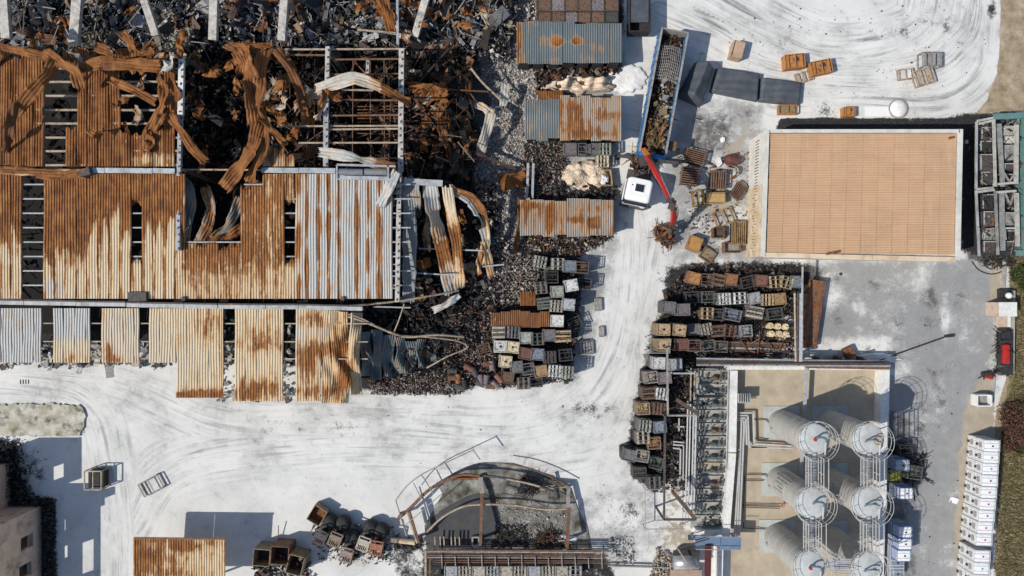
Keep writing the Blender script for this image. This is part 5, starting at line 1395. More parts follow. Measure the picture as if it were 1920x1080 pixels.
# black plastic sheeted skips by the trailer
M_TARP = mat_plain('dark_tarpaulin', (0.085, 0.095, 0.11), (0.06, 0.068, 0.08), 1.2, 0.5, dirt=.35, dirtc=(.16,.17,.18), bstr=.5)
def tarp(name, quad, z, label, cat='tarpaulin', ridge=None):
    root = empty(name, W(sum(p[0] for p in quad)/4, sum(p[1] for p in quad)/4, 0), 0, label, cat)
    n = 24; U, Vv = np.meshgrid(np.linspace(0,1,n), np.linspace(0,1,n))
    a, b2, c, d = [np.array(p, float) for p in quad]
    P = (a*(1-U)[..., None]+b2*U[..., None])*(1-Vv)[..., None] + (d*(1-U)[..., None]+c*U[..., None])*Vv[..., None]
    P = P + rng.normal(0, .15, P.shape)
    e = np.minimum(np.minimum(U, 1-U), np.minimum(Vv, 1-Vv))
    zz = z*sstep(e, -.001, .05) + .05*np.sin(U*9 + Vv*5)*(e > .05) + .03*np.sin(Vv*21+U*4)*(e > .05)
    if ridge: zz = zz + ridge*np.clip(1-np.abs(U-.5)*2.2, 0, 1)*(e > 0.03)
    # keep the footprint vertical: place by height z everywhere, drop the hem to the ground
    s = (HC - z)/HC
    X3 = np.stack([(P[...,0]-960)/20*s, (540-P[...,1])/20*s, np.maximum(zz, .01)], -1).reshape(-1,3)
    me = quad_mesh('sheet', X3 - np.array(root.location), grid_faces(n, n)[:, ::-1], M_TARP, smooth=True)
    link(bpy.data.objects.new('tarpaulin_sheet', me), root); return root
tarp('tarpaulin', [(1345,124),(1428,137),(1424,188),(1334,170)], .75, 'black tarpaulin-covered block, left of the two in a row above the tan-roofed building', ridge=.1)
tarp('tarpaulin', [(1427,143),(1506,154),(1502,196),(1425,188)], .7, 'black tarpaulin-covered block, right end of the row above the tan-roofed building', ridge=.08)
tarp('tarpaulin', [(1308,110),(1342,126),(1318,196),(1272,176)], 1.2, 'dark peaked tarpaulin against the shaded side of the blue trailer', ridge=.9)
sk_ = empty('skip', W(1195, 30, 0), 0, 'black open skip at the top edge left of the trailer', 'skip')
b = MB()
for (x0, y0, x1, y1) in ((1178,-6,1178,63),(1217,-6,1217,63),(1178,63,1217,63)): b.beam(W(x0,y0,1.4), W(x1,y1,1.4), .08, 1.3)
b.build('skip_side', M_BLACK, sk_); b = MB(); b.beam(W(1197.5,-6,1.9), W(1197.5,42,1.9), 1.8, .05); b.build('skip_cover', M_TARP, sk_)
b = MB(); b.beam(W(1197.5,42,.9), W(1197.5,62,.9), 1.8, .05); b.build('skip_floor', M_BLACK, sk_)

# ------------------------------------------------------------------ tan-roofed building
ZB = 4.4
bd = empty('storage_building', W(1620, 362, 0), 0, 'square white-walled building with a flat tan ribbed roof and pale parapet', 'building')
def corner(px, py, z=ZB): return W(px, py, z)
P4 = [corner(1438,243), corner(1806,243), corner(1800,488), corner(1430,480)]
M_WALLW = mat_plain('white_render', (0.66, 0.64, 0.60), (0.54, 0.52, 0.48), 1.3, 0.9, dirt=.3, dirtc=(.3,.24,.17))
b = MB(); b.prism([(p.x, p.y) for p in P4], 0, ZB-.35)
b.build('wall', M_WALLW, bd)
# the left wall shows: openings as a vertical comb of narrow louvres, and rust stains
lw = MB(); pA, pB = P4[0], P4[3]; nrm_ = Vector((-(pA-pB).y, (pA-pB).x, 0)).normalized()
if nrm_.x > 0: nrm_ = -nrm_
for k in range(38):
    f = .05 + .90*k/37
    q = pA.lerp(pB, f) + nrm_*.02
    hh = (.85 if f < .45 else .6)*rng.uniform(.6, 1.2)
    c_ = MB(); c_.box((q.x, q.y, 2.2 if f < .45 else 2.0 + rng.uniform(-.3,.3)), (.03, .06, hh)); c_.build('louvre', M_DARKSTEEL if f < .5 else M_RUSTB, bd)
M_STAINWALL = mat_plain('rust_stained_render', (0.60, 0.55, 0.46), (0.50, 0.36, 0.19), 1.0, 0.9, dirt=.6, dirtc=(.36,.17,.05), dscale=1.1)
q0 = pA.lerp(pB, .42) + nrm_*.012; q1 = pA.lerp(pB, 1.0) + nrm_*.012
c_ = MB(); c_.add([(q0.x, q0.y, .01), (q1.x, q1.y, .01), (q1.x, q1.y, ZB-.36), (q0.x, q0.y, ZB-.36)], [(3,2,1,0)]); c_.build('stained_render', M_STAINWALL, bd)
def parapet(p, q, w, h, M, name='parapet', z=ZB):
    c_ = MB(); c_.beam(Vector((p.x, p.y, z-h/2)), Vector((q.x, q.y, z-h/2)), w, h); c_.build(name, M, bd)
M_PARA = mat_plain('pale_parapet', (0.62, 0.62, 0.58), (0.52, 0.52, 0.48), 1.5, 0.8, dirt=.5, dirtc=(.3,.29,.25))
for (x0,y0,x1,y1,w,M) in ((1445,245.5,1799.6,245.5,.30,M_PARA),(1802,242,1797,488,.36,M_PARA),(1440,243,1432,481,.26,M_PARA)):
    parapet(W(x0,y0,ZB), W(x1,y1,ZB), w, .45, M)
M_GUT = mat_plain('rust_stained_gutter', (0.66, 0.58, 0.45), (0.60, 0.47, 0.30), 1.1, 0.7, dirt=.7, dirtc=(.40,.17,.05), dscale=.6)
for x0, x1, y0, y1 in ((1435,1530,478,480),(1530,1636,480.5,483),(1637,1716,483,484.5),(1717,1793,485,486)):
    parapet(W(x0,y0,ZB), W(x1,y1,ZB), .42, .3, M_GUT, 'gutter', ZB-.06)
# roof panels
tp = NT('tan_roof_panel'); pp = tp.pos(); 
n_ = tp.noise(pp, .5, 5, .6); n2_ = tp.noise(pp, 3.0, 4, .6); oi = tp.node('ShaderNodeObjectInfo').outputs['Random']
cc_ = tp.mix(tp.step(n_, .3, .7), (0.55, 0.352, 0.212), (0.505, 0.325, 0.20))
cc_ = tp.mix(tp.m('MULTIPLY', oi, .35), cc_, (0.62, 0.42, 0.25))
cc_ = tp.mix(tp.m('MULTIPLY', tp.step(tp.noise(tp.map(pp, (.4, 3.5, 1)), 1, 4, .6), .45, .75), .28), cc_, (0.36, 0.23, 0.15))
cc_ = tp.mix(tp.m('MULTIPLY', tp.step(n2_, .6, .8), .35), cc_, (0.40, 0.22, 0.12))
cc_ = tp.mix(tp.m('MULTIPLY', tp.step(tp.noise(pp, .16, 6, .7), .45, .65), .3), cc_, (0.40, 0.29, 0.19)); cc_ = tp.mix(tp.m('MULTIPLY', tp.step(tp.noise(tp.map(pp, (3.0, .22, 1)), 1, 5, .6), .55, .72), .3), cc_, (0.66, 0.5, 0.34))
tp.out(cc_, .75, 0, n2_, .15, .02)
NXP, NYP = 12, 8
ins0, ins1, ins2, ins3 = W(1446,250,ZB), W(1796,250,ZB), W(1791,477,ZB), W(1438,474,ZB)
pwid = (ins1-ins0).length/NXP; phei = (ins0-ins3).length/NYP
m_ = 9*4+1; vv = np.linspace(0, 1, m_); prof = rib(vv, 9, .05)
Vp = []; 
for i, (y, z) in enumerate(zip(vv, prof)):
    for x in (-.5, .5): Vp.append((x*(pwid-.006), (y-.5)*(phei+.012), z))
Fp = [(2*i, 2*i+1, 2*i+3, 2*i+2) for i in range(m_-1)]
ME_PANEL = quad_mesh('roof_panel', Vp, Fp, tp.mat)
for i in range(NXP):
    for j in range(NYP):
        u, v = (i+.5)/NXP, (j+.5)/NYP
        q = ins0.lerp(ins1, u).lerp(ins3.lerp(ins2, u), v)
        o = bpy.data.objects.new('roof_panel', ME_PANEL); o.parent = bd; COL.objects.link(o)
        o.location = (q.x-bd.location.x, q.y-bd.location.y, ZB-.20 + rng.uniform(0, .008)); o.rotation_euler = (0, 0, rng.normal(0, .0006))
b = MB(); b.prism([(p.x, p.y) for p in (ins0, ins1, ins2, ins3)], ZB-.34, ZB-.24); b.build('roof_deck', mat_plain('tan_deck', (.36,.23,.13), None, 2, .8), bd)
for (x, y) in ((1784,258),(1562,474)):
    c_ = MB(); q = W(x, y, ZB+.02); c_.box(q, (.5 if x > 1700 else 1.2, .2, .05), .2); c_.build('rust_patch', M_RUST, bd)
c_ = MB(); q = W(1809, 266, 3.4); c_.box(q, (.5,.3,.2)); c_.build('lamp_bracket', M_DARKSTEEL, bd)

# ------------------------------------------------------------------ burnt plant hull at the right edge
hl = empty('burnt_trailer', W(1878, 350, 0), 0, 'burnt-out long green-sided machine trailer with open compartments at the right edge', 'trailer')
M_TEAL = mat_plain('teal_paint', (0.11, 0.24, 0.22), (0.09, 0.19, 0.175), 2, .5, dirt=.8, dirtc=(.2,.2,.2))
M_ASHG = mat_plain('ash_grey_steel', (0.30, 0.30, 0.29), (0.20, 0.20, 0.195), 2.5, .7, dirt=.7, dirtc=(.07,.07,.07), dscale=1.6)
M_PALE = mat_plain('pale_ash_panel', (0.46, 0.45, 0.41), (0.36, 0.35, 0.32), 2.5, .7, dirt=.7, dirtc=(.12,.12,.11), dscale=1.8)
b = MB(); q0, q1 = W(1832,222,.5), W(1921,478,.5); b.box(((q0.x+q1.x)/2, (q0.y+q1.y)/2, .5), (q1.x-q0.x, q0.y-q1.y, .5)); b.build('deck', M_BLACK, hl)
def mem(name, x0, y0, x1, y1, z, w, h, M, par=None):
    c_ = MB(); z0, z1 = z if isinstance(z, tuple) else (z, z); c_.beam(W(x0,y0,z0), W(x1,y1,z1), w, h); return c_.build(name, M, par or hl)
mem('rail', 1831,228,1830,355,2.4,.16,.16,M_STEEL); mem('rail', 1830,357,1836,480,2.3,.16,.16,M_STEEL)
mem('rail', 1863,224,1866,350,2.7,.18,.2,M_PALE); mem('rail', 1866,358,1871,478,2.6,.16,.2,M_ASHG)
for a in ((1832,227,1862,221),(1836,232,1862,226),(1832,355,1862,352),(1834,360,1864,356),(1862,346,1908,342),(1864,361,1905,358)):
    mem('crossbeam', *a, 2.5, .2, .14, M_PALE)
mem('side_panel', 1917,218,1918,480,2.2,.16,1.6,M_TEAL); mem('end_panel', 1864,219,1920,217,2.6,.5,.25,M_TEAL); mem('end_panel', 1908,474,1925,470,2.0,.5,.4,M_TEAL)
mem('rail', 1873,232,1880,350,(2.5,2.3),.36,.16,M_ASHG); mem('rail', 1878,362,1880,470,2.4,.4,.16,M_ASHG)
mem('rail', 1906,234,1905,345,2.5,.34,.16,M_PALE); mem('rail', 1906,362,1908,462,2.5,.34,.16,M_PALE)
for k, (x0,y0,x1,y1,M) in enumerate([(1840,238,1858,262,M_DARKSTEEL),(1838,264,1859,284,M_BLACK),(1838,289,1860,320,M_DARKSTEEL),(1840,322,1861,346,M_DARKSTEEL),(1842,364,1862,393,M_BLACK),(1844,396,1864,424,M_DARKSTEEL),(1845,427,1866,450,M_ASHG),(1844,452,1866,474,M_DARKSTEEL),
                       (1883,236,1902,253,M_PALE),(1883,255,1902,268,M_WHITE),(1883,272,1902,300,M_ASHG),(1883,306,1902,318,M_DARKSTEEL),(1883,326,1902,336,M_BLACK),(1883,368,1902,382,M_DARKSTEEL),(1884,398,1902,422,M_ASHG),(1884,432,1904,448,M_BLACK),(1884,452,1905,468,M_DARKSTEEL)]):
    z = 1.6 + .5*((k*7) % 3)/2; q0, q1 = W(x0,y0,z), W(x1,y1,z)
    c_ = MB(); c_.box(((q0.x+q1.x)/2, (q0.y+q1.y)/2, z-.4), (abs(q1.x-q0.x), abs(q1.y-q0.y), .8)); bx2 = c_.build('compartment', M, hl)
    c_ = MB(); c_.box(((q0.x+q1.x)/2, q0.y-.05, z+.03), (abs(q1.x-q0.x), .08, .06)); c_.box((q0.x+.05, (q0.y+q1.y)/2, z+.03), (.08, abs(q1.y-q0.y)-.2, .06)); c_.build('lip', M_PALE, bx2)
mem('hopper', 1884,428,1904,428,2.3,.16,.12,M_PALE); mem('hopper', 1883,428,1885,450,2.3,.16,.12,M_PALE)
for (x0,y0,x1,y1) in ((1880,320,1892,340),(1905,320,1893,340),(1884,360,1892,380),(1902,360,1894,384)): mem('brace', x0,y0,x1,y1,2.3,.14,.1,M_ASHG)
debris('machine_wreckage', [dict(poly=[(1836,222),(1918,222),(1918,476),(1842,476)], n=900, kinds={'shard':.5,'rod':.15,'chunk':.35}, palette=PAL_DARK+[(.2,.2,.19),(.34,.33,.31),(.1,.1,.1)], size=.10, zr=(1.4,2.4), tilt=1)], parent=hl)
# ------------------------------------------------------------------ tank farm: bund, tanks, walkways, pipes
M_BUND = mat_plain('tan_bund_floor', (0.45, 0.38, 0.28), (0.37, 0.315, 0.235), .9, 0.9, dirt=.55, dirtc=(.24,.20,.14), dscale=.6)
b = MB(); b.prism([tuple(W(*p)[:2]) for p in ((1376,690),(1668,690),(1660,1140),(1368,1140))], 0, .12)
tag(b.build('bund_floor', M_BUND), kind='structure')
def wall_thing(name, label, segs, w, h, M, cat='wall', capM=None):
    root = empty(name, W(segs[0][0], segs[0][1], 0), 0, label, cat)
    for (x0, y0, x1, y1) in segs:
        b = MB(); a, c = W(x0,y0,h), W(x1,y1,h); b.beam(Vector((a.x,a.y,h/2)), Vector((c.x,c.y,h/2)), w, h); b.build('wall_segment', M, root)
    return root
wall_thing('bund_wall', 'white low wall along the left side of the tan tank yard', [(1377,695,1374,848),(1374,850,1362,1002)], .62, 1.3, M_WHITE)
wall_thing('bund_wall', 'pale wall along the top of the tan tank yard', [(1366,689,1508,689),(1514,689,1648,690)], .42, 1.3, M_WHITE)
wall_thing('bund_wall', 'white broad wall on the right side of the tan tank yard', [(1661,689,1657,850),(1657,852,1648,1120)], .74, 1.3, M_WHITE)
wall_thing('bund_wall', 'short white wall at the bottom left corner of the tank yard', [(1306,999,1355,999)], .42, 1.1, M_WHITE)
wall_thing('bund_wall', 'white wall running down from the blue platform', [(1352,1030,1350,1120)], .42, 1.2, M_WHITE)
M_BURNTB = mat_plain('burnt_pipe_rack', (0.06, 0.05, 0.045), (0.12, 0.08, 0.06), 3, .8, rust=.3)
rk = empty('pipe_rack', W(1480, 680, 0), 0, 'blackened pipe rack running along the top wall of the tank yard', 'pipe rack')
for k, (y, z, M) in enumerate(((672,2.0,M_STEEL),(676,2.0,M_DARKSTEEL),(680,2.0,M_BURNTB),(684,1.8,M_STEEL))):
    b = MB(); b.tube([W(1306,y,z), W(1660+k*3,y+ (2 if k else 6),z)], .09, 6); b.build('pipe', M, rk)
b = MB(); b.beam(W(1512,683,1.7), W(1668,686,1.7), .7, .06); b.build('tray', M_RUSTB, rk)
for x in range(1330, 1660, 42): b = MB(); q = W(x,678,1.9); b.box((q.x,q.y,.95), (.12,.7,1.9)); b.build('support', M_BURNTB, rk)
rv = empty('pipe_rack', W(1503, 600, 0), 0, 'tall upright pipe rack running down the right side of the container pile', 'pipe rack')
for x0, x1, z, M in ((1490,1492,2.6,M_PURLIN),(1496,1496,2.6,M_DARKSTEEL),(1501,1500,2.6,M_STEEL),(1505,1503,2.7,M_STEEL)):
    b = MB(); b.tube([W(x0,500 if z > 2.65 else 550,z), W(x1,678,z)], .09, 6); b.build('pipe', M, rv)
for y in range(560, 680, 28): b = MB(); b.beam(W(1485,y,2.5), W(1508,y,2.5), .1, .1); q = W(1500,y,2.4); b.box((q.x,q.y,1.2),(.12,.12,2.4)); b.build('support', M_DARKSTEEL, rv)
bmn = empty('burnt_beams', W(1530, 590, 0), 0, 'bundle of long rust brown beams leaning right of the pipe rack', 'beams')
for k in range(7):
    x0 = 1520 + k*4.2; b = MB(); b.beam(W(x0, 524+k*.6, .9), W(1503+k*4.0, 652-(k % 3)*2, .8), .19, .25 + .05*(k % 2)); b.build('beam', M_RUSTB if k % 3 else M_RUST, bmn)
bmn = empty('burnt_beams', W(1400, 655, 0), 0, 'horizontal burnt beams lying below the pile right of the road', 'beams')
for k, (y0, y1, M) in enumerate(((641,645,M_RUSTB),(646,650,M_BURNTB),(652,655,M_TRIM),(658,660,M_BURNTB))):
    b = MB(); b.beam(W(1338+6*k,y0,.6), W(1478-4*k,y1,.5), .2, .2); b.build('beam', M, bmn)

# tanks
tt_ = NT('tank_steel'); po = tt_.pos(); n1_ = tt_.noise(tt_.map(po, (1, 1, .35)), .9, 5, .6); n2_ = tt_.noise(po, 3, 5, .7)
cz = tt_.mix(tt_.step(n1_, .35, .65), (0.40, 0.39, 0.36), (0.33, 0.32, 0.30)); cz = tt_.mix(tt_.m('MULTIPLY', tt_.step(n2_, .58, .75), .4), cz, (0.28, 0.26, 0.22))
tt_.out(cz, .55, .0, n2_, .08, .02, .4)
M_TANKTOP = mat_plain('tank_top_white', (0.50, 0.53, 0.53), (0.42, 0.44, 0.44), 2, .5, dirt=.6, dirtc=(.3,.29,.25))
M_RAIL = mat_plain('rail_steel', (0.50, 0.50, 0.49), (0.40, 0.40, 0.39), 4, .5, dirt=.2)
M_PAD = mat_plain('pale_blue_pad', (0.44, 0.46, 0.44), (0.37, 0.39, 0.37), 1.5, .9, dirt=.3)
M_REDV = mat_plain('red_valve', (.5,.04,.03), None, 3, .5, dirt=.1)
M_BLUEPIPE = mat_plain('blue_grey_valve', (.12,.17,.21), None, 3, .5, dirt=.2)
HT, RTK = 7.1, 1.27
tank_name = {(0,0):'top left silo tank of the six, red valve on its white lid',(1,0):'top right silo tank of the six, orange ring on its white lid',(0,1):'middle left silo tank of the six, blackened streaks on its side',
             (1,1):'middle right silo tank of the six, wrinkled insulation on its side',(0,2):'bottom left silo tank of the six, red fitting on lid',(1,2):'bottom right silo tank of the six, smooth pale lid, cut by the frame'}
topc = {(0,0):(1530,826),(1,0):(1632,826),(0,1):(1526,946),(1,1):(1631,946),(0,2):(1521,1066),(1,2):(1630,1068)}
TB = {}
for (i, j), (tx, ty) in topc.items():
    q = W(tx, ty, HT+.3); TB[(i, j)] = q; x, y = q.x, q.y
    root = empty('silo_tank', (x, y, 0), 0, tank_name[(i, j)], 'tank', 'silo tanks in the tan yard')
    b = MB(); b.lathe((x, y, 0), [(RTK,.14),(RTK,HT*.5),(RTK,HT)], 48, caps=False)
    for zz_ in (HT*.2, HT*.4, HT*.6, HT*.8):
        bb_ = MB(); bb_.tube([(x+(RTK+.004)*math.cos(a), y+(RTK+.004)*math.sin(a), zz_) for a in np.linspace(0, 2*math.pi, 40, endpoint=False)], .018, 4, closed=True); bb_.build('seam', M_STEEL, root)
    sh = b.build('shell', tt_.mat, root, True)
    for p_ in sh.data.polygons:
        if len(p_.vertices) > 4: p_.use_smooth = False
    b = MB(); b.lathe((x, y, 0), [(RTK+.04,HT-.06),(RTK+.04,HT+.0),(RTK*.93,HT+.05),(RTK*.5,HT+.16),(.15,HT+.22)], 40); b.build('dome', M_TANKTOP, root)
    b = MB(); pq = W(tx-28, ty-14, 0); b.box((x-.0, y+.05, .14), (3.35, 3.1, .10)); b.build('pad', M_PAD, root)
    # guard rails round the top
    for rr_, zz_ in ((1.64, HT+.95), (1.64, HT+.5), (1.54, HT+.05)):
        b = MB(); b.tube([(x+rr_*math.cos(a), y+rr_*math.sin(a), zz_) for a in np.linspace(0, 2*math.pi, 36, endpoint=False)], .022, 6, closed=True); b.build('guard_rail', M_RAIL, root)
    for k in range(10):
        a = 2*math.pi*k/10 + .2; b = MB()
        b.tube([(x+1.54*math.cos(a), y+1.54*math.sin(a), HT+.05), (x+1.64*math.cos(a), y+1.64*math.sin(a), HT+.95)], .02, 5)
        b.tube([(x+1.3*math.cos(a), y+1.3*math.sin(a), HT-.1), (x+1.54*math.cos(a), y+1.54*math.sin(a), HT+.05)], .025, 5)
        b.build('rail_post', M_RAIL, root)
    # fittings on the lid
    if (i, j) in ((0,0),(0,1),(0,2)):
        b = MB(); b.tube(interp_path([(x-.1,y+.1,HT+.4),(x+.05,y+.35,HT+.75),(x+.55,y+.3,HT+.8),(x+.75,y+.0,HT+.6)], .15), .09, 8); b.build('lid_pipe', M_BLUEPIPE, root)
        if (i, j) != (0,1): b = MB(); b.lathe((x-.15, y+.1, HT+.38), [(.12,0),(.16,.1),(.1,.3)], 10); b.build('valve', M_REDV, root)
    else:
        b = MB(); b.tube(interp_path([(x-.5,y-.1,HT+.4),(x-.1,y+.15,HT+.7),(x+.5,y+.1,HT+.6)], .15), .07, 8); b.build('lid_pipe', M_BLUEPIPE, root)
        b = MB(); b.tube([(x+.5+.33*math.cos(a), y+.05+.33*math.sin(a), HT+.55) for a in np.linspace(0, 2*math.pi, 18, endpoint=False)], .05, 6, closed=True)
        b.build('fill_ring', mat_plain('ochre_ring', (.42,.22,.09), None, 3, .6, dirt=.2) if (i, j) == (1,0) else M_RAIL, root)
    b = MB(); b.tube([(x+.7,y-.1,HT+.55),(x+.75,y-1.2,HT+.3),(x+.75,y-1.5,HT-.8),(x+.75,y-1.5,.3)], .07, 7); b.build('drain_pipe', M_RAIL, root)
    b = MB(); b.lathe((x-RTK+.02, y-.45, 1.0), [(.22,-.1),(.22,.12),(.05,.14)], 12, R=Matrix.Rotation(-math.pi/2, 3, 'Y')); b.build('manhole', M_STEEL, root)
    if (i, j) == (1,1):
        for k in range(12):
            a = math.radians(150 + 6*k); b = MB(); b.tube([(x+(RTK+.02)*math.cos(a+.05*s), y+(RTK+.02)*math.sin(a+.05*s), 3.0 + .3*s + .2*math.sin(k)) for s in range(6)], .05, 5); b.build('torn_insulation', M_STEEL, root)
    if (i, j) == (0,1):
        for k in range(7):
            a = math.radians(100 + 14*k); b = MB(); b.box((x+(RTK+.01)*math.cos(a), y+(RTK+.01)*math.sin(a), 3.2+.3*math.sin(k*3)), (.04, .08, 2.2+math.sin(k)), a); b.build('soot_streak', M_ASHG, root)
# walkways between the tank tops
for (i, j0, j1) in ((0,0,1),(1,0,1),(0,1,2),(1,1,2)):
    a, c = TB[(i,j0)], TB[(i,j1)]
    root = empty('walkway', ((a.x+c.x)/2, (a.y+c.y)/2, HT), 0, f'railed steel walkway joining the {["upper","lower"][j0]} pair of {["left","right"][i]} silo tanks', 'walkway')
    y0, y1 = a.y-1.35, c.y+1.35; xm = (a.x+c.x)/2
    for dx, z in ((-.62,HT+1.0),(-.62,HT+.5),(.42,HT+1.0),(.42,HT+.5),(.86,HT+.9),(-.62,HT),(.42,HT)):
        b = MB(); b.beam((xm+dx,y0,z), (xm+dx,y1,z), .055, .055); b.build('handrail', M_RAIL, root)
    b = MB()
    for k in range(22): b.beam((xm-.6, y0+(y1-y0)*k/21, HT), (xm+.4, y0+(y1-y0)*k/21, HT), .04, .04)
    for k in range(4): b.beam((xm-.45+.25*k, y0, HT-.01), (xm-.45+.25*k, y1, HT-.01), .03, .03)
    g_ = b.build('grating', M_STEEL, root); g_['kind'] = 'stuff'
    for k in range(3):
        yy = y0+(y1-y0)*k/2
        b = MB(); b.beam((xm-.62,yy,HT), (xm-.62,yy,HT+1), .05); b.beam((xm+.42,yy,HT), (xm+.42,yy,HT+1), .05); b.build('rail_post', M_RAIL, root)
a, c = TB[(0,2)], TB[(1,2)]
root = empty('walkway', ((a.x+c.x)/2, a.y, HT), 0, 'railed steel walkway crossing between the two bottom silo tanks', 'walkway')
for dy, z in ((.75,HT+1.0),(.75,HT+.5),(-.1,HT+1.0),(-.1,HT+.5),(.75,HT),(-.1,HT)):
    b = MB(); b.beam((a.x+1.4,a.y+dy,z), (c.x-1.4,c.y+dy,z), .06, .06); b.build('handrail', M_RAIL, root)
b = MB(); b.beam((a.x+1.4,a.y+.33,HT-.02), (c.x-1.4,c.y+.33,HT-.02), .8, .03); b.build('grating', M_STEEL, root)

# yard pipes: thin lines on the tan floor, bundle along the left wall
def pipe_thing(name, label, runs, M, r, z, cat='pipes', posts=True, posth=True):
    root = empty(name, W(runs[0][0][0], runs[0][0][1], 0), 0, label, cat)
    for pts in runs:
        b = MB()
        P_ = [W(p[0], p[1], p[2] if len(p) > 2 else z) for p in pts]
        for k in range(len(P_)-1): b.beam(P_[k], P_[k+1], r*2, r*2)
        b.build('pipe', M, root)
    return root
pipe_thing('pipework', 'bundle of pale pipes turning a corner just inside the left tank yard wall',
    [[(1380,779),(1402,779),(1404,836)],[(1380,784),(1398,784),(1400,834)],[(1380,788),(1394,788),(1395,800),(1386,1004)],[(1390,790),(1382,1006)],[(1386,842),(1377,1008)],[(1408,838),(1438,838)],[(1380,774),(1412,774),(1414,832),(1484,836)],[(1404,838),(1486,841)]], M_RAIL, .07, .7)
pipe_thing('pipework', 'thin dark drain lines crossing the tan floor left of the tanks',
    [[(1412,787),(1436,787),(1444,795)],[(1410,822),(1440,824)],[(1400,890),(1435,890),(1444,900)],[(1396,901),(1432,901)],[(1392,946),(1462,947)],[(1392,951),(1462,953)],[(1394,990),(1436,992)],[(1396,892),(1394,990)]], M_DARKSTEEL, .035, .35)
pipe_thing('pipework', 'upright grey pipe running from the top wall into the tank shadow', [[(1511,688,1.4),(1508,792,1.2)],[(1504,840,1.2),(1502,900,1.2)]], M_STEEL, .12, 1.2)
for y in (840, 948):
    root = empty('valve_wheel', W(1468, y, 0), 0, f'small red valve wheel on the {"upper" if y < 900 else "lower"} drain line of the tank yard', 'valve')
    b = MB(); q = W(1468, y, .6); b.tube([(q.x+.16*math.cos(a), q.y+.16*math.sin(a), .6) for a in np.linspace(0, 2*math.pi, 12, endpoint=False)], .03, 5, closed=True); b.beam((q.x-.16,q.y,.6),(q.x+.16,q.y,.6),.03); b.tube([(q.x,q.y,.3),(q.x,q.y,.6)], .04, 6); b.build('wheel', M_REDV, root)
for n_, (x0, y0, x1, y1) in enumerate([(1404,742,1414,762)]):
    root = empty('fin_cooler', W(1393, 745, 0), 0, 'small finned grey unit casting a comb shadow inside the top left of the tank yard', 'cooler')
    for k in range(6): b = MB(); b.beam(W(1384+k*4.2,737,1.3), W(1384+k*4.2,755,1.3), .04, .5); b.build('fin', M_STEEL, root)
    b = MB(); b.beam(W(1382,737,1.0), W(1408,737,1.0), .08); b.beam(W(1382,755,1.0), W(1408,755,1.0), .08); b.build('fin_frame', M_STEEL, root)

# pump bank left of the wall
M_PUMPG = mat_plain('pump_plinth', (0.40, 0.41, 0.38), (0.22, 0.24, 0.23), 1.5, .9, dirt=.5, dirtc=(.08,.09,.08), dscale=1.4)
M_PUMPB = mat_plain('burnt_pump', (0.075, 0.09, 0.092), (0.15, 0.16, 0.16), 4, .6, dirt=.2)
b = MB(); b.prism([tuple(W(*p)[:2]) for p in ((1300,690),(1364,692),(1354,994),(1294,990))], 0, .1); tag(b.build('pump_slab', M_PUMPG), kind='structure')
pmp = None
for k in range(12):
    y = 702 + k*24.6; x = 1336 - k*.6
    root = empty('pump', W(x, y, .1), 0, f'burnt pump set, {ORD[k]} from the top in the row left of white wall', 'pump', 'pumps in the row left of the tank yard')
    q = W(x, y, .1); X0, Y0 = q.x, q.y
    b = MB(); b.box((X0, Y0+.08, .2), (2.7, .62, .2)); b.build('plinth', M_CONC if k != 7 else M_BUND, root)
    b = MB(); b.tube([(X0-1.2,Y0-.42,.5),(X0-.4,Y0-.42,.55),(X0-.35,Y0-.3,.7),(X0+.2,Y0-.25,.7),(X0+.25,Y0-.4,.5),(X0+1.35,Y0-.4,.5)], .10, 8); b.build('manifold', M_PUMPB, root)
    b = MB(); b.tube([(X0-.15,Y0-.25,.62),(X0+.35,Y0-.25,.62)], .21, 12); b.tube([(X0+.35,Y0-.25,.62),(X0+.75,Y0-.25,.62)], .15, 10); b.box((X0+.1,Y0-.25,.85),(.25,.2,.2)); b.build('motor', M_PUMPB if k % 4 else M_RUSTB, root)
    for dx in (-.8, .55, 1.0):
        b = MB(); b.tube([(X0+dx,Y0-.55,.5),(X0+dx+.1,Y0+rng.uniform(-.1,.2),.65+rng.uniform(0,.15))], .06, 6); b.lathe((X0+dx+.1,Y0+.05,.6), [(.1,0),(.13,.04),(.1,.08)], 8); b.build('valve', M_PUMPB, root)
debris('pump_bits', [dict(poly=[(1302,692),(1362,694),(1352,992),(1298,990)], n=160, kinds={'chunk':.8,'rod':.2}, palette=PAL_DARK+[(.12,.13,.13),(.35,.35,.33)], size=.11, zr=(.15,.8), tilt=.8)], 'burnt fittings strewn along the pump row left of the white wall', cat='scrap')
for xs, y0, y1, M, z, lb in (((1366,1370),690,1000,M_STEEL,1.0,'pair of thin grey pipes tight against the left tank yard wall'),((1290,1295,1301,1306),752,978,M_RAIL,1.4,'four pale parallel pipes running down the left side of the pump row'),((1296,1303),690,752,M_PURLIN,1.4,'two short rusty pipes above the pale pipe bundle left of the pumps')):
    root = empty('pipework', W(xs[0], y0, 0), 0, lb, 'pipes')
    for k, x in enumerate(xs):
        b = MB(); b.tube([W(x, y0+k*5, z), W(x-(y1-y0)*.022, y1-k*3, z)], .075, 7); b.build('pipe', M, root)
    for y in range(int(y0)+10, int(y1), 40):
        b = MB(); q = W(xs[0]-(y-y0)*.022, y, z-.1); q2 = W(xs[-1]-(y-y0)*.022, y, z-.1); b.beam(q, q2, .08, .08); b.box((q.x,q.y,z/2-.05),(.08,.08,z-.1)); b.build('support', M_DARKSTEEL, root)
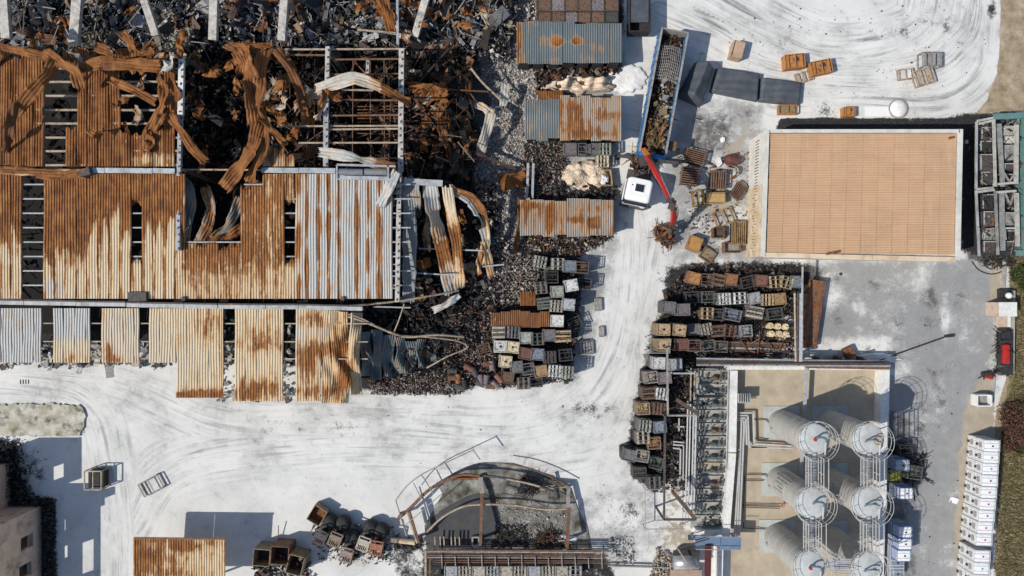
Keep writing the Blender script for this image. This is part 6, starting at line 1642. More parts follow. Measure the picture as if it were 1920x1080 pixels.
pipe_thing('pipework', 'nested bent pipes left of the pump row beside the dark shed shadows', [[(1270,800),(1290,800)],[(1273,784),(1273,808)],[(1262,828),(1287,830),(1286,900)],[(1262,834),(1282,835),(1281,900)],[(1262,840),(1276,842),(1275,890)]], M_RAIL, .06, .8)
# light frames left of the pumps
def frame_thing(label, pts, z, w, M, diag=None, closed=True):
    root = empty('pipe_portal', W(pts[0][0], pts[0][1], 0), 0, label, 'portal')
    n = len(pts)
    for k in range(n if closed else n-1):
        b = MB(); b.beam(W(*pts[k], z), W(*pts[(k+1) % n], z), w, w); b.build('frame_bar', M, root)
    for p in pts:
        b = MB(); q = W(*p, z); b.beam((q.x,q.y,0), (q.x,q.y,z-w/2), w*.9); b.build('post', M, root)
    if diag:
        b = MB(); b.beam(W(*diag[0], z), W(*diag[1], z), .34, .3); b.build('brace', M_BURNTB, root)
    return root
frame_thing('open steel frame with a dark brace end, lower of two left of the pump row', [(1251,655),(1252,779),(1310,779)], 3.6, .15, M_TRIM, ((1268,749),(1310,777)), closed=False)
frame_thing('tall dark steel frame with thick black diagonal beside the lowest pumps', [(1247,780),(1245,974),(1305,974)], 3.6, .17, M_DARKSTEEL, ((1261,921),(1303,972)), closed=False)
frame_thing('thin rectangular pipe outline on the white ground below the container pile', [(1210,918),(1281,918),(1280,992),(1210,992)], 1.2, .06, M_TRIM)
frame_thing('thin steel outline around the tan containers at the road edge', [(1221,636),(1258,636),(1256,662),(1220,662)], 3.0, .06, M_TRIM)
frame_thing('pale horizontal frame crossing above the pumps at the top', [(1262,700),(1302,700)], 3.0, .14, M_STEEL, closed=False)
# blue platform and maroon column
bp = empty('platform', W(1345, 1018, 0), 0, 'blue steel platform at the bottom left corner of the tank yard', 'platform')
M_STEELBLUE = mat_plain('blue_grey_paint', (0.11, 0.17, 0.27), (0.14, 0.20, 0.30), 2, .55, dirt=.3, dirtc=(.3,.32,.34))
b = MB(); b.beam(W(1304,1014,2.4), W(1350,1015,2.4), .85, .12); b.build('deck', M_STEELBLUE, bp)
b = MB(); b.beam(W(1350,1018,2.35), W(1389,1019,2.35), 1.1, .12); b.build('deck', M_STEELBLUE, bp)
for y in (1006, 1030): b = MB(); b.beam(W(1305,y,2.9), W(1389,y+1,2.9), .05); b.build('handrail', M_STEEL, bp)
for x in (1308, 1345, 1385):
    b = MB(); q = W(x, 1018, 2.3); b.beam((q.x,q.y,0),(q.x,q.y,2.3),.14); b.build('leg', M_STEELBLUE, bp)
mc = empty('maroon_column', W(1328, 1040, 0), 0, 'maroon steel beam running down from the blue platform', 'beam')
b = MB(); b.beam(W(1328,1022,2.6), W(1326,1110,2.6), .52, .3); b.build('beam', mat_plain('maroon_paint', (.10,.028,.03), (.08,.025,.025), 3, .5), mc)
b = MB(); q = W(1327,1030,2.4); b.beam((q.x,q.y,0),(q.x,q.y,2.45),.3); b.build('leg', M_DARKSTEEL, mc)
ht = empty('horizontal_tank', W(1282, 1050, 0), 0, 'polished horizontal tank below a dark frame left of the maroon beam', 'tank')
b = MB(); b.tube([W(1262,1052,1.2), W(1308,1052,1.2)], .75, 24); b.build('shell', mat_plain('bright_steel', (.5,.5,.5), (.4,.41,.42), 2, .3, .6, dirt=.2), ht, True)
b = MB(); b.beam(W(1262,1037,2.0), W(1312,1036,2.0), .5, .06); b.build('shade', M_BLACK, ht)
b = MB(); b.box(W(1285,1078,.5), (2.8,1.3,1.0)); b.build('saddle', mat_plain('pinkish_crate', (.40,.28,.21), (.33,.23,.18), 2, .8), ht)
fp = empty('fallen_pole', W(1285, 1050, 0), 0, 'thin pale pole leaning from the tank shade toward the bottom edge', 'pole')
b = MB(); b.beam(W(1270,1028,3.0), W(1304,1082,2.4), .12); b.build('pole_shaft', M_PURLIN, fp)
b = MB(); b.beam(W(1270,1028,2.9), W(1330,1010,2.9), .1); b.build('pole_arm', M_DARKSTEEL, fp)
lp = empty('lamp_post', W(1655, 672, 0), 0, 'fallen dark lamp post lying diagonally on the grey yard', 'lamp post')
b = MB(); b.beam(W(1648,676,.25), W(1772,632,.2), .09); b.build('pole_shaft', M_BLACK, lp); b = MB(); b.box(W(1780,630,.2), (.9,.22,.15), .1); b.build('lamp_head', M_BLACK, lp)
sb = empty('brick_block', W(1590, 661, 0), 0, 'single tilted reddish brown block lying on the white powder', 'block')
b = MB(); b.box(W(1591,661,.35), (.75,1.0,.7), .45); b.build('body', M_RUSTB, sb); b = MB(); b.box(W(1591.5,660,.72), (.6,.85,.05), .45); b.build('lid', M_RUST, sb)
# ------------------------------------------------------------------ clean containers on the right
def clean_tote(px, py, z0, colr, label, cap=(.02,.02,.02), rz=-.03, sx=1.26, sy=1.05, base=None):
    q = W(px, py, z0+1.17)
    root = empty('tote_container', (q.x, q.y, z0), rz, label, 'container', 'clean white totes along the verge')
    S = (sx, sy, 1)
    child('pallet', ME_PALLET, root, (.5,.5,.48), scale=S)
    child('bottle', ME_BOTTLE, root, C[colr], scale=S, mat=M_SCORCH_L)
    child('cap', ME_CAP, root, cap, loc=(.05, 0, 0), scale=(.8,.8,1)); child('cage', ME_CAGE, root, (.62,.63,.64), scale=S, mat=M_SCORCH_L)
    child('top_bar', ME_TOPBAR, root, (.6,.61,.62), scale=S, mat=M_SCORCH_L)
    return root
# moulded face: the side facing the camera shows plates
b = MB(); b.box((-LX/2-.03, 0, .62), (.02, .46, .36)); ME_PLATE = proto_mesh(b, 'name_plate', M_CLEAN)
b = MB(); b.box((-LX/2-.05, .0, .2), (.12, .2, .16)); b.tube([(-LX/2-.05,-.02,.2),(-LX/2-.14,-.02,.18)], .06, 8); ME_TAP = proto_mesh(b, 'tap', M_CLEAN)
cols = [(1861,837),(1859.5,858.5),(1858,880),(1857,902),(1855,924),(1853,946),(1851,968),(1848.5,990.5),(1846.5,1013),(1843,1044),(1841.5,1067),(1840,1090)]
caps = ['dark','red','blue','maroon','red','red','red','red','red','red','teal','red']
CC = dict(dark=(.03,.03,.03), red=(.45,.06,.06), blue=(.15,.3,.5), maroon=(.2,.04,.05), teal=(.1,.35,.35))
for i, (x, y) in enumerate(cols):
    q = W(x, y, 2.34); bx, by = PX(q.x, q.y, 1.17)
    for k, (xx, yy, z0) in enumerate(((bx, by, 0.0), (x, y, 1.17))):
        r = clean_tote(xx, yy, z0, 'plastic', f'{["lower","upper"][k]} white tote with {caps[i]} cap, {ORD[i]} from the top in the verge row', CC[caps[i]])
        child('name_plate', ME_PLATE, r, (.3,.3,.3), scale=(1.26,1,1)); child('tap', ME_TAP, r, (.05,.05,.05), scale=(1.2,1,1))
q = [('white tote standing alone on a yellow pallet beside the right tank wall',1693,873,'lgrey',1),('white tote with blue frame below the green wire cage',1700,926,'plastic',1),('blue-framed white tote, topmost of three in the block by the tank wall',1698,998.6,'plastic',1),
     ('blue-framed white tote, middle of three in the block by the tank wall',1698,1021,'plastic',1),('blue-framed white tote, lowest of three in the block by the tank wall',1696,1043,'plastic',1)]
for lb, x, y, c_, two in q:
    r = clean_tote(x, y, 1.17, c_, lb, rz=0, sx=1.1, sy=1.0); r['group'] = 'totes beside the tank wall'
    for ch in r.children:
        if ch.name.startswith('cage'): ch.color = (.12,.2,.42,1)
    p_ = W(x, y, 2.34); bx, by = PX(p_.x, p_.y, 1.17)
    r = clean_tote(bx, by, 0, 'bluep', 'dark blue lower tote under the ' + ('one alone by the yellow pallet' if 'alone' in lb else 'one below the green wire cage' if 'green' in lb else lb.split(',')[1].split(' of ')[0].strip() + ' of three by the tank wall'), rz=0, sx=1.1, sy=1.0); r['group'] = 'totes beside the tank wall'
for k, (x, y) in enumerate([(1683,1056),(1683,1077)]):
    r = clean_tote(x, y, 0, 'blue', f'{["upper","lower"][k]} shaded blue tote at the foot of the block by the tank wall', rz=0, sx=1.1, sy=1.0); r['group'] = 'totes beside the tank wall'
tote(1700, 845, 'black', 'open', 'burnt black open container above the lone white tote by the tank wall', 1.3, rz=.05)
tote(1716, 887, 'green', 'open', 'dark green twisted wire cage with debris right of the yellow pallet', 1.3, rz=-.15, sc=1.15)
yb = empty('yellow_pallet', W(1675, 891, 0), 0, 'yellow-green pallet box against the tank wall', 'pallet')
b = MB(); b.box(W(1675,891,.3), (1.3,1.0,.5)); b.build('body', mat_plain('yellow_paint', (.42,.40,.09), (.34,.32,.08), 3, .6), yb)
for k in range(4): b = MB(); b.box(W(1664+k*7.5,891,.6), (.28,1.0,.06)); b.build('slat', bpy.data.materials['yellow_paint'], yb)
ps = empty('paper_sheet', W(1788, 938, 0), -.25, 'blank white sheet lying alone on the grey asphalt', 'sheet')
n = 8; U, Vv = np.meshgrid(np.linspace(-.42,.42,n), np.linspace(-.27,.27,n)); me = quad_mesh('sheet', np.stack([U, Vv, .05+.04*np.sin(U*8)+.03*np.sin(Vv*9)], -1).reshape(-1,3), grid_faces(n,n), M_CABW, smooth=True); link(bpy.data.objects.new('sheet_panel', me), ps)

# ------------------------------------------------------------------ right edge: kerb, pump house, red vehicle
def kerb(label, pts, w=.22, h=.5, M=None, name='low_wall'):
    root = empty(name, W(*pts[0], 0), 0, label, 'wall')
    for (a, c) in zip(pts[:-1], pts[1:]):
        b = MB(); p_, q_ = W(*a, h), W(*c, h); b.beam(Vector((p_.x,p_.y,h/2)), Vector((q_.x,q_.y,h/2)), w, h); b.build('wall_segment', M or M_CONC, root)
kerb('stepped concrete kerb wall edging the grass right of the red vehicle', [(1902,545),(1900,701)],.2,.6)
kerb('short kerb turning left below the red vehicle', [(1896,702),(1868,703)], .2, .6)
kerb('concrete edge strip running down between asphalt and grass', [(1864,706),(1860,760)], .3, .2)
kerb('concrete edge above the white pump box at the right edge', [(1884,486),(1882,540)], .3, .2)
wb = empty('pump_cabinet', W(1888, 580, 0), 0, 'white flat-topped cabinet above the red vehicle at the right edge', 'cabinet')
b = MB(); q = W(1888,580,1.7); b.box((q.x,q.y,.85),(1.55,1.25,1.7)); b.build('body', mat_plain('pinkish_panel', (.52,.42,.34), None, 3, .7), wb); b = MB(); b.box((q.x+.08,q.y,1.73),(1.6,1.3,.06)); b.build('lid', M_WHITE, wb)
b = MB(); b.lathe((q.x+.2, q.y, 1.76), [(.05,0),(.05,.03),(.01,.04)], 8); b.build('lid_knob', M_STEEL, wb)
bl = empty('white_ball_tank', W(1888, 554, 0), 0, 'small round white vessel in a dark recess above the cabinet', 'vessel')
b = MB(); b.lathe(W(1888,554,.6), [(.1,0),(.25,.08),(.3,.25),(.25,.42),(.08,.5)], 16); b.build('body', M_WHITE, bl, True); b = MB(); b.box(W(1884,550,.2), (1.2,.8,.4)); b.build('base', M_BLACK, bl)
stp = empty('plank_stack', W(1880, 604, 0), 0, 'pale pinkish boards stacked just below the white cabinet', 'boards')
for k in range(4): b = MB(); b.box(W(1872+k*6,603,.2+.02*k),(.28,1.0,.3)); b.build('board', bpy.data.materials['pinkish_panel'] if k < 3 else M_WHITE, stp)
rvh = empty('burnt_vehicle', W(1887, 665, 0), 0, 'small burnt vehicle with a bright red engine cover beside the kerb', 'vehicle')
b = MB(); b.box(W(1884,660,.5),(1.2,4.2,.5)); b.build('chassis', M_BLACK, rvh)
b = MB(); q = W(1887,664,1.0); rbox(b, .55, 1.8, 0, .4, .15); 
b.v = [(x+q.x, y+q.y, z+.7) for x, y, z in b.v]; b.build('engine_cover', M_RED, rvh)
for k, y in enumerate((635, 645, 684, 694)): b = MB(); b.lathe(W(1876 if k % 2 else 1890, y, .35), [(.2,-.12),(.36,-.1),(.36,.1),(.2,.12)], 14, R=Matrix.Rotation(math.pi/2,3,'Y')); b.build('wheel', M_RUBBER, rvh)
b = MB(); b.tube([W(1874,628,1.2), W(1893,622,1.2), W(1895,640,1.2), W(1875,640,1.2)], .05, 6, closed=True); b.build('roll_bar', M_BLACK, rvh)
debris('vehicle_bits', [dict(poly=[(1868,618),(1898,618),(1898,702),(1840,706),(1868,690)], n=260, kinds={'shard':.3,'rod':.4,'chunk':.3}, palette=PAL_DARK*2+[(.35,.03,.03),(.2,.2,.2)], size=.11, zr=(.05,.9), tilt=1)], 'black wreckage around the red engine cover', cat='scrap')
rl = empty('red_lamp', W(1848, 703, 0), 0, 'dark fallen arm with a red tip left of the kerb corner', 'debris')
b = MB(); b.beam(W(1840,702,.3), W(1868,699,.4), .3, .2); b.build('arm', M_BLACK, rl); b = MB(); b.box(W(1853,707,.2),(.8,.25,.2),-.3); b.build('tip', M_RED, rl)
hb = empty('meter_box', W(1845, 751, 0), 0, 'small open white frame box standing on the tan strip', 'box')
q = W(1845,751,.8)
for dx, dy, sx, sy in ((-.65,0,.1,1.0),(.65,0,.1,1.0),(0,.5,1.2,.1),(0,-.5,1.2,.1)): b = MB(); b.box((q.x+dx,q.y+dy,.45),(sx,sy,.9)); b.build('box_side', M_WHITE, hb)
b = MB(); b.box((q.x,q.y,.2),(1.2,.9,.3)); b.build('meter', M_ASHG, hb)

# grass tufts and bushes
def tufts(name, poly, n, pal, hgt, label, cat='grass', tree=None):
    q = poly_sample(poly, n); P_ = np.stack([(q[:,0]-960)/20, (540-q[:,1])/20, np.zeros(n)], -1)
    a = rng.uniform(0, 2*np.pi, n); l = rng.uniform(.5, 1.3, n)*hgt; w = rng.uniform(.02, .06, n)
    d = np.stack([np.cos(a), np.sin(a), np.zeros(n)], -1); sdv = np.stack([-np.sin(a), np.cos(a), np.zeros(n)], -1)
    V = np.stack([P_-sdv*w[:,None], P_+sdv*w[:,None], P_+d*(l*.8)[:,None]+sdv*(w*.3)[:,None]+np.array([0,0,1])*(l*.7)[:,None], P_+d*(l*.8)[:,None]-sdv*(w*.3)[:,None]+np.array([0,0,1])*(l*.7)[:,None]], 1)
    c = np.array(pal)[rng.integers(0, len(pal), n)]*rng.uniform(.6, 1.4, (n,1))
    me = quad_mesh(name, V.reshape(-1,3), np.arange(4*n).reshape(-1,4), M_DEBRIS, cols=np.repeat(np.clip(c,0,.8),4,0)); return tag(link(bpy.data.objects.new(name, me)), label, cat, None, 'stuff')
tufts('grass', [(1893,480),(1925,470),(1925,1090),(1862,1090),(1874,850),(1884,780),(1903,700),(1905,540)], 9000, [(.12,.11,.04),(.18,.14,.07),(.27,.21,.12),(.08,.08,.03),(.22,.17,.10)], .22, 'dry brownish green grass verge along the right edge')
tufts('weeds', [(-20,758),(150,758),(160,815),(-20,818)], 700, [(.12,.11,.05),(.08,.08,.03)], .15, 'sparse weeds on the mossy slab at the left', 'weeds')
def bush(px, py, R, h, n, pal, label, twig=.5):
    root = empty('bush', W(px, py, 0), 0, label, 'bush')
    c0 = W(px, py, 0); V = []; F = []; Cc = []; k = 0
    g = rng
    for i in range(60):
        a = g.uniform(0, 6.28); e = g.uniform(.3, 1.3); r = R*g.uniform(.5, 1)
        b0 = np.array([c0.x, c0.y, 0]) + g.normal(0, .12, 3)*[1,1,0]; e0 = b0 + np.array([math.cos(a)*math.cos(e)*r, math.sin(a)*math.cos(e)*r, math.sin(e)*h])
        d = (e0-b0); s_ = np.cross(d, [0,0,1]); s_ = s_/(np.linalg.norm(s_)+1e-6)*.018; u_ = np.array([0,0,.02])
        V += [b0-s_*2, b0+s_*2, e0+s_*.5, e0-s_*.5]; F.append((k,k+1,k+2,k+3)); Cc += [(.07,.04,.03)]*4; k += 4
    me = quad_mesh('branches', np.array(V)-np.array(root.location), F, M_DEBRIS, cols=np.array(Cc)); link(bpy.data.objects.new('branches', me), root)
    cl_ = g.normal(0, .42, (26, 3))*[R, R, h*.5] + [0, 0, h*.55]
    q = cl_[g.integers(0, 26, n)] + g.normal(0, .16, (n,3))*[R, R, h*.6]; q[:,2] = np.abs(q[:,2]) + .05
    P_ = q + [c0.x, c0.y, 0]; Rm = rand_rot(n, 1.4); sz = g.uniform(.03, .09, n)
    T = np.array([[-1,-.4,0],[1,-.4,0],[1,.4,0],[-1,.4,0]])*1.0; T[:,0] *= (1+twig*2)
    V2 = np.einsum('nij,nkj->nki', Rm, T[None]*sz[:,None,None]) + P_[:,None,:]
    c = np.array(pal)[g.integers(0, len(pal), n)]*g.uniform(.6, 1.4, (n,1))
    me = quad_mesh('foliage', V2.reshape(-1,3)-np.array(root.location), np.arange(4*n).reshape(-1,4), M_DEBRIS, cols=np.repeat(np.clip(c,0,.6),4,0)); o_ = link(bpy.data.objects.new('foliage', me), root); o_['kind'] = 'stuff'
    for o2 in root.children:
        if o2.name.startswith('branches'): o2['kind'] = 'stuff'
bush(1893, 797, 1.9, 1.6, 5200, [(.14,.06,.045),(.09,.045,.03),(.18,.10,.06),(.05,.03,.02)], 'reddish brown bare bush at the head of the white tote row')
bush(1912, 782, 1.5, 1.3, 2600, [(.12,.07,.04),(.09,.06,.03),(.07,.07,.03)], 'brown bush cut by the right edge above the white totes')
bush(1912, 520, 1.1, 1.0, 2200, [(.045,.065,.02),(.07,.09,.03),(.04,.05,.02)], 'low bright green shrub at the right edge by the grass')
bush(1914, 830, 1.2, .7, 1500, [(.06,.08,.02),(.09,.09,.03),(.05,.06,.02)], 'low green weeds beside the brown bush at the right edge')

# ------------------------------------------------------------------ bottom left: soot-stained building, slab, lone cages, shed roof
bb = empty('ruined_building', W(40, 1000, 0), 0, 'roofless soot-stained beige building in the bottom left corner with dark window openings', 'building')
xw = W(78, 0, 0).x
def Ypx(py): return (540-py)/20
def wall_with_holes(name, x, y0, y1, prof, holes, th, M, parent):
    """a wall in the Y-Z plane at x from y0 down to y1; prof(y) height; holes (ya, yb, za, zb) left open"""
    ys = sorted({y0, y1} | {h[0] for h in holes} | {h[1] for h in holes} | {y0 + (y1-y0)*k/16 for k in range(17)})
    b = MB()
    for a, c in zip(ys[:-1], ys[1:]):
        m_ = (a+c)/2; H_ = prof(m_); zs = [0, H_]
        for h in holes:
            if min(h[0],h[1]) < m_ < max(h[0],h[1]): zs += [h[2], h[3]]
        zs = sorted(zs)
        for z0, z1 in zip(zs[:-1], zs[1:]):
            zm = (z0+z1)/2
            if any(min(h[0],h[1]) < m_ < max(h[0],h[1]) and h[2] < zm < h[3] for h in holes): continue
            b.box((x-th/2, m_, zm), (th, abs(c-a), z1-z0))
    return b.build(name, M, parent)
yA, yB = Ypx(948), Ypx(1180)
pk = Ypx(969)
prof = lambda y: 7.4 - 1.5*min(1, abs(y-pk)/1.0) if y < Ypx(958) else 6.4
wall_with_holes('wall', xw, yB, yA, prof, [(Ypx(1046),Ypx(1106),4.1,5.5),(Ypx(990),Ypx(1014),1.3,2.7),(Ypx(1040),Ypx(1064),1.5,2.9)], .3, M_SOOTWALL, bb)
for (ya, yb2) in ((990,1014),(1040,1064)):
    b = MB(); b.box((xw-.6, Ypx((ya+yb2)/2), 2.0), (.1, 1.6, 1.8)); b.build('window_void', M_BLACK, bb)
    b = MB(); b.beam((xw-.05, Ypx(ya), 1.28 if ya < 1000 else 1.48), (xw-.05, Ypx(yb2), 1.28 if ya < 1000 else 1.48), .3, .08); b.build('window_sill', M_CONC, bb)
b = MB(); b.box((xw-2.2, yA-.15, 3.1), (4.0, .3, 6.2)); b.build('wall', M_SOOTWALL, bb)
b = MB(); b.box((xw-3.4, (yA+yB)/2, 2.9), (.3, abs(yA-yB), 5.4)); 
# taller fragment to the north
xf = W(20, 0, 0).x
b = wall_with_holes('wall', xf, Ypx(945), Ypx(868), lambda y: 7.1, [(Ypx(932),Ypx(905),4.3,5.6)], .3, M_SOOTWALL, bb)
b = MB(); b.box((xf-2, Ypx(868)-.15, 3.5), (3.7, .3, 7.0)); b.build('wall', M_SOOTWALL, bb)
debris('charred_rubble', [dict(poly=[(-40,820),(40,830),(50,900),(70,935),(104,935),(106,1100),(84,1100),(78,950),(-40,945)], n=2600, kinds={'chunk':.75,'shard':.23,'rod':.02}, palette=PAL_DARK*2+[(.14,.13,.125),(.07,.08,.085)], size=.10, zr=(.02,.7), tilt=1.2)], 'black charred rubble piled along the foot of the soot-stained building', cat='rubble')
sl = MB(); _o = [(-60,760),(100,757),(150,760),(162,775),(160,800),(150,817),(60,816),(-60,815)]; _p = []
for (a0, b0), (a1, b1) in zip(_o, _o[1:]+_o[:1]):
    n_ = max(1, int(math.hypot(a1-a0, b1-b0)/5))
    _p += [(a0+(a1-a0)*k/n_+rng.normal(0,1.3), b0+(b1-b0)*k/n_+rng.normal(0,1.3)) for k in range(n_)]
sl.prism([tuple(W(*p)[:2]) for p in _p], 0, .16)
tag(sl.build('concrete_slab', M_MOSS), 'mossy weathered concrete slab at the left edge above the big shadow', 'slab')

def cage_thing(label, px, py, z, sx, sy, rz, M, h, name='wire_crate', fill=None, slats=0):
    q = W(px, py, z); root = empty(name, (q.x, q.y, 0), 0, label, 'crate'); R = Matrix.Rotation(rz, 3, 'Z')
    cs_ = [Vector((q.x, q.y, 0)) + R @ Vector((a*sx/2, c*sy/2, 0)) for a, c in ((-1,-1),(1,-1),(1,1),(-1,1))]
    for zz in (.1, h):
        for k in range(4):
            b = MB(); b.beam(cs_[k]+Vector((0,0,zz)), cs_[(k+1) % 4]+Vector((0,0,zz)), .09, .09); b.build('rail', M, root)
    for c in cs_: b = MB(); b.beam(c+Vector((0,0,.05)), c+Vector((0,0,h)), .08); b.build('post', M, root)
    b = MB(); b.beam((cs_[0]+cs_[1])/2+Vector((0,0,h)), (cs_[2]+cs_[3])/2+Vector((0,0,h)), .09, .06); b.build('crossbar', M, root)
    for k in range(slats):
        f = (k+.5)/slats; b = MB(); b.beam(cs_[0].lerp(cs_[1], f)+Vector((0,0,h+.02)), cs_[3].lerp(cs_[2], f)+Vector((0,0,h+.02)), sx/slats*.55, .05); b.build('slat', M, root)
    if fill: b = MB(); b.box((q.x, q.y, h*.35), (sx*.9, sy*.9, h*.6), rz); b.build('contents', fill, root)
    return root
cage_thing('dark burnt cage standing in the edge of the building shadow', 174, 901, 1.3, 1.55, 1.7, 0.0, M_PURLIN, 1.3, fill=M_BLACK)
cage_thing('small empty angle-iron frame lying alone on the white ground', 282, 911, .5, 2.0, 1.3, .5, M_TRIM, .45, fill=None)
b_ = empty('drain_grate', W(46, 716, 0), 0, 'small square drain grate in the white ground at the left', 'grate')
for k in range(4): b = MB(); b.beam(W(38+k*5,712,.03), W(38+k*5,720,.03), .05,.03); b.build('bar', M_DARKSTEEL, b_)

# shed with orange corrugated roof
sh_ = empty('shed', W(335, 1050, 0), 0, 'open shed with a rust-streaked cream corrugated roof at the bottom edge', 'shed')
def shed_rust(px, py): return blobs(px, py, [(342,1024,26,9,.65),(258,1050,7,60,.6),(270,1045,10,20,.3),(285,1040,30,20,.32),(330,1050,8,12,.3),(350,1050,5,12,.4),(368,1025,6,10,.3),(310,1075,60,10,.3),(300,1012,60,4,.3),(400,1020,20,8,.2)], .32)
x = 250
while x < 421:
    nr = 4; m = nr*5+1; u = np.linspace(0,1,m); ry = np.linspace(1008, 1110, 20); px_ = x + 19.7*u[None,:] + 0*ry[:,None]; py_ = ry[:,None] + 0*px_
    z = 3.3 - .25*(py_-1008)/100 + rib(u, nr, .055)[None,:] + rng.normal(0,.008); s = (HC-z)/HC
    sheet_obj('roof_sheet', np.stack([(px_-960)/20*s, (540-py_)/20*s, z], -1), shed_rust(px_, py_), 0*px_, sh_, .96); x += 19.1
for c in ((265,1058),(330,1058),(378,1058),(265,1105),(378,1105)): p_ = W(*c, 3.1); b = MB(); b.beam((p_.x,p_.y,0),(p_.x,p_.y,3.1),.16); b.build('post', M_DARKSTEEL, sh_)
b = MB(); b.beam(W(251,1008.5,3.36), W(422,1010.5,3.36), .16, .06); b.build('edge_trim', M_RUSTB, sh_)

# burnt forklifts
def forklift(px, py, rz, gc, label, mast=True, wheel=True):
    """px,py = centre of the overhead guard seen at 2.1 m"""
    q = W(px, py, 2.1); root = empty('burnt_forklift', (q.x, q.y, 0), 0, label, 'forklift', 'burnt forklifts in a row')
    f = Vector((math.cos(rz), math.sin(rz), 0)); s_ = Vector((-f.y, f.x, 0))
    def L_(u, v, z): return Vector((q.x, q.y, 0)) + f*u + s_*v + Vector((0,0,z))
    Mg = mat_plain('guard_' + label.split()[0], gc, tuple(.6*c for c in gc), 4, .8, rust=.3, dirt=.3)
    b = MB(); b.box(L_(-.25,0,.55), (1.9,1.0,.6), rz); b.build('body', M_DARKSTEEL, root)
    b = MB(); b.lathe(L_(-1.15,0,.3), [(.62,0),(.68,.1),(.66,.7),(.5,.95),(.2,1.0)], 22); b.build('counterweight', M_BLACK, root, True)
    b = MB(); b.box(L_(-.1,0,1.0), (.5,.5,.15), rz); b.box(L_(-.38,0,1.25), (.12,.5,.45), rz); b.build('seat', M_BLACK, root)
    g_ = MB()
    for v in (-.52, .52): g_.beam(L_(-.62,v,2.1), L_(.62,v,2.1), .1, .08)
    for u in (-.62, .62): g_.beam(L_(u,-.52,2.1), L_(u,.52,2.1), .1, .08)
    g_.beam(L_(-.1,-.5,2.12), L_(-.1,.5,2.12), .55, .03) 
    gd = g_.build('overhead_guard', Mg, root)
    for k in range(6): b = MB(); b.beam(L_(.22,-.42+.168*k,2.1), L_(.6,-.42+.168*k,2.1), .06, .06); b.build('bar', Mg, gd)
    for u in (-.6,.6):
        for v in (-.5,.5): b = MB(); b.beam(L_(u*.95,v,.8), L_(u,v,2.08), .07); b.build('pillar', M_RUSTB, root)
    for u in (-1.0, .75):
        for v in (-.55, .55):
            b = MB(); b.lathe(L_(u,v,.32), [(.15,-.13),(.32,-.12),(.32,.12),(.15,.13)], 16, R=Matrix.Rotation(rz,3,'Z') @ Matrix.Rotation(math.pi/2,3,'X')); b.build('wheel', M_BLACK, root)
    for v in (-.35,.35): b = MB(); b.beam(L_(.98,v,.15), L_(1.02,v,2.0), .12, .1); b.build('mast', M_RUSTB, root)
    for v in (-.28,.28): b = MB(); b.beam(L_(1.02,v,.12), L_(1.75,v,.10), .11, .05); b.build('fork', M_DARKSTEEL, root)
    b = MB(); b.beam(L_(1.06,-.42,.7), L_(1.06,.42,.7), .06, .5); b.build('carriage', M_RUSTB, root)
forklift(628,1012, math.radians(-112), (.26,.20,.15), 'brownish burnt forklift, second from the left in the row of five')
forklift(649,1041, math.radians(-105), (.33,.25,.22), 'pinkish-topped burnt forklift standing furthest forward in the row of five')
forklift(681,1020, math.radians(-110), (.48,.44,.36), 'pale cream-topped burnt forklift in the row of five')
forklift(705,1028, math.radians(-100), (.36,.17,.10), 'orange-brown burnt forklift at the right end of the row of five')
forklift(600,1008, math.radians(-118), (.10,.09,.09), 'blackened collapsed forklift at the left end of the row of five')
debris('forklift_debris', [dict(poly=[(580,985),(740,985),(735,1060),(600,1050)], n=520, kinds={'shard':.35,'rod':.12,'chunk':.53}, palette=PAL_DARK+PAL_RUST, size=.09, zr=(.02,.6), tilt=1),
                           dict(poly=[(735,1010),(790,1012),(790,1030),(740,1028)], n=150, kinds={'shard':.3,'rod':.4,'chunk':.3}, palette=PAL_DARK+[(.3,.2,.1)], size=.12, zr=(.02,.4), tilt=1)], 'charred bits on the ground around the burnt forklifts', cat='scrap')
M_OPENB = mat_plain('tan_scorched_crate', (0.30, 0.24, 0.15), (0.20, 0.15, 0.10), 3, .8, rust=.3, dirt=.5)
def open_crate(label, px, py, z, sx, sy, rz, h, Min, Mout=M_OPENB, name='open_crate'):
    q = W(px, py, z); root = empty(name, (q.x, q.y, 0), 0, label, 'crate'); R = Matrix.Rotation(rz, 3, 'Z')
    for (cx, cy, dx, dy) in ((-sx/2,0,.06,sy),(sx/2,0,.06,sy),(0,-sy/2,sx-.08,.06),(0,sy/2,sx-.08,.06)):
        c = Vector((q.x,q.y,h/2)) + R @ Vector((cx,cy,0)); b = MB(); b.box(c, (dx,dy,h), rz); b.build('crate_side', Mout, root)
    b = MB(); b.box((q.x,q.y,h*.3), (sx-.1,sy-.1,.1), rz); b.build('crate_floor', Min, root)
    return root
open_crate('open rusty box tilted on the white ground above the forklifts', 594, 967, 1.1, 1.3, 1.5, -.55, 1.1, M_RUST)
open_crate('tan-sided tall container at the bottom edge, left one of three', 490, 1046, 1.9, 1.5, 1.5, -.08, 1.9, M_BLACK)
open_crate('black-topped container at the bottom edge, middle one of three', 524, 1042, 2.0, 1.6, 1.6, -.05, 2.0, M_BLACK, M_RUSTB)
open_crate('tan-sided tall container at the bottom edge, right one of three', 553, 1060, 2.0, 1.4, 1.7, -.25, 2.0, M_BLACK)
debris('crate_debris', [dict(poly=[(475,1050),(580,1030),(585,1090),(475,1090)], n=300, kinds={'shard':.5,'rod':.06,'chunk':.44}, palette=PAL_MIX+[(.3,.3,.3)], size=.16, zr=(.02,1.2), tilt=1)], 'scrap heaped around the three containers at the bottom edge', cat='scrap')
rod_ = empty('steel_rod', W(522, 1000, 0), 0, 'thin rusty rod standing on the white ground left of the open box', 'rod')
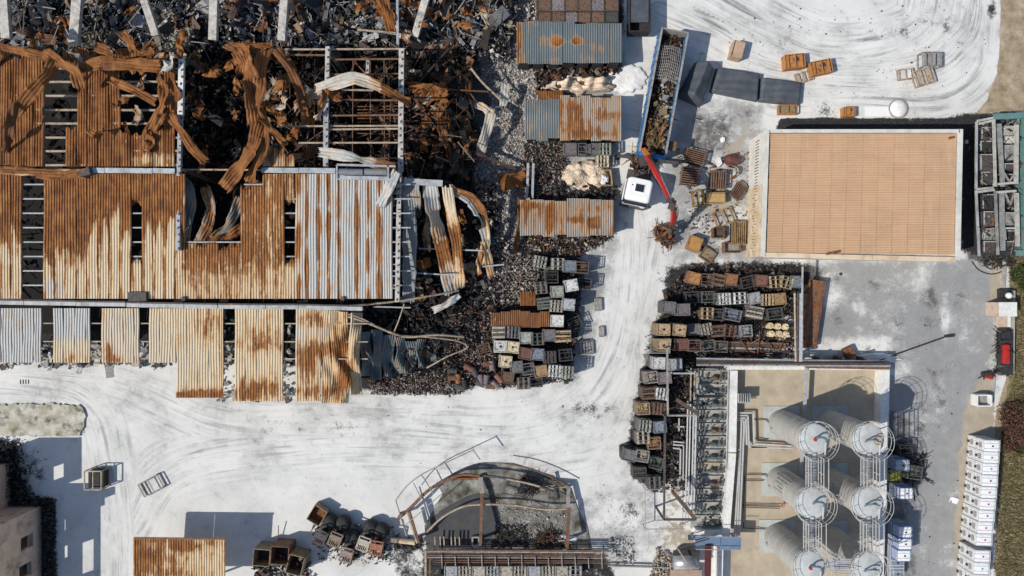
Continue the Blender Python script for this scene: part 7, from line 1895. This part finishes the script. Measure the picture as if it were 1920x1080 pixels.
b = MB(); b.beam(W(522,985,.6), W(522,1018,.2), .06); b.build('shaft', M_RUSTB, rod_)

# ------------------------------------------------------------------ ruined round structure at the bottom
b = MB()
arc = [(760,1030)] + [(935+178*math.cos(a)*(.97+.03*math.sin(5*a)), 1020-155*math.sin(a)) for a in np.linspace(math.pi*.93, math.pi*.05, 30)] + [(1108,1030)]
t2 = NT('stained_basin_floor'); po = t2.pos(); a1 = t2.noise(po, .8, 6, .65); a2 = t2.noise(po, 3.5, 5, .7)
cx_ = t2.ramp(a1, [(.35,(0.05,0.045,0.032)),(.47,(0.14,0.135,0.115)),(.6,(0.24,0.235,0.22)),(.74,(0.42,0.42,0.40))]); cx_ = t2.mix(t2.m('MULTIPLY', t2.step(a2,.5,.7),.6), cx_, (.12,.11,.09)); t2.out(cx_, .95, 0, a2, .4, .05)
b.prism([tuple(W(*p)[:2]) for p in [(800,1035),(796,985),(830,925),(818,905),(845,890),(880,873),(905,867),(960,868),(1000,880),(1040,895),(1070,915),(1085,960),(1100,985),(1110,1035)]], 0, .10)
tag(b.build('basin_floor', t2.mat), kind='structure')
b = MB(); b.prism([tuple(W(*p)[:2]) for p in [(803,1028),(797,990),(812,968),(845,945),(875,930),(905,922),(925,935),(935,975),(930,1000),(918,1010),(905,1028)]], .10, .14)
tag(b.build('dark_basin_floor', mat_plain('wet_dark_floor', (.045,.046,.05), (.065,.065,.068), 1.2, .6, dirt=.1)), kind='structure')
ru_ = empty('collapsed_dome_frame', W(925, 950, 0), 0, 'collapsed half-round steel frame of rusty beams over a stained basin', 'steel frame')
def arcp(pts, z, r, M, name='arc_beam', n=6):
    c_ = MB(); c_.tube(interp_path([W(*p, z) for p in pts], .5), r, n); return c_.build(name, M, ru_)
arcp([(745,974),(772,950),(800,922),(830,903),(868,890),(900,893)], 1.6, .15, M_RUSTB)
arcp([(850,894),(903,892),(955,898),(1010,912),(1040,922)], 1.3, .12, M_DARKSTEEL); arcp([(950,898),(985,905),(1012,912)], 1.5, .09, M_PURLIN)
arcp([(742,938),(762,912),(790,890),(835,868),(886,844)], 2.2, .05, M_TRIM, 'thin_rail'); arcp([(886,842),(900,862)], 2.2, .06, M_TRIM, 'thin_rail')
arcp([(790,890),(800,905),(812,925)], 2.0, .05, M_TRIM, 'thin_rail'); arcp([(775,905),(790,935)], 2.0, .05, M_TRIM, 'thin_rail'); arcp([(742,938),(762,1004)], 2.0, .06, M_TRIM, 'thin_rail'); arcp([(760,985),(835,920)],2.0,.04,M_TRIM,'thin_rail')
arcp([(940,868),(985,876),(1030,893),(1066,912)], 1.2, .06, M_RUSTB, 'thin_rail')
arcp([(798,1000),(830,970),(868,950),(903,946),(960,947),(1020,955),(1062,954)], 1.0, .10, M_PURLIN, 'curb_rail'); arcp([(940,925),(985,933),(1028,952)], 2.0, .05, M_DARKSTEEL, 'thin_rail')
for (x0,y0,x1,y1,z,w,M) in [(901,895,904,925,4.2,.40,M_TRIM),(904,925,901,1020,4.1,.28,M_RUSTB),(853,898,896,897,4.0,.2,M_RUST),(1066,912,1065,952,4.0,.34,M_TRIM),(1067,952,1063,1025,3.9,.30,M_RUSTB),(1012,917,1066,912,4.0,.16,M_PURLIN),(1025,905,1068,910,3.9,.22,M_DARKSTEEL),
                            (764,960,782,1018,3.9,.14,M_PURLIN),(768,958,786,1018,3.9,.14,M_RUSTB),(755,974,762,1004,3.9,.10,M_TRIM),(1032,915,1028,950,3.4,.06,M_DARKSTEEL),(1040,915,1052,948,3.4,.06,M_DARKSTEEL),(1035,890,1036,905,3.8,.12,M_DARKSTEEL)]:
    c_ = MB(); za = z*.42 - .012*max(0, 960-y0)*.0; g1 = lambda yy: .5 + 1.5*min(1, max(0, (yy-895)/120)) if x0 > 890 else 1.7
    c_.beam(W(x0,y0,g1(y0)), W(x1,y1,g1(y1)), w, .25); c_.build('beam', M, ru_)
for (x, y, z) in [(903,893,.6),(900,1022,2.0),(1067,914,.6),(1063,1025,2.0),(747,973,1.6),(785,1016,1.7)]:
    c_ = MB(); q = W(x,y,z); c_.beam((q.x,q.y,0),(q.x,q.y,z-.1),.22); c_.build('post', M_RUSTB, ru_)
for (x, y, lb) in ((892,1014,'pale square footing under the middle frame post'),(1055,1020,'pale square footing under the right frame post')):
    r_ = empty('footing', W(x,y,0), 0, lb, 'footing')
    for dx, dy, sx, sy in ((-.3,0,.14,.9),(.3,0,.14,.9),(0,.4,.5,.14),(0,-.4,.5,.14)): c_ = MB(); q = W(x,y,.3); c_.box((q.x+dx,q.y+dy,.3),(sx,sy,.5)); c_.build('footing_side', M_CONC, r_)
debris('basin_debris', [dict(poly=[(930,985),(985,985),(990,1025),(920,1028)], n=500, kinds={'chunk':.8,'rod':.2}, palette=PAL_DARK, size=.09, zr=(.12,.4)),
                        dict(poly=[(1010,1002),(1050,1002),(1052,1026),(1008,1028)], n=260, kinds={'rod':.7,'shard':.3}, palette=PAL_DARK+PAL_RUST, size=.14, zr=(.12,.7)),
                        dict(poly=[(975,897),(1003,897),(1003,925),(975,925)], n=280, kinds={'rod':.6,'shard':.4}, palette=PAL_DARK+[(.12,.05,.05),(.05,.07,.10)], size=.11, zr=(.1,1.3)),
                        dict(poly=[(930,940),(1060,960),(1060,1020),(935,1020)], n=700, kinds={'chunk':1}, palette=PAL_RUBBLE, size=.06, zr=(.12,.2))], 'dark debris lying in the stained half-round basin', cat='debris')
for k, x in enumerate((815,825,832,846,853,861)):
    r_ = empty('anchor_post', W(x,1018,0), 0, f'short pale anchor post, {ORD[k]} from the left above the rusty pipe racks', 'post', 'anchor posts at the pipe rack')
    c_ = MB(); c_.beam(W(x,1006,1.0), W(x+1,1028,.9), .10,.10); c_.build('shaft', M_PURLIN, r_); c_ = MB(); c_.box(W(x+1,1029,.9),(.25,.15,.12)); c_.build('foot_plate', M_TRIM, r_)
r_ = empty('cream_pipe', W(757,1014,0), 0, 'thick cream pipe lying between the forklifts and the half-round frame', 'pipe'); c_ = MB(); c_.tube([W(733,1012,.5), W(778,1017,.5)], .24, 14); c_.build('pipe', mat_plain('cream_pipe_paint', (.62,.50,.36), (.5,.36,.22), 3, .6), r_)
pr_ = empty('pipe_rack', W(970, 1045, 0), 0, 'rusty horizontal pipe rack along the bottom edge below the half-round frame', 'pipe rack')
for k, y in enumerate((1031,1034,1037.5,1041,1045,1050,1054)):
    c_ = MB(); c_.tube([W(798 if k < 5 else 815, y, 1.5), W(1140-(k % 3)*12, y+1.5, 1.5)], .085 if k % 2 else .06, 6); c_.build('pipe', [M_RUSTB,M_TRIM,M_DARKSTEEL,M_RUSTB,M_TRIM,M_BURNTB,M_RUSTB][k], pr_)
c_ = MB(); c_.beam(W(798,1031,1.5), W(798,1100,1.5), .18); c_.build('pipe', M_PURLIN, pr_); c_ = MB(); c_.beam(W(806,1046,1.4), W(806,1100,1.4), .12); c_.build('pipe', M_RUSTB, pr_)
for k in range(13):
    x = 828 + k*25; c_ = MB(); c_.beam(W(x,1040+(k*7 % 3)*3,1.7), W(x+1,1066,1.7), .07); c_.build('riser', M_TRIM, pr_)
for k in range(10):
    x = 845 + k*26
    tote(x, 1073, 'beige' if k % 3 else 'lgrey', 'bars' if k % 2 else 'plate', f'pale soot-marked tank below the pipe rack at the bottom edge, {ORD[k]} from the left', 1.3, rz=0, name='small_tank')
kb_ = empty('broken_wall', W(1180, 1062, 0), 0, 'low dark broken wall line running right from the pipe rack', 'wall'); c_ = MB(); c_.beam(W(1140,1060,.4), W(1262,1064,.4), .12,.3); c_.build('wall_segment', M_TRIM, kb_)
debris('stone_heap', [dict(poly=[(1232,1030),(1256,1035),(1262,1090),(1215,1090)], n=500, kinds={'chunk':1}, palette=[(.4,.33,.25),(.3,.25,.2),(.45,.4,.33)], size=.12, zr=(.02,.5)), dict(poly=[(1140,1010),(1185,1000),(1190,1060),(1150,1060)], n=160, kinds={'chunk':1}, palette=[(.5,.5,.48),(.4,.4,.39),(.25,.25,.24)], size=.10, zr=(.02,.3))], 'pinkish stones heaped at the bottom left of the horizontal tank', cat='stones')

# ------------------------------------------------------------------ yard: wrecks near the crane and crates top right
def slat_pallet(label, px, py, sx, sy, rz, h, M, n, name='rusty_rack', tilt=0):
    q = W(px, py, h); root = empty(name, (q.x, q.y, 0), 0, label, 'rack'); R = Matrix.Rotation(rz, 3, 'Z')
    P0 = lambda a, c, z: Vector((q.x, q.y, 0)) + R @ Vector((a*sx, c*sy, 0)) + Vector((0,0,z))
    for a in (-.5,.5): c_ = MB(); c_.beam(P0(a,-.5,h-.05), P0(a,.5,h-.05), .1,.12); c_.build('side_rail', M, root)
    for k in range(n): f = -.5+(k+.5)/n; c_ = MB(); c_.beam(P0(-.5,f,h+.02), P0(.5,f+rng.normal(0,.01),h+.02+rng.normal(0,.02)), sy/n*.45,.07); c_.build('slat', M, root)
    for a in (-.45,.45):
        for c in (-.45,.45): c_ = MB(); c_.beam(P0(a,c,0), P0(a,c,h-.06), .1); c_.build('leg', M, root)
    c_ = MB(); c_.box((q.x,q.y,h*.4),(sx*.9,sy*.9,h*.6),rz); c_.build('core', M_BLACK, root)
    return root
slat_pallet('large rusty slatted rack standing at the top of the wreck group', 1304, 294, 1.75, 1.3, -.25, 1.0, M_RUSTB, 7)
slat_pallet('rusty slatted rack just below the largest rack of the wreck group', 1294, 330, 1.6, 1.7, -.12, .9, M_RUSTB, 8)
slat_pallet('rusty vertical-slatted rack in the middle of the wreck group', 1347, 337, 1.6, 1.5, 1.52, .9, M_RUSTB, 7)
slat_pallet('fallen slatted rack against the white building wall', 1385, 358, 1.5, 1.1, .95, .6, M_RUSTB, 6)
slat_pallet('yellowish slatted rack close to the rust-stained wall', 1385, 437, 2.1, 1.4, 1.55, .7, mat_plain('ochre_steel', (.34,.22,.09), (.25,.16,.07), 4, .8, rust=.4), 8)
open_crate('ochre rectangular crate in the middle of the wreck group', 1340, 371, .9, 1.9, .95, .02, .9, mat_plain('ochre_board', (.45,.30,.13), (.36,.24,.10), 4, .8, rust=.15), bpy.data.materials['ochre_board'])
c_ = MB(); c_.box(W(1341,371,.88), (1.7,.8,.1)); o_ = c_.build('lid', bpy.data.materials['ochre_board'], [o for o in bpy.data.objects if o.get('label','').startswith('ochre rectangular')][0])
open_crate('ochre box lying at the lower left of the wreck group', 1304, 457, .9, 1.15, 1.3, -.35, .9, bpy.data.materials['ochre_steel'], bpy.data.materials['ochre_steel'])
c_ = MB(); c_.box(W(1304,457,.93), (1.05,1.2,.06), -.35); c_.build('lid', mat_plain('orange_board', (.42,.23,.07), (.34,.18,.06), 3, .8), [o for o in bpy.data.objects if o.get('label','').startswith('ochre box lying')][0])
open_crate('red-framed open box in front of the stained wall', 1348, 436, .7, 1.0, .9, 0, .7, M_DARKSTEEL, M_RUST)
open_crate('low rust-framed box below the yellowish rack', 1374, 464, .8, 1.5, .9, 0, .8, M_TRIM, M_RUSTB)
open_crate('flattened tan crate leaning at the bottom of the wreck group', 1327, 478, .4, 1.2, 1.1, -.6, .4, M_OPENB)
cage_thing('bent tan frame lying flat below the ochre crate', 1358, 407, .4, 1.7, 1.4, .4, bpy.data.materials['ochre_steel'], .35)
cage_thing('small rusty frame left of the ochre crate', 1310, 372, .6, 1.0, 1.4, .1, bpy.data.materials['ochre_steel'], .6)
md = empty('crushed_drum', W(1372,301,.4), 0, 'crushed maroon drum at the top right of the wreck group', 'drum'); c_ = MB(); c_.tube([W(1360,302,.5), W(1366,299,.5), W(1384,302,.5)], [.42,.5,.4], 14); c_.build('drum_shell', mat_plain('maroon_rust', (.14,.05,.045), (.10,.04,.035), 3, .7, dirt=.3), md)
ar = empty('curved_guard', W(1376,325,0), 0, 'curved rusty sheet wrapped at the right of the middle rack', 'sheet'); ribbon([(1366,312,.5),(1380,316,.7),(1380,328,.7),(1370,336,.5)], .7, ar, .9, 0, (1.2,1.2), name='corrugated_sheet', crumple=.03)
wp = empty('white_bag', W(1345,303,.0), 0, 'small white bundle between the large rack and the crushed drum', 'bundle'); q = W(1345,303); c_ = MB(); c_.box((q.x,q.y,.3),(.4,.55,.5),.3); c_.box((q.x+.1,q.y-.3,.15),(.5,.3,.3),.8); c_.build('cloth', M_WHITE, wp)
q = W(1355,262); lump('bag', 'small white lump alone on the sooty patch below the tarpaulins', 'bag', (q.x,q.y), .22,.3,.2, M_WHITE, 44, res=10)

M_ORANGEC = mat_plain('orange_rust_crate', (0.46, 0.22, 0.075), (0.34, 0.14, 0.045), 3, .8, rust=.3, dirt=.25)
def orange_crate(label, px, py, sx, sy, rz, h):
    r = open_crate(label, px, py, h, sx, sy, rz, h, M_ORANGEC, M_ORANGEC, 'rusty_crate')
    q = W(px, py, h)
    c_ = MB(); c_.box((q.x, q.y, h*.82), (sx*.88, sy*.88, .12), rz); c_.build('crate_lid', M_ORANGEC, r)
    for k in range(3):
        c_ = MB(); R = Matrix.Rotation(rz, 3, 'Z'); c_.box(Vector((q.x,q.y,h+.03)) + R @ Vector(((k-1)*sx*.36,0,0)), (.12, sy*1.02, .06), rz); c_.build('slat', M_ORANGEC, r)
    c_ = MB(); c_.box((q.x+.1, q.y+.15, h*.95), (sx*.25, sy*.3, .08), rz+.4); c_.build('torn_opening', M_BLACK, r)
orange_crate('orange rusty crate on the white yard, left of the adjoining pair', 1491, 114, 1.8, 1.25, .1, .9)
orange_crate('orange rusty crate on the white yard, right of the adjoining pair', 1541, 125, 1.9, 1.2, .2, .9)
r = open_crate('pinkish tan box leaning open near the top of the trailer shadow', 1384, 92, 1.1, 1.0, 1.5, -.25, 1.1, mat_plain('pinkish_board', (.50,.36,.25), (.42,.29,.2), 3, .8), bpy.data.materials['pinkish_board'])
c_ = MB(); c_.box(W(1385,93,1.05), (.9,1.4,.06), -.25); c_.build('lid', bpy.data.materials['pinkish_board'], r)
orange_crate('small orange box at the top edge of the building shadow', 1593, 209, 1.05, .85, 0, .7)
cage_thing('low rusty orange frame at the left end of the building shadow', 1478, 205, .5, 1.7, .8, 0, M_ORANGEC, .45, fill=M_OPENB)
cage_thing('grey slatted cage on the white yard, uppermost of the three frames', 1747, 111, .9, 1.7, 1.3, 0, M_TRIM, .9, slats=4)
cage_thing('tan bent cage below the grey slatted cage at the yard edge', 1735, 143, .7, 1.7, 1.4, .3, M_PURLIN, .6, slats=2)
cage_thing('white-filled low frame, leftmost of the three frames', 1700, 138, .5, 1.3, .9, .1, M_PURLIN, .4, fill=M_WHITE)
cage_thing('thin pallet frame on the ground below the right orange crate', 1508, 144, .2, 1.6, .9, .3, M_PURLIN, .15, slats=3)
dm = empty('dome_lid', W(1684, 204, 0), 0, 'white domed tank lid beside a white sheet at the building shadow', 'lid'); c_ = MB(); c_.lathe(W(1684,204,0), [(.85,0),(.83,.1),(.65,.24),(.35,.33),(.05,.36)], 28); c_.build('dome', M_POWDER, dm, True); c_ = MB(); c_.lathe(W(1684,204,0), [(.93,0),(.93,.1),(.8,.12)], 28); c_.build('flange', M_TRIM, dm)
ws = empty('white_sheet', W(1648, 208, 0), 0, 'flat white sheet lying left of the domed lid', 'sheet'); c_ = MB(); c_.box(W(1646,209,.03), (2.4,.9,.03), 0); c_.build('sheet_panel', M_CABW, ws)
# hose on the yard at the machine trailer
hs = empty('hose', W(1850, 492, 0), 0, 'black hose coiling on the ground below the burnt machine trailer', 'hose'); c_ = MB(); c_.tube(interp_path([W(*p,.05) for p in ((1822,490),(1835,506),(1858,514),(1880,508),(1872,498),(1858,505),(1846,498))], .3), .05, 6); c_.build('tube', M_BLACK, hs)
# scattered pallets at the road edge
for k, (x, y) in enumerate(((1122,571),(1128,622),(1100,652))):
    cage_thing(['light pallet frame at the road edge, upper of three','tiny pallet scrap at the road edge, middle of three','pale mesh pallet in the shade, lowest of three at the road edge'][k], x, y, .3, (.6,.4,1.2)[k], (1.1,.9,1.2)[k], .05, M_TRIM, .25, slats=(2,2,5)[k])
